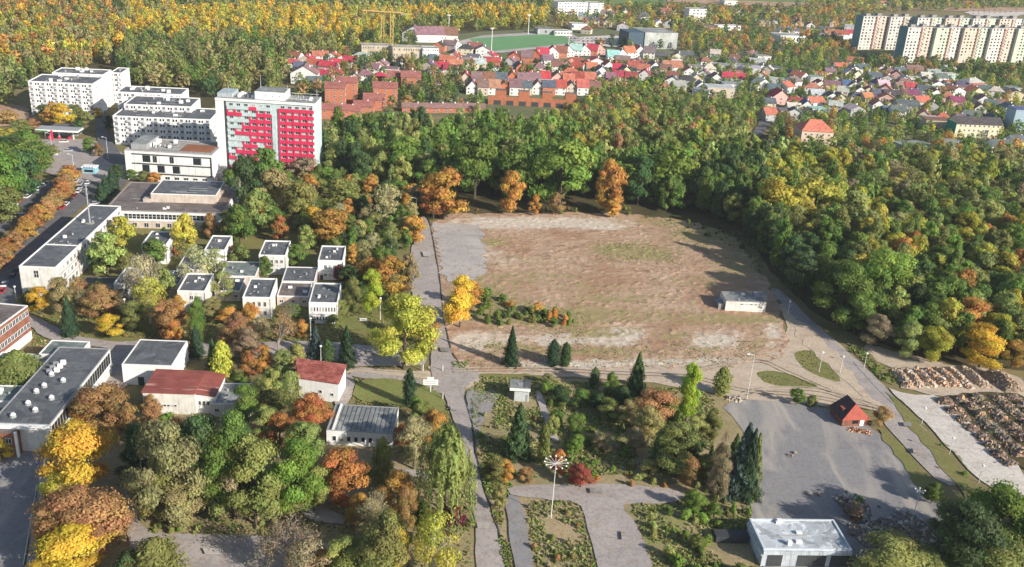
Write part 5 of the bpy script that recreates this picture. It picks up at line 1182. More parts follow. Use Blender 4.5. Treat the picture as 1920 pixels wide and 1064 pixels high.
KW = dict(broad='tree', tall='tall tree', birch='birch tree', bush='bush', willow='weeping willow', spruce='spruce', pine='pine', column='columnar conifer', bare='half-bare tree')
TREES = []
def vary(c, a=.14):
    k = R_.uniform(1 - a, 1 + a); return tuple(min(.9, x * k * R_.uniform(1 - a * .5, 1 + a * .5)) for x in c)
def tree_at(p, h, wd, kind, col, hi=False, parts=False):
    cr, tk, one = tree_mesh(kind, R_.randrange(5 if kind in ('broad', 'tall') else 2), hi)
    rz = R_.uniform(0, 6.28); q_ = R_.uniform(.86, 1.16); sc = (wd * q_, wd / q_, h); c = (*vary(PAL[col]), 1)
    if parts:
        t = link(kname(kind, col), None, None, p, rz); a = link('crown', cr, t, (0, 0, 0), 0, sc); a.color = c
        link('trunk', tk, t, (0, 0, 0), 0, sc)
    else:
        t = link(kname(kind, col), one, None, p, rz, sc); t.color = c
    return t
def T(u, vb, vt, wpx, kind, col, where, label=None, wide=None):
    """one tree: foot pixel, top row, crown width in pixels"""
    p = at(u, vb); h = max(1.2, height(u, vb, vt)); m = mpp(u, (vb + vt) / 2)
    t = tree_at(p, h, wpx * m * 1.02, kind, col, vb > 560, True)
    TREES.append((t, u, kind, col, where, label)); return t
LLW = 'in the lower left park'
for a in [
    (140, 1085, 985, 135, 'broad', 'Y', 'at the lower left edge'), (165, 1035, 905, 150, 'broad', 'B', 'at the lower left edge'), (225, 1000, 925, 60, 'broad', 'B', 'at the lower left edge'), (110, 1045, 960, 70, 'broad', 'A', 'at the lower left edge'), (155, 930, 785, 128, 'broad', 'Y', 'right of the arts building'),
    (120, 960, 880, 70, 'broad', 'y', 'right of the arts building'), (195, 812, 722, 115, 'broad', 'B', 'right of the arts building'), (150, 800, 750, 60, 'broad', 'A', 'right of the arts building'), (4, 862, 820, 45, 'broad', 'Y', 'at the left edge'),
    (40, 740, 655, 78, 'pine', 'O', 'between the felt roofs'), (295, 1095, 1008, 90, 'pine', 'O', 'at the bottom edge'), (245, 1100, 1035, 70, 'pine', 'D', 'at the bottom edge'),
    (318, 985, 778, 128, 'broad', 'o', LLW), (345, 940, 775, 90, 'broad', 'B', LLW), (305, 970, 860, 100, 'broad', 'O', LLW), (350, 985, 890, 90, 'broad', 'o', LLW), (388, 960, 768, 105, 'broad', 'D', LLW), (440, 965, 765, 105, 'broad', 'G', LLW), (405, 968, 845, 95, 'broad', 'P', LLW), (440, 975, 880, 80, 'broad', 'b', LLW),
    (480, 985, 800, 115, 'broad', 'O', LLW), (520, 975, 880, 95, 'broad', 'P', LLW), (560, 975, 815, 100, 'broad', 'g', LLW), (590, 960, 870, 70, 'broad', 'P', LLW), (575, 870, 785, 75, 'broad', 'P', LLW), (525, 840, 772, 65, 'broad', 'R', LLW), (588, 815, 735, 72, 'broad', 'R', LLW), (548, 800, 690, 50, 'birch', 'P', LLW),
    (500, 830, 755, 60, 'broad', 'P', LLW), (640, 950, 835, 92, 'broad', 'R', LLW), (600, 945, 880, 50, 'broad', 'A', LLW), (690, 905, 868, 28, 'broad', 'L', LLW), (717, 912, 822, 34, 'column', 'O', LLW), (745, 965, 878, 66, 'broad', 'A', LLW), (762, 1000, 905, 40, 'broad', 'B', LLW),
    (712, 1020, 918, 62, 'bare', 'o', LLW), (832, 972, 790, 115, 'willow', 'P', 'beside the central road'), (722, 1090, 960, 115, 'broad', 'O', 'at the bottom edge'), (812, 1090, 958, 95, 'birch', 'y', 'at the bottom edge'), (745, 1090, 985, 50, 'birch', 'Y', 'at the bottom edge'), (545, 1090, 985, 115, 'bare', 'p', 'at the bottom edge'), (500, 1090, 1020, 70, 'bare', 'b', 'at the bottom edge'), (600, 1090, 1030, 70, 'broad', 'B', 'at the bottom edge'),
    (640, 1095, 1005, 85, 'broad', 'O', 'at the bottom edge'), (575, 1105, 1010, 90, 'birch', 'b', 'at the bottom edge'), (690, 1090, 1000, 70, 'broad', 'P', 'at the bottom edge'), (675, 985, 925, 55, 'broad', 'A', LLW), (255, 900, 835, 60, 'broad', 'D', LLW),
    (668, 1085, 1050, 40, 'broad', 'L', 'at the bottom edge'), (775, 880, 775, 75, 'broad', 'b', 'right of the ribbed roof'), (815, 850, 762, 62, 'broad', 'A', 'right of the ribbed roof'), (758, 840, 795, 60, 'broad', 'R', 'right of the ribbed roof'), (790, 800, 750, 45, 'broad', 'O', 'right of the ribbed roof'), (767, 762, 692, 20, 'column', 'K', 'on the lawn by the crossing'), (782, 790, 740, 30, 'broad', 'G', 'on the lawn by the crossing'),
    (460, 800, 720, 70, 'broad', 'G', 'behind the lower left park'), (490, 760, 705, 50, 'broad', 'P', 'behind the lower left park'), (450, 870, 790, 80, 'broad', 'D', LLW), (340, 820, 780, 60, 'bare', 'W', 'before the tin-roofed building'), (690, 1000, 935, 60, 'broad', 'W', LLW), (850, 985, 950, 50, 'bush', 'M', 'under the willow'), (790, 985, 940, 45, 'bush', 'G', 'under the willow'),
    (757, 692, 545, 118, 'broad', 'y', 'beside the road crossing', 'big olive and yellow tree with bare lower trunk by the crossing'), (800, 650, 575, 45, 'broad', 'A', 'beside the road crossing'), (862, 614, 514, 72, 'broad', 'Y', 'on the cleared lot beside the road', 'golden yellow and amber tree alone on the road edge of the lot'), (885, 580, 525, 35, 'broad', 'A', 'on the cleared lot beside the road'),
    (697, 590, 502, 48, 'broad', 'L', 'by the small lawn'), (664, 594, 515, 30, 'tall', 'O', 'by the small lawn'), (636, 535, 495, 28, 'broad', 'M', 'beside the upper right pavilion'), (730, 560, 478, 78, 'broad', 'A', 'left of the central road'), (690, 545, 480, 50, 'broad', 'A', 'left of the central road'), (765, 555, 470, 40, 'broad', 'b', 'left of the central road'),
    (650, 686, 612, 38, 'spruce', 'K', 'below the narrow-windowed pavilion'), (592, 673, 612, 36, 'spruce', 'S', 'below the narrow-windowed pavilion'), (614, 682, 638, 26, 'column', 'D', 'below the narrow-windowed pavilion'),
    (522, 662, 585, 62, 'bare', 'B', 'below the pale-panelled pavilion'), (568, 634, 598, 30, 'broad', 'A', 'below the pale-panelled pavilion'), (445, 650, 583, 62, 'broad', 'B', 'below the pale-panelled pavilion'), (430, 610, 575, 40, 'broad', 'A', 'below the pale-panelled pavilion'), (465, 672, 615, 60, 'broad', 'p', 'below the pale-panelled pavilion'),
    (318, 640, 555, 62, 'broad', 'B', 'left of the paired-window pavilion'), (326, 645, 595, 45, 'broad', 'A', 'left of the paired-window pavilion'), (372, 650, 548, 30, 'tall', 'G', 'left of the paired-window pavilion'), (370, 668, 610, 28, 'spruce', 'K', 'left of the paired-window pavilion'), (400, 690, 635, 26, 'spruce', 'D', 'right of the plain white block'),
    (418, 708, 640, 36, 'column', 'y', 'right of the plain white block'), (366, 665, 632, 22, 'bush', 'R', 'right of the plain white block'),
    (1050, 760, 722, 45, 'broad', 'D', 'among the bushes'), (1088, 765, 728, 42, 'broad', 'G', 'among the bushes'), (1140, 790, 745, 48, 'broad', 'O', 'among the bushes'), (1175, 800, 748, 46, 'broad', 'o', 'among the bushes'), (1165, 760, 722, 36, 'pine', 'D', 'among the bushes'), (1080, 850, 812, 36, 'broad', 'g', 'among the bushes'), (1130, 850, 810, 40, 'broad', 'b', 'among the bushes'), (1190, 850, 800, 44, 'broad', 'b', 'among the bushes'), (1245, 800, 745, 44, 'broad', 'G', 'among the bushes'), (1305, 830, 770, 42, 'broad', 'P', 'among the bushes'), (1300, 880, 822, 46, 'broad', 'D', 'among the bushes'), (1215, 895, 860, 36, 'broad', 'P', 'among the bushes'), (1330, 880, 835, 30, 'spruce', 'D', 'among the bushes'), (1035, 820, 775, 26, 'broad', 'P', 'among the bushes'), (985, 905, 875, 34, 'broad', 'B', 'among the bushes'), (240, 520, 470, 44, 'broad', 'O', 'between the pavilions'), (310, 560, 500, 46, 'broad', 'P', 'between the pavilions'), (335, 590, 552, 30, 'broad', 'A', 'between the pavilions'), (405, 520, 462, 40, 'birch', 'P', 'between the pavilions'), (450, 500, 455, 42, 'broad', 'O', 'between the pavilions'), (555, 500, 455, 40, 'broad', 'G', 'between the pavilions'), (575, 470, 420, 44, 'broad', 'P', 'between the pavilions'), (470, 610, 566, 34, 'broad', 'A', 'between the pavilions'), (555, 600, 570, 28, 'broad', 'G', 'between the pavilions'), (400, 600, 555, 36, 'broad', 'o', 'between the pavilions'), (660, 545, 495, 50, 'broad', 'D', 'between the pavilions'), (640, 600, 560, 30, 'tall', 'O', 'between the pavilions'), 
    (76, 590, 533, 40, 'broad', 'Y', 'below the long school'), (133, 630, 555, 32, 'spruce', 'K', 'below the long school'), (116, 590, 515, 52, 'broad', 'o', 'below the long school'), (160, 595, 540, 40, 'broad', 'b', 'below the long school'), (190, 600, 530, 65, 'broad', 'B', 'below the long school'), (206, 635, 588, 50, 'broad', 'Y', 'below the long school'), (228, 590, 540, 35, 'broad', 'b', 'below the long school'), (55, 575, 548, 30, 'bush', 'D', 'below the long school'),
    (270, 585, 470, 68, 'birch', 'W', 'in the courtyard of the pavilions'), (282, 608, 515, 60, 'birch', 'y', 'in the courtyard of the pavilions'), (252, 620, 560, 50, 'broad', 'O', 'in the courtyard of the pavilions'), (368, 545, 455, 56, 'birch', 'W', 'in the courtyard of the pavilions'), (347, 480, 395, 42, 'tall', 'y', 'in the courtyard of the pavilions'), (230, 465, 402, 50, 'broad', 'y', 'beside the long school wing'),
    (203, 518, 430, 66, 'broad', 'P', 'beside the long school wing'), (180, 515, 450, 30, 'broad', 'D', 'beside the long school wing'), (290, 500, 445, 52, 'broad', 'G', 'in the courtyard of the pavilions'), (332, 480, 458, 22, 'bush', 'R', 'in the courtyard of the pavilions'), (440, 492, 458, 22, 'broad', 'A', 'in the courtyard of the pavilions'), (396, 450, 395, 26, 'broad', 'B', 'before the hall gallery'), (420, 565, 505, 40, 'birch', 'P', 'in the courtyard of the pavilions'),
    (425, 440, 395, 45, 'broad', 'O', 'before the hall gallery'), (498, 520, 478, 30, 'broad', 'G', 'before the brick-footed pavilion'), (625, 480, 445, 30, 'broad', 'O', 'behind the upper right pavilion'),
    (1150, 408, 368, 36, 'broad', 'A', 'on the north lot edge'), (832, 412, 310, 88, 'broad', 'A', 'on the north lot edge'), (812, 412, 345, 50, 'broad', 'R', 'on the north lot edge'), (956, 400, 314, 44, 'tall', 'A', 'on the north lot edge'), (1003, 404, 362, 25, 'broad', 'A', 'on the north lot edge'), (1042, 403, 360, 36, 'broad', 'B', 'on the north lot edge'), (1141, 398, 292, 50, 'tall', 'A', 'on the north lot edge'),
    (1048, 388, 255, 112, 'broad', 'g', 'in the first rank behind the lot'), (975, 375, 262, 80, 'tall', 'G', 'in the first rank behind the lot'), (890, 372, 245, 90, 'broad', 'G', 'in the first rank behind the lot'), (1262, 372, 262, 88, 'tall', 'g', 'in the first rank behind the lot'), (1195, 385, 285, 60, 'broad', 'D', 'in the first rank behind the lot'), (760, 345, 250, 80, 'broad', 'g', 'in the first rank behind the lot'), (1440, 435, 325, 92, 'broad', 'y', 'at the corner of the right wood'), (1520, 430, 322, 92, 'broad', 'y', 'at the corner of the right wood'),
    (1590, 445, 345, 60, 'tall', 'P', 'at the corner of the right wood'), (724, 430, 342, 72, 'birch', 'W', 'in the thicket right of the hall'), (620, 455, 388, 90, 'broad', 'A', 'in the thicket right of the hall'), (525, 455, 400, 34, 'broad', 'R', 'in the thicket right of the hall'), (585, 430, 385, 50, 'broad', 'Y', 'in the thicket right of the hall'), (775, 460, 400, 42, 'broad', 'A', 'beside the head of the central road'), (790, 350, 300, 26, 'broad', 'Y', 'behind the head of the central road'),
    (515, 400, 310, 70, 'broad', 'o', 'below the hotel'), (520, 400, 350, 45, 'broad', 'y', 'below the hotel'), (462, 400, 285, 60, 'broad', 'D', 'below the hotel'), (500, 360, 272, 60, 'broad', 'G', 'below the hotel'), (575, 350, 290, 60, 'broad', 'b', 'below the hotel'), (560, 420, 335, 60, 'broad', 'O', 'below the hotel'), (450, 460, 380, 60, 'broad', 'G', 'right of the hall'), (485, 440, 350, 60, 'broad', 'P', 'right of the hall'), (640, 400, 330, 70, 'broad', 'O', 'in the thicket right of the hall'),
    (957, 686, 612, 32, 'spruce', 'K', 'on the sandy track'), (1036, 687, 636, 26, 'pine', 'K', 'on the sandy track'), (1059, 687, 641, 24, 'pine', 'D', 'on the sandy track'), (1190, 748, 660, 46, 'spruce', 'D', 'right of the utility hut'), (1113, 728, 688, 22, 'pine', 'D', 'right of the utility hut'), (1143, 745, 695, 30, 'broad', 'G', 'right of the utility hut'), (1286, 790, 672, 44, 'tall', 'L', 'beside the asphalt yard'), (1290, 760, 690, 34, 'tall', 'g', 'beside the asphalt yard'),
    (1351, 740, 687, 29, 'column', 'O', 'on the sandy track'), (1225, 800, 728, 82, 'broad', 'B', 'among the bushes'), (1215, 830, 762, 70, 'broad', 'o', 'among the bushes'), (1332, 830, 760, 34, 'tall', 'O', 'beside the asphalt yard'), (1262, 895, 788, 88, 'broad', 'O', 'among the bushes'), (1285, 905, 850, 60, 'broad', 'B', 'among the bushes'), (1395, 935, 800, 44, 'spruce', 'K', 'at the edge of the asphalt yard'), (1384, 928, 790, 62, 'spruce', 'S', 'at the edge of the asphalt yard'), (1405, 932, 808, 36, 'spruce', 'O', 'at the edge of the asphalt yard'), (1368, 905, 812, 40, 'spruce', 'D', 'at the edge of the asphalt yard'), (1236, 880, 800, 40, 'pine', 'D', 'among the bushes'), (1320, 905, 850, 50, 'broad', 'O', 'among the bushes'), (1078, 815, 770, 40, 'broad', 'G', 'among the bushes'), (1120, 770, 735, 40, 'broad', 'D', 'among the bushes'), (1300, 960, 915, 40, 'broad', 'g', 'left of the lower depot'), (1342, 945, 815, 36, 'tall', 'b', 'at the edge of the asphalt yard'), (1360, 850, 800, 22, 'bare', 'b', 'at the edge of the asphalt yard'),
    (970, 855, 757, 60, 'spruce', 'D', 'below the utility hut'), (1017, 870, 795, 20, 'column', 'O', 'below the utility hut'), (946, 905, 860, 32, 'broad', 'A', 'beside the central road'), (925, 905, 850, 45, 'broad', 'O', 'beside the central road'), (936, 960, 905, 32, 'broad', 'o', 'beside the central road'), (1088, 915, 872, 56, 'broad', 'C', 'above the cracked road'), (1045, 895, 840, 34, 'broad', 'R', 'above the cracked road'),
    (1492, 760, 724, 28, 'broad', 'G', 'at the top of the asphalt yard'), (1520, 762, 742, 24, 'bush', 'O', 'at the top of the asphalt yard'), (1650, 800, 758, 34, 'broad', 'B', 'beside the brick gatehouse'), (1672, 1090, 1012, 150, 'broad', 'P', 'at the bottom edge'), (1735, 1090, 1030, 80, 'broad', 'P', 'at the bottom edge'), (1848, 1055, 892, 125, 'broad', 'G', 'at the lower right corner'), (1800, 1085, 930, 125, 'broad', 'D', 'at the lower right corner'), (1860, 1090, 975, 130, 'broad', 'O', 'at the lower right corner'),
    (1985, 1010, 850, 110, 'broad', 'G', 'at the lower right corner'), (1950, 1090, 900, 130, 'broad', 'D', 'at the lower right corner'), (1790, 1010, 925, 80, 'broad', 'O', 'at the lower right corner'),
    (1908, 1015, 945, 46, 'broad', 'Y', 'at the lower right corner'), (1910, 1080, 1000, 70, 'broad', 'A', 'at the lower right corner'), (1745, 945, 900, 34, 'broad', 'G', 'beside the asphalt yard lamp'), (1605, 960, 930, 20, 'bush', 'G', 'on the rubble'), (1600, 975, 945, 40, 'bush', 'p', 'on the rubble'),
    (1745, 680, 605, 55, 'broad', 'y', 'at the front of the right wood'), (1700, 670, 598, 55, 'broad', 'P', 'at the front of the right wood'), (1640, 650, 585, 60, 'broad', 'b', 'at the front of the right wood'), (1835, 690, 600, 70, 'broad', 'Y', 'at the front of the right wood'), (1810, 640, 550, 80, 'broad', 'A', 'at the front of the right wood'), (1860, 660, 580, 60, 'broad', 'y', 'at the front of the right wood'), (1895, 690, 630, 40, 'broad', 'A', 'at the front of the right wood'),
    (1570, 610, 480, 110, 'broad', 'G', 'at the front of the right wood'), (1640, 590, 450, 110, 'broad', 'g', 'at the front of the right wood'), (1500, 560, 470, 70, 'broad', 'D', 'at the front of the right wood'), (1600, 625, 540, 70, 'broad', 'G', 'at the front of the right wood')]:
    T(*a)
# orange hedge row, left mass, roadside and other rows
def polyl(P, t):
    k = t * (len(P) - 1); i = min(int(k), len(P) - 2); f = k - i
    return P[i][0] * (1 - f) + P[i + 1][0] * f, P[i][1] * (1 - f) + P[i + 1][1] * f
for i in range(17):
    u, v = polyl([(-10, 515), (60, 440), (115, 385), (132, 345)], i / 16)
    T(u, v, v - 44 + i * .4, 36, 'broad', R_.choice('BRAB'), 'in the orange hedge between streets')
for u, v, h_, c in [(20, 385, 110, 'G'), (45, 372, 100, 'D'), (5, 350, 90, 'G'), (60, 335, 80, 'G'), (15, 415, 70, 'O'), (30, 330, 80, 'D'), (-5, 400, 80, 'G'), (50, 300, 60, 'G'), (75, 310, 40, 'O'), (20, 290, 50, 'y'), (0, 310, 60, 'D')]:
    T(u, v, v - h_, 70, 'broad', c, 'beside the left street')
for u, v, h_, w_, c in [(100, 235, 45, 40, 'A'), (120, 240, 50, 34, 'Y'), (85, 225, 30, 30, 'G'), (140, 232, 38, 30, 'O'), (160, 235, 28, 28, 'O'), (185, 222, 22, 20, 'Y'), (150, 255, 32, 24, 'D'), (60, 250, 30, 34, 'B'), (15, 235, 30, 40, 'B'), (170, 290, 34, 24, 'g'), (185, 295, 28, 18, 'B'), (205, 245, 30, 16, 'K'), (40, 262, 40, 40, 'O')]:
    T(u, v, v - h_, w_, 'broad', c, 'around the filling station')
for u, v, h_, w_, c, k in [(212, 358, 46, 24, 'K', 'spruce'), (200, 368, 40, 26, 'K', 'spruce'), (222, 345, 40, 24, 'D', 'broad'), (245, 338, 22, 26, 'G', 'broad'), (270, 340, 20, 30, 'O', 'broad'), (290, 342, 20, 26, 'A', 'broad'), (325, 338, 26, 28, 'W', 'birch'), (355, 336, 22, 24, 'D', 'broad'), (382, 338, 28, 26, 'B', 'broad'), (430, 345, 30, 30, 'D', 'broad'), (190, 378, 34, 28, 'K', 'spruce')]:
    T(u, v, v - h_, w_, k, c, 'between the hall and the office block')

# bushes on the wild ground
def scatter(poly, n, f, ):
    P = [at(*p).to_2d() for p in poly]; xs = [p.x for p in P]; ys = [p.y for p in P]; k = 0; tries = 0
    while k < n and tries < n * 40:
        tries += 1; x, y = R_.uniform(min(xs), max(xs)), R_.uniform(min(ys), max(ys))
        if inpoly(x, y, P): f(x, y); k += 1
BUSH = []
def bush(x, y, pal='GGOPODBb', smin=1.4, smax=4.2, where='wild ground'):
    if not clear(x, y, 1.5): return
    w_ = R_.uniform(smin, smax) * R_.uniform(.7, 1); c = R_.choice(pal)
    t = tree_at(Vector((x, y, 0)), w_ * R_.uniform(.6, 1.1), w_, 'bush' if w_ < 3.6 else 'broad', c, False)
    t.name = 'bush' if w_ < 3.6 else 'sapling'; BUSH.append((t, c, where))
ROADS = [[at(*p).to_2d() for p in q] for q in (
    [(784, 408), (802, 408), (830, 600), (850, 690), (905, 702), (880, 735), (892, 860), (925, 975), (955, 1110), (888, 1110), (878, 880), (842, 770), (806, 690), (775, 560), (762, 520), (782, 440)],
    [(950, 914), (1000, 910), (1265, 920), (1290, 935), (1250, 948), (1180, 945), (1195, 985), (1240, 1110), (1130, 1110), (1085, 942), (960, 934)],
    [(946, 930), (972, 932), (1012, 1110), (972, 1110)], [(1003, 735), (1014, 735), (1050, 830), (1036, 830)],
    [(232, 930), (254, 930), (258, 1002), (565, 1012), (565, 1110), (300, 1110), (240, 1020)],
    [(50, 590), (130, 632), (560, 640), (800, 672), (800, 700), (650, 712), (450, 672), (120, 648)],
    [(1440, 545), (1462, 545), (1540, 620), (1625, 685), (1820, 905), (1765, 918), (1590, 712)],
    [(1655, 725), (1765, 742), (1935, 895), (1935, 965), (1800, 868)], [(1350, 760), (1640, 800), (1745, 915), (1770, 1100), (1440, 1110), (1405, 960), (1420, 900)],
    [(-60, 430), (60, 352), (150, 312), (175, 330), (60, 395), (-60, 490)], [(-60, 600), (30, 470), (140, 365), (240, 322), (240, 345), (150, 383), (20, 600)], [(60, 275), (150, 262), (250, 300), (250, 325), (180, 345), (60, 318)])]
# footprints of buildings so that nothing grows through them
bpy.context.view_layer.update()
FOOT = []
for t in COL.objects:
    if t.parent is None and t.get('category') in ('building', 'hut', 'house', 'canopy', 'apartment block', 'kiosk', 'wall'):
        mw = t.matrix_world; xs = []; ys = []
        for c in t.children:
            if c.type == 'MESH' and c.name.split('.')[0] in ('wall', 'side_wall', 'section', 'shop', 'canopy_roof', 'annex', 'wall_face', 'roof'):
                for q in c.bound_box:
                    p_ = c.matrix_basis @ Vector(q); xs.append(p_.x); ys.append(p_.y)
        if xs: FOOT.append((mw.inverted(), min(xs), max(xs), min(ys), max(ys), mw.translation.x, mw.translation.y, max(max(xs) - min(xs), max(ys) - min(ys)) * 1.5))
def clear(x, y, m=2.0):
    for R0 in ROADS:
        if inpoly(x, y, R0): return False
    for iv, a, b, c, d, cx, cy, rr in FOOT:
        if abs(x - cx) > rr + m or abs(y - cy) > rr + m: continue
        q = iv @ Vector((x, y, 0))
        if a - m < q.x < b + m and c - m < q.y < d + m: return False
    return True
WG = 'on the wild ground'
scatter([(1010, 720), (1120, 725), (1260, 745), (1300, 800), (1240, 800), (1200, 890), (1060, 850), (1030, 780)], 34, lambda x, y: bush(x, y, 'GGOgGPoPg', 1.4, 4.6, WG))
scatter([(1060, 860), (1190, 880), (1260, 905), (1290, 920), (1060, 905)], 22, lambda x, y: bush(x, y, 'OPABgG', 1.2, 2.8, 'above the cracked road'))
scatter([(1190, 955), (1290, 940), (1330, 930), (1410, 1000), (1420, 1090), (1240, 1090), (1215, 1000)], 60, lambda x, y: bush(x, y, 'GGgOPGOg', 1.4, 4.2, 'left of the lower depot'))
scatter([(1300, 900), (1420, 920), (1410, 975), (1320, 960)], 22, lambda x, y: bush(x, y, 'OPgO', 1.2, 2.8, 'around the blue-green spruce'))
scatter([(985, 950), (1080, 945), (1130, 1090), (1010, 1090)], 26, lambda x, y: bush(x, y, 'OWBoPW', 1.0, 2.4, 'around the ringed lamp'))
scatter([(900, 740), (1000, 740), (1030, 830), (940, 880), (905, 850)], 22, lambda x, y: bush(x, y, 'OBWoG', .9, 2.2, 'below the utility hut'))
scatter([(885, 540), (960, 570), (1090, 600), (1100, 615), (930, 612), (885, 600)], 62, lambda x, y: bush(x, y, 'GGDGOGA', 1.6, 4.6, 'on the weedy lot'))
scatter([(1610, 650), (1690, 720), (1660, 725), (1600, 660)], 14, lambda x, y: bush(x, y, 'GOg', .8, 2.0, 'on the verge above the stone rows'))
scatter([(1690, 745), (1745, 800), (1850, 900), (1800, 900), (1700, 790)], 26, lambda x, y: bush(x, y, 'GgD', 1.0, 2.6, 'beside the pale gravel road'))
scatter([(1650, 805), (1690, 850), (1745, 930), (1730, 935), (1680, 870)], 16, lambda x, y: bush(x, y, 'gGO', 1, 2.6, 'beside the service road'))
scatter([(1140, 395), (1290, 415), (1380, 440), (1420, 500), (1380, 470), (1250, 420)], 26, lambda x, y: bush(x, y, 'GODO', 1, 3, 'along the shaded edge of the lot'))
scatter([(800, 395), (1180, 392), (1170, 402), (815, 404)], 24, lambda x, y: bush(x, y, 'GOABO', 1, 3, 'along the north lot edge'))
scatter([(260, 960), (600, 975), (660, 1005), (260, 1003)], 30, lambda x, y: bush(x, y, 'OWPGg', 1, 2.6, 'above the lower left path'))
scatter([(640, 930), (880, 940), (890, 1064), (700, 1064)], 20, lambda x, y: bush(x, y, 'OWBo', .9, 2.2, 'left of the lower central road'))
scatter([(430, 590), (640, 640), (760, 655), (560, 650), (420, 640)], 26, lambda x, y: bush(x, y, 'OBRWG', .9, 2.4, 'along the campus path'))
scatter([(60, 600), (300, 610), (300, 650), (100, 640)], 22, lambda x, y: bush(x, y, 'OBAG', .9, 2.6, 'left along the campus path'))
scatter([(500, 680), (560, 670), (650, 690), (660, 700), (520, 700)], 10, lambda x, y: bush(x, y, 'GRO', .9, 2, 'around the tiled building'))

# labels of bushes and single trees
ROWS = {}
for t, c, wh in BUSH: ROWS.setdefault((t.name.split('.')[0], c, wh), []).append(t)
for (nm, c, wh), ts in ROWS.items():
    ts.sort(key=lambda t: px(t.location)[0])
    for i, t in enumerate(ts):
        lab = f'{CN[c]} {nm} {wh}' + (f', {ORD[i] if i < 25 else str(i + 1) + "th"} from the left' if len(ts) > 1 else '')
        tag(t, lab, nm, f'bushes {wh}')
ROWS = {}
for t, u, k, c, wh, lab in TREES: ROWS.setdefault((k, c, wh), []).append((u, t, lab))
for (k, c, wh), ts in ROWS.items():
    ts.sort(key=lambda q: q[0])
    for i, (u, t, lab) in enumerate(ts):
        tag(t, lab or f'{CN[c]} {KW[k]} {wh}' + (f', {ORD[i]} of {len(ts)} from the left' if len(ts) > 1 else ''), 'bush' if k == 'bush' else 'tree', f'trees {wh}')

# woods: individually planted trees, the farthest ones merged
OCC = [(t.location.x, t.location.y, (t.children[0].scale.x if t.children else t.scale.x) * .5) for t, *_ in TREES]
for u_, v_, r_ in ((1528, 292, 14), (1515, 300, 9), (1545, 300, 9), (1815, 262, 12), (1840, 264, 12), (1790, 262, 10)):
    OCC.append((at(u_, v_).x, at(u_, v_).y, r_))
WOOD = []
def wood(poly, spacing, hr, wr, pick, where, merge=False, margin=3.0, skip=.0):
    P = [at(*p).to_2d() for p in poly]; xs = [p.x for p in P]; ys = [p.y for p in P]
    y = min(ys); row_ = 0
    while y < max(ys):
        x = min(xs) + (row_ % 2) * spacing / 2
        while x < max(xs):
            qx, qy = x + R_.uniform(-.38, .38) * spacing, y + R_.uniform(-.38, .38) * spacing; x += spacing
            if R_.random() < skip or not inpoly(qx, qy, P): continue
            if any((qx - a) ** 2 + (qy - b) ** 2 < (r * .75) ** 2 for a, b, r in OCC if abs(qx - a) < 12): continue
            if not clear(qx, qy, margin): continue
            u, v = px((qx, qy, 0)); k, c = pick(u, v)
            hh = R_.uniform(*hr) * (1.15 if k == 'tall' else 1); ww = R_.uniform(*wr) * (.8 if k == 'tall' else 1)
            if R_.random() < .12: hh *= .75; ww *= .8
            WOOD.append((qx, qy, hh, ww, k, c, where, merge))
        y += spacing * .87; row_ += 1
def mix(s, kinds='bbbt'):
    return lambda u, v: ({'b': 'broad', 't': 'tall', 'i': 'birch', 's': 'spruce', 'r': 'bare'}[R_.choice(kinds)], R_.choice(s))
def grove(u, v):
    if v < 330 and 1080 < u < 1400: return R_.choice(('broad', 'broad', 'tall')), R_.choice('GOOPByPG')
    if u > 1250: return R_.choice(('broad', 'tall')), R_.choice('GDDGO')
    if 820 < u < 1300: return R_.choice(('broad', 'tall', 'broad')), R_.choice('GgGgGGPg')
    return R_.choice(('broad', 'broad', 'tall')), R_.choice('GgGDOGPP')
wood([(615, 262), (800, 262), (1000, 258), (1130, 262), (1270, 262), (1400, 290), (1430, 330), (1400, 410), (1300, 408), (1180, 385), (1100, 372), (800, 372), (740, 362), (640, 345), (600, 320)], 8.8, (15, 20), (10, 14), grove, 'in the grove behind the lot')
wood([(420, 345), (600, 335), (780, 370), (790, 402), (770, 455), (755, 530), (690, 540), (660, 490), (655, 450), (560, 440), (480, 445), (425, 440)], 7.5, (8, 13), (6, 9.5), mix('OOGoPWGgADo', 'bbbit'), 'in the thicket by the hall')
def rw(u, v):
    d = v - 300
    if 1380 < u < 1560 and v < 440: return 'broad', R_.choice('yyPG')
    if u > 1600 and 470 < v < 560: return R_.choice(('broad', 'broad', 'tall')), R_.choice('yyGGOgAP')
    if v < 470: return R_.choice(('broad', 'broad', 'birch', 'tall')), R_.choice('OGGOPGgyoPyb' if u > 1560 else 'GGOgPy')
    if u > 1750: return 'broad', R_.choice('GGOyGyPAgGP')
    return R_.choice(('broad', 'broad', 'tall')), R_.choice('GDGDOGP')
wood([(1300, 400), (1400, 300), (1425, 350), (1440, 440), (1500, 540), (1480, 545), (1428, 480), (1385, 428), (1330, 418)], 7.0, (16, 20), (9, 12), lambda u, v: (R_.choice(('broad', 'tall')), R_.choice('GDGDO')), 'on the shaded wood edge')
wood([(1400, 300), (1560, 318), (1700, 318), (1940, 332), (1985, 420), (1990, 700), (1900, 690), (1780, 670), (1680, 650), (1560, 605), (1490, 545), (1435, 470), (1415, 420), (1425, 350)], 8.4, (13, 19), (10, 14), rw, 'in the right wood')
wood([(1085, 206), (1230, 200), (1380, 208), (1420, 240), (1405, 262), (1260, 262), (1130, 262), (1000, 250), (1000, 236)], 9, (8, 12), (7, 10), mix('OOPyBGGgP', 'bbti'), 'below the red estate')
wood([(1505, 265), (1700, 262), (1925, 292), (1940, 325), (1700, 312), (1560, 310), (1450, 292), (1430, 262)], 9, (8, 12), (7, 10), mix('OGGPAyDO', 'bbbi'), 'at the far wood edge')
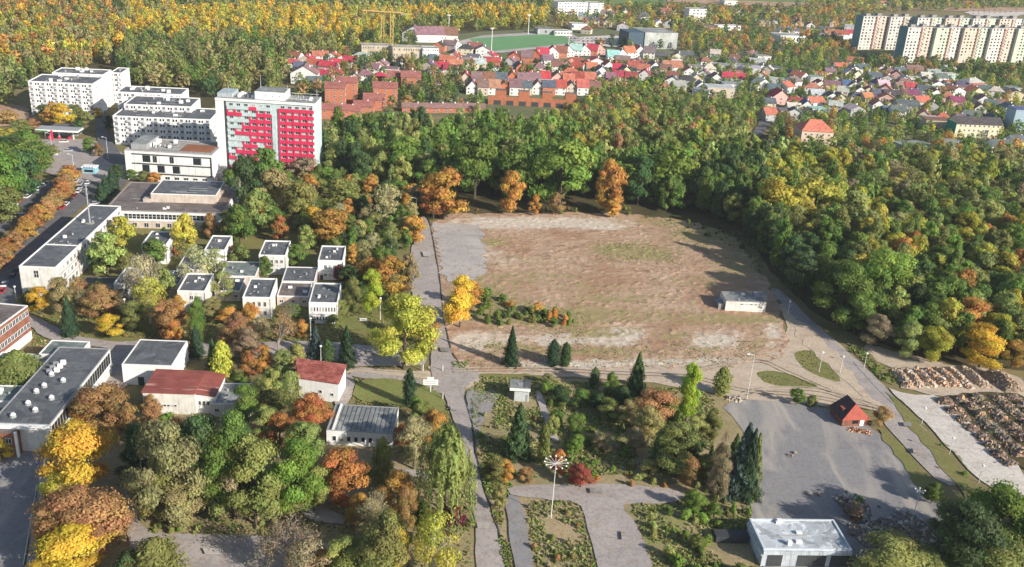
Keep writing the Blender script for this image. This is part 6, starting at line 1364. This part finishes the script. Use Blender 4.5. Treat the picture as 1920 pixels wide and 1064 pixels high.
wood([(440, 440), (480, 440), (640, 445), (690, 470), (700, 590), (650, 600), (650, 510), (590, 445), (470, 445), (448, 500), (420, 470)], 6.5, (5, 10), (4.5, 7.5), mix('OGPoDAG', 'bbi'), 'around the pavilions', margin=1.5, skip=.15)
wood([(300, 600), (440, 590), (650, 612), (650, 640), (300, 632)], 6.5, (4, 8), (4.5, 7), mix('OBPoAbG', 'bbr'), 'along the path below the pavilions', margin=1.5, skip=.25)
wood([(150, 520), (330, 590), (320, 640), (140, 600)], 6.5, (5, 9), (4.5, 7), mix('OBPyAbG', 'bbi'), 'along the path by the long school', margin=1.5, skip=.25)
wood([(280, 455), (400, 440), (400, 500), (290, 540)], 7, (5, 9), (4.5, 7), mix('OPWGo', 'bi'), 'in the pavilion courtyard', margin=1.5, skip=.3)
wood([(430, 700), (560, 680), (560, 790), (480, 800), (420, 780)], 7, (6, 10), (5, 8), mix('OGPARG', 'bb'), 'near the tiled roof', margin=1.5, skip=.15)
wood([(235, 760), (330, 790), (330, 870), (280, 930), (250, 900)], 7, (9, 13), (6, 8), mix('DOBG', 'bb'), 'in the deep park shade', margin=1.5, skip=.2)
wood([(1120, 166), (1232, 162), (1250, 204), (1088, 204)], 8, (7, 10), (6, 9), mix('OGPBGy', 'bb'), 'below the red estate roofs', margin=1.5)
wood([(858, 196), (905, 190), (905, 215), (840, 215)], 8, (6, 9), (6, 8), mix('OGPB', 'bb'), 'at the left end of the brick wall', margin=1.5)
# trees between the houses
TT = 'between the houses of the far village'
wood([(560, 215), (545, 150), (620, 110), (800, 120), (880, 130), (980, 130), (1000, 152), (870, 150), (860, 205), (700, 215)], 9.5, (8, 12), (7, 10), mix('GDODOBG', 'bbbt'), 'right of the hotel', margin=4)
wood([(985, 128), (1220, 118), (1250, 160), (1180, 170), (1000, 155)], 10, (6, 9), (5.5, 8), mix('GDODOB', 'bbb'), 'between the red estate roofs', margin=.6, skip=.0)
wood([(1180, 225), (1220, 150), (1250, 112), (1500, 112), (1560, 130), (1440, 200), (1420, 250)], 9.5, (6, 9), (6, 8.5), mix('GDOOGgPO', 'bbt'), 'among the white villas', margin=.8, skip=.0)
wood([(1440, 262), (1460, 205), (1540, 135), (1640, 125), (1925, 150), (1940, 290), (1700, 262)], 9.5, (5.5, 9.5), (5.5, 9), mix('GDGOPGyGPB', 'bbbt'), 'among the old village houses', margin=.8, skip=.0)
wood([(1600, 120), (1700, 122), (1925, 140), (1935, 150), (1700, 140), (1600, 132)], 9, (10, 14), (8, 11), mix('GDDOB', 'bbb'), 'at the foot of the panel blocks', margin=2)
wood([(1090, 95), (1270, 60), (1560, 66), (1610, 110), (1540, 125), (1300, 105), (1270, 95)], 14, (8, 12), (8, 11), mix('OGDyBAO', 'bbt'), 'behind the warehouse', margin=4)
wood([(540, 140), (680, 70), (800, 45), (1030, 40), (1030, 58), (870, 62), (760, 100), (640, 112)], 14, (10, 14), (8, 11), mix('DOGyO', 'bbt'), 'at the far wood margin', margin=4)
def fw(u, v):
    if v < 80 + R_.uniform(-8, 8) and v > 27 + R_.uniform(-5, 5) and (u > 230 or R_.random() < .3): return R_.choice(('broad', 'tall')), R_.choice('YYyYYyyoP' if u > 230 else 'yOAOo')
    if u < 230 and v < 130: return R_.choice(('broad', 'tall')), R_.choice('oAODOyBY')
    return R_.choice(('broad', 'broad', 'tall')), R_.choice('OOOoPoGDO')
wood([(-40, 215), (-60, 60), (-80, 0), (1040, 0), (1025, 50), (800, 45), (680, 70), (560, 130), (535, 165), (520, 190), (390, 190), (360, 175), (230, 160), (220, 130), (100, 140), (40, 165), (45, 205)], 11, (11, 15), (9.5, 13), fw, 'in the far wood', merge=True)
wood([(1040, 0), (1030, -14), (-80, -10), (-80, 0)], 17, (12, 15), (12, 16), mix('OGDoy', 'bb'), 'in the far wood', merge=True)
wood([(1040, 55), (1030, 20), (1200, 14), (1500, 22), (1600, 18), (1640, 30), (1600, 55), (1300, 60), (1180, 60)], 16, (9, 13), (10, 13), mix('OGDoyBAO', 'bb'), 'beyond the warehouse', merge=True, margin=5)
wood([(1480, 14), (1560, 0), (1700, -6), (1990, 0), (1990, 12), (1800, 20), (1620, 26)], 18, (9, 13), (11, 15), mix('OGDoy', 'bb'), 'beyond the panel blocks', merge=True, margin=5)
wood([(-80, -10), (2050, -12), (2100, -40), (-120, -40)], 30, (12, 16), (18, 26), mix('OGDo', 'b'), 'at the skyline', merge=True)

# per kind: the 300 nearest as individuals, the others merged into one mass
cnt = {}
for t, u, k, c, *_ in TREES: cnt[kname(k, c)] = cnt.get(kname(k, c), 0) + 1
WOOD.sort(key=lambda q: q[0] ** 2 + q[1] ** 2)
REST = []
CELL = {}
for q in WOOD:
    x, y, hh, ww, k, c, wh, mg = q
    kn_ = kname(k, c)
    if mg and y > 560 or cnt.get(kn_, 0) >= 300: REST.append(q); continue
    cnt[kn_] = cnt.get(kn_, 0) + 1
    t = tree_at(Vector((x, y, 0)), hh, ww, k, c, False); CELL.setdefault((k, c, wh), []).append((px((x, y, 0)), t))
for (k, c, wh), ts in CELL.items():
    vs_ = sorted(q[0][1] for q in ts); us = sorted(q[0][0] for q in ts)
    FIN = {}
    for (u, v), t in sorted(ts, key=lambda q: q[0][0]):
        pv_ = '' if len(ts) < 6 else ('near ' if v > vs_[len(vs_) * 2 // 3] else ('far ' if v < vs_[len(vs_) // 3] else 'mid '))
        pu = 'left' if u < us[len(us) // 3] else ('right' if u > us[len(us) * 2 // 3] else 'centre')
        lb = f'{CN[c]} {KW[k]} {wh}' + (f', {pv_}{pu}' if len(ts) > 1 else ''); FIN.setdefault(lb, []).append(t)
    for lb, tt in FIN.items():
        for i, t in enumerate(tt): tag(t, lb + (f', {ORD[i]} from left' if len(tt) > 1 and i < 25 else ''), 'tree', f'trees {wh}')
# merged woodland: low-polygon crowns of the same make
def proto(kind, seed):
    V, A, tk = crown(kind, seed, 180, .11); return V.reshape(-1, 4, 3), A.reshape(-1, 4, 3)
PR = {k: [proto(k, s) for s in range(4)] for k in ('broad', 'tall')}
PF = {k: [(lambda V, A: (V, A))(*[z_.reshape(-1, 4, 3) for z_ in crown(k, 50 + s, 70, .17)[:2]]) for s in range(3)] for k in ('broad', 'tall')}
def merged(name, items, label=None):
    Vs, As, Cs = [], [], []
    for x, y, hh, ww, k, c, wh, mg in items:
        k = k if k in PR else 'broad'; V, A = R_.choice((PF if y > 1000 else PR)[k]); a = R_.uniform(0, 6.28)
        M_ = np.array([[cos(a) * ww, -sin(a) * ww, 0], [sin(a) * ww, cos(a) * ww, 0], [0, 0, hh]]); Vs.append((V @ M_.T + [x, y, 0]).reshape(-1, 3)); As.append(A.reshape(-1, 3))
        Cs.append(np.tile((*vary(PAL[c]), 1), (len(V) * 4, 1)))
    me = finish(name, np.concatenate(Vs), np.concatenate(As), None, LEAFA, np.concatenate(Cs)); o = link(name, me)
    o['kind'] = 'stuff'; o['label'] = label; o['category'] = 'wood'; return o
far_ = [q for q in REST if q[7]]; near_ = [q for q in REST if not q[7]]
if far_: merged('far_woodland', far_, 'far autumn woodland with a golden yellow band across the top')
if near_: merged('village_trees', near_, 'mass of trees in the gardens and woods beyond the lot')
print('individual', cnt, 'merged', len(far_), len(near_))

# grass tufts and weeds
def tufts(name, polys, n, cols, label, hmin=.25, hmax=.9):
    P_ = []; C_ = []; k = 0
    PP = [[at(*p).to_2d() for p in poly] for poly in polys]; ar = [max(1, (max(p.x for p in P) - min(p.x for p in P)) * (max(p.y for p in P) - min(p.y for p in P))) for P in PP]
    V = []; A = []; Cc = []
    from mathutils import noise as mn
    for P, a in zip(PP, ar):
        m = int(n * a / sum(ar)); xs = [p.x for p in P]; ys = [p.y for p in P]
        for _ in range(m):
            x, y = R_.uniform(min(xs), max(xs)), R_.uniform(min(ys), max(ys))
            if not inpoly(x, y, P) or mn.noise(Vector((x * .12, y * .12, 3))) + R_.uniform(-.3, .3) < -.05: continue
            if not clear(x, y, .3): continue
            h = R_.uniform(hmin, hmax); c = PAL[R_.choice(cols)]; c = (*vary(c, .25), 1); r = R_.random()
            for _k in range(3):
                an = R_.uniform(0, pi); dx, dy = cos(an) * h * .55, sin(an) * h * .55; ox, oy = R_.uniform(-.4, .4) * h, R_.uniform(-.4, .4) * h
                V += [(x - dx, y - dy, 0), (x + dx, y + dy, 0), (x + dx * .8 + ox, y + dy * .8 + oy, h), (x - dx * .6 + ox, y - dy * .6 + oy, h * .9)]
                A += [(r * .8, r, .5)] * 4; Cc += [c] * 4
    if V:
        o = link(name, finish(name, np.array(V), np.array(A), None, LEAFA, np.array(Cc))); o['kind'] = 'stuff'; o['label'] = label; o['category'] = 'grass'
tufts('wild_grass', [[(890, 705), (1340, 735), (1340, 900), (1200, 890), (900, 900)], [(985, 940), (1100, 940), (1130, 1090), (1010, 1090)], [(1180, 945), (1420, 930), (1420, 1090), (1230, 1090)], [(880, 730), (960, 730), (960, 1064), (930, 1064)]], 42000, 'OPWoPoWGPg', 'dry grass and weeds on the wild ground in the lower middle', .15, .6)
tufts('meadow_grass', [[(250, 940), (900, 940), (890, 1080), (250, 1080)], [(60, 590), (800, 590), (800, 700), (60, 660)], [(640, 710), (850, 710), (850, 800), (640, 760)]], 26000, 'OWoGGB', 'rough grass and fallen leaves in the lower left park', .15, .5)
tufts('lot_weeds', [[(880, 540), (1100, 590), (1100, 640), (880, 615)], [(1100, 455), (1280, 460), (1280, 500), (1100, 490)], [(1200, 410), (1420, 440), (1430, 520), (1330, 480)], [(860, 640), (1420, 640), (1420, 690), (880, 690)], [(1484, 660), (1525, 658), (1575, 714), (1510, 695)], [(1415, 698), (1540, 725), (1440, 722)]], 20000, 'OWoOOP', 'sparse weeds on the cleared lot and its grass islands', .12, .4)
tufts('verge_weeds', [[(1590, 645), (1690, 715), (1670, 726), (1600, 680)], [(1655, 730), (1850, 950), (1760, 880), (1690, 790)], [(1640, 805), (1765, 945), (1700, 885)], [(840, 680), (875, 680), (960, 1064), (935, 1064)]], 12000, 'gGOGW', 'weeds on the verges beside the service road', .2, .7)

# ------------------------------------------------------------------ stone rows, earth heaps, rubble
STONE = plain((.68, .43, .26), .9, .3, .6, name='piled_stone'); STONE2 = plain((.27, .21, .17), .95, .4, .6, name='dark_piled_stone'); RUB = plain((.3, .28, .27), .9, .5, .8, name='broken_concrete')
def heap(name, label, cat, P0, P1, wd, ht, mat, smat, n, seed, group, brick=0, ss=(.25, .6)):
    """a ridge of tipped stone from P0 to P1"""
    a, b = at(*P0), at(*P1); d = b - a; L = d.length; yaw = math.atan2(d.y, d.x); t = thing(name, label, cat, a, yaw, group)
    r = np.random.RandomState(seed); m = MB(); nx, ny = max(6, int(L / .9)), 7; V = []
    for i in range(nx + 1):
        for j in range(ny + 1):
            q = j / ny * 2 - 1; e = math.sin(pi * min(1, max(0, i / nx))) ** .35; z = ht * e * (1 - abs(q) ** 1.4) * (1 + r.normal() * .14)
            V.append((L * i / nx + r.normal() * .15, q * wd * .5 + r.normal() * .12, max(0, z) - .02))
    m.poly(V, mat, [(i * (ny + 1) + j, (i + 1) * (ny + 1) + j, (i + 1) * (ny + 1) + j + 1, i * (ny + 1) + j + 1) for i in range(nx) for j in range(ny)]); m.build('heap', t)
    s = MB()
    for _ in range(n):
        i = r.uniform(0, 1); q = r.uniform(-1, 1) * (1.5 if r.rand() < .15 else 1); i = min(1, max(0, i + r.normal() * .02)); z = ht * abs(math.sin(pi * i)) ** .35 * max(0, 1 - abs(q) ** 1.4); c = np.array((L * i, q * wd * .5, z)); k = r.uniform(*ss)
        k = k * (1.6 if r.rand() < .06 else 1); P = [c + r.normal(size=3) * k * .25 + np.array(v) * k for v in ((-.5, -.5, -.2), (.5, -.5, -.2), (.5, .5, -.2), (-.5, .5, -.2), (-.3, -.3, .5), (.3, -.35, .45), (.3, .3, .5), (-.35, .3, .4))]
        s.poly(P, smat[int(r.randint(len(smat)))], [(0, 1, 5, 4), (1, 2, 6, 5), (2, 3, 7, 6), (3, 0, 4, 7), (4, 5, 6, 7)])
    o = s.build('loose_stones', t); o['kind'] = 'stuff'; return t
PALE = plain((.66, .58, .48), .9, .3, .6, name='pale_stone')
for i, (p0, p1) in enumerate([((1680, 696), (1706, 729)), ((1697, 696), (1728, 729)), ((1716, 695), (1750, 729)), ((1736, 694), (1775, 728)), ((1755, 692), (1798, 728)), ((1774, 690), (1820, 732)), ((1804, 690), (1850, 730))]):
    heap('stone_heap', f'long ridge of pale tipped stone, {ORD[i]} from the left in the stone yard', 'heap', p0, p1, 3.6, 1.6, STONE, [STONE, PALE, PALE, STONE], 230, i, 'ridges of pale tipped stone', ss=(.3, .75))
heap('earth_heap', 'large brown heap at the right end of the pale stone ridges', 'heap', (1850, 700), (1905, 738), 8, 3.4, plain((.3, .23, .17), .95, .4, .4), [STONE2, STONE], 160, 30, 'earth heaps')
k = 0
for ri, (u0, v0, u1, v1, n) in enumerate([(1765, 750, 1900, 880, 8), (1795, 746, 1925, 862, 8), (1828, 744, 1935, 835, 7), (1862, 744, 1940, 805, 5), (1895, 744, 1945, 780, 3)]):
    for j in range(n):
        a0 = (u0 + (u1 - u0) * j / n, v0 + (v1 - v0) * j / n); a1 = (u0 + (u1 - u0) * (j + .75) / n, v0 + (v1 - v0) * (j + .8) / n)
        heap('rubble_heap', f'dark rubble heap, {ORD[j]} from the top in the {ORD[ri]} diagonal line from the left', 'heap', (a0[0] + R_.uniform(-4, 4), a0[1] + R_.uniform(-1.5, 1.5)), (a1[0] + R_.uniform(-5, 5), a1[1] + R_.uniform(-2, 2)), R_.uniform(4, 7), R_.uniform(1.0, 1.9), plain(R_.choice([(.32, .21, .15), (.25, .18, .13), (.36, .23, .16), (.2, .2, .12)]), .95, .5, .4), [STONE2, STONE2, STONE, RUB], 70, 50 + k, 'dark rubble heaps in the yard at right'); k += 1
heap('rubble_heap', 'low scatter of broken concrete in the shade behind the depot', 'heap', (1610, 1020), (1745, 990), 14, 1.3, STONE2, [RUB, PALE, STONE2, RUB], 420, 91, 'rubble on the asphalt yard', ss=(.25, .9))
heap('rubble_heap', 'small pile of pale rubble with weeds in the middle of the yard', 'heap', (1572, 948), (1622, 945), 7, 1.2, STONE2, [RUB, PALE, STONE2], 200, 92, 'rubble on the asphalt yard', ss=(.25, .8))
heap('brick_heap', 'scatter of orange broken bricks beside the gatehouse', 'heap', (1590, 806), (1632, 813), 2.4, .5, BRICK, [BRICK, STONE], 120, 93, 'rubble on the asphalt yard')
heap('rubble_heap', 'pale rubble at the foot of the columnar conifer', 'heap', (1362, 748), (1392, 752), 3, .8, STONE, [PALE, RUB], 90, 94, 'rubble on the asphalt yard')
t = thing('log', 'fallen pale log under the willow beside the road', 'log', at(822, 972), -.35); MB().tube((0, 0, .3), (6.5, 0, .3), .25, .16, BARK, 7).build('trunk', t)
for i, (u, v) in enumerate([(1476, 855), (1484, 850), (1510, 925), (1530, 928)]):
    heap('debris_pile', f'small pile of broken debris on the asphalt, {ORD[i]} from the left', 'debris', (u, v), (u + 9, v + 2), 1.4, .35, RUB, [RUB, PALE, STONE2], 24, 100 + i, 'small debris piles on the asphalt yard')
t = thing('guard_rail', 'white and red barrier rail beside the lower left yard', 'barrier', at(70, 915), math.atan2((at(45, 1064) - at(70, 915)).y, (at(45, 1064) - at(70, 915)).x))
LG = (at(45, 1064) - at(70, 915)).length
MB().box(0, LG, -.06, .06, .7, .95, FRAME).build('rail', t); MB().box(LG * .1, LG * .35, -.08, -.063, .6, 1.0, plain((.6, .2, .18))).build('red_panel', t)
for k in range(9): MB().box(LG * k / 8 - .06, LG * k / 8 + .06, -.05, .05, 0, .7, GREYM).build('post', t)

# ------------------------------------------------------------------ air
hz = MB(); hz.box(-1500, 2600, -150, 2600, -1.0, CAM_H + 3, GREYM); hz = hz.build('haze'); hz.data.materials.clear()
hm = bpy.data.materials.new('haze_air'); hm.use_nodes = True; hn = hm.node_tree; hn.nodes.remove(hn.nodes['Principled BSDF'])
pv = hn.nodes.new('ShaderNodeVolumePrincipled'); pv.inputs['Color'].default_value = (.86, .92, 1, 1); pv.inputs['Density'].default_value = .00006
hn.links.new(pv.outputs[0], hn.nodes['Material Output'].inputs['Volume']); hz.data.materials.append(hm); hz['kind'] = 'stuff'; hz['label'] = 'thin autumn haze over the whole view'

for o in COL.objects:
    if o.parent is None and o.get('label') and len(o['label'].replace('-', ' ').split()) > 16: print('LONG', o['label'])
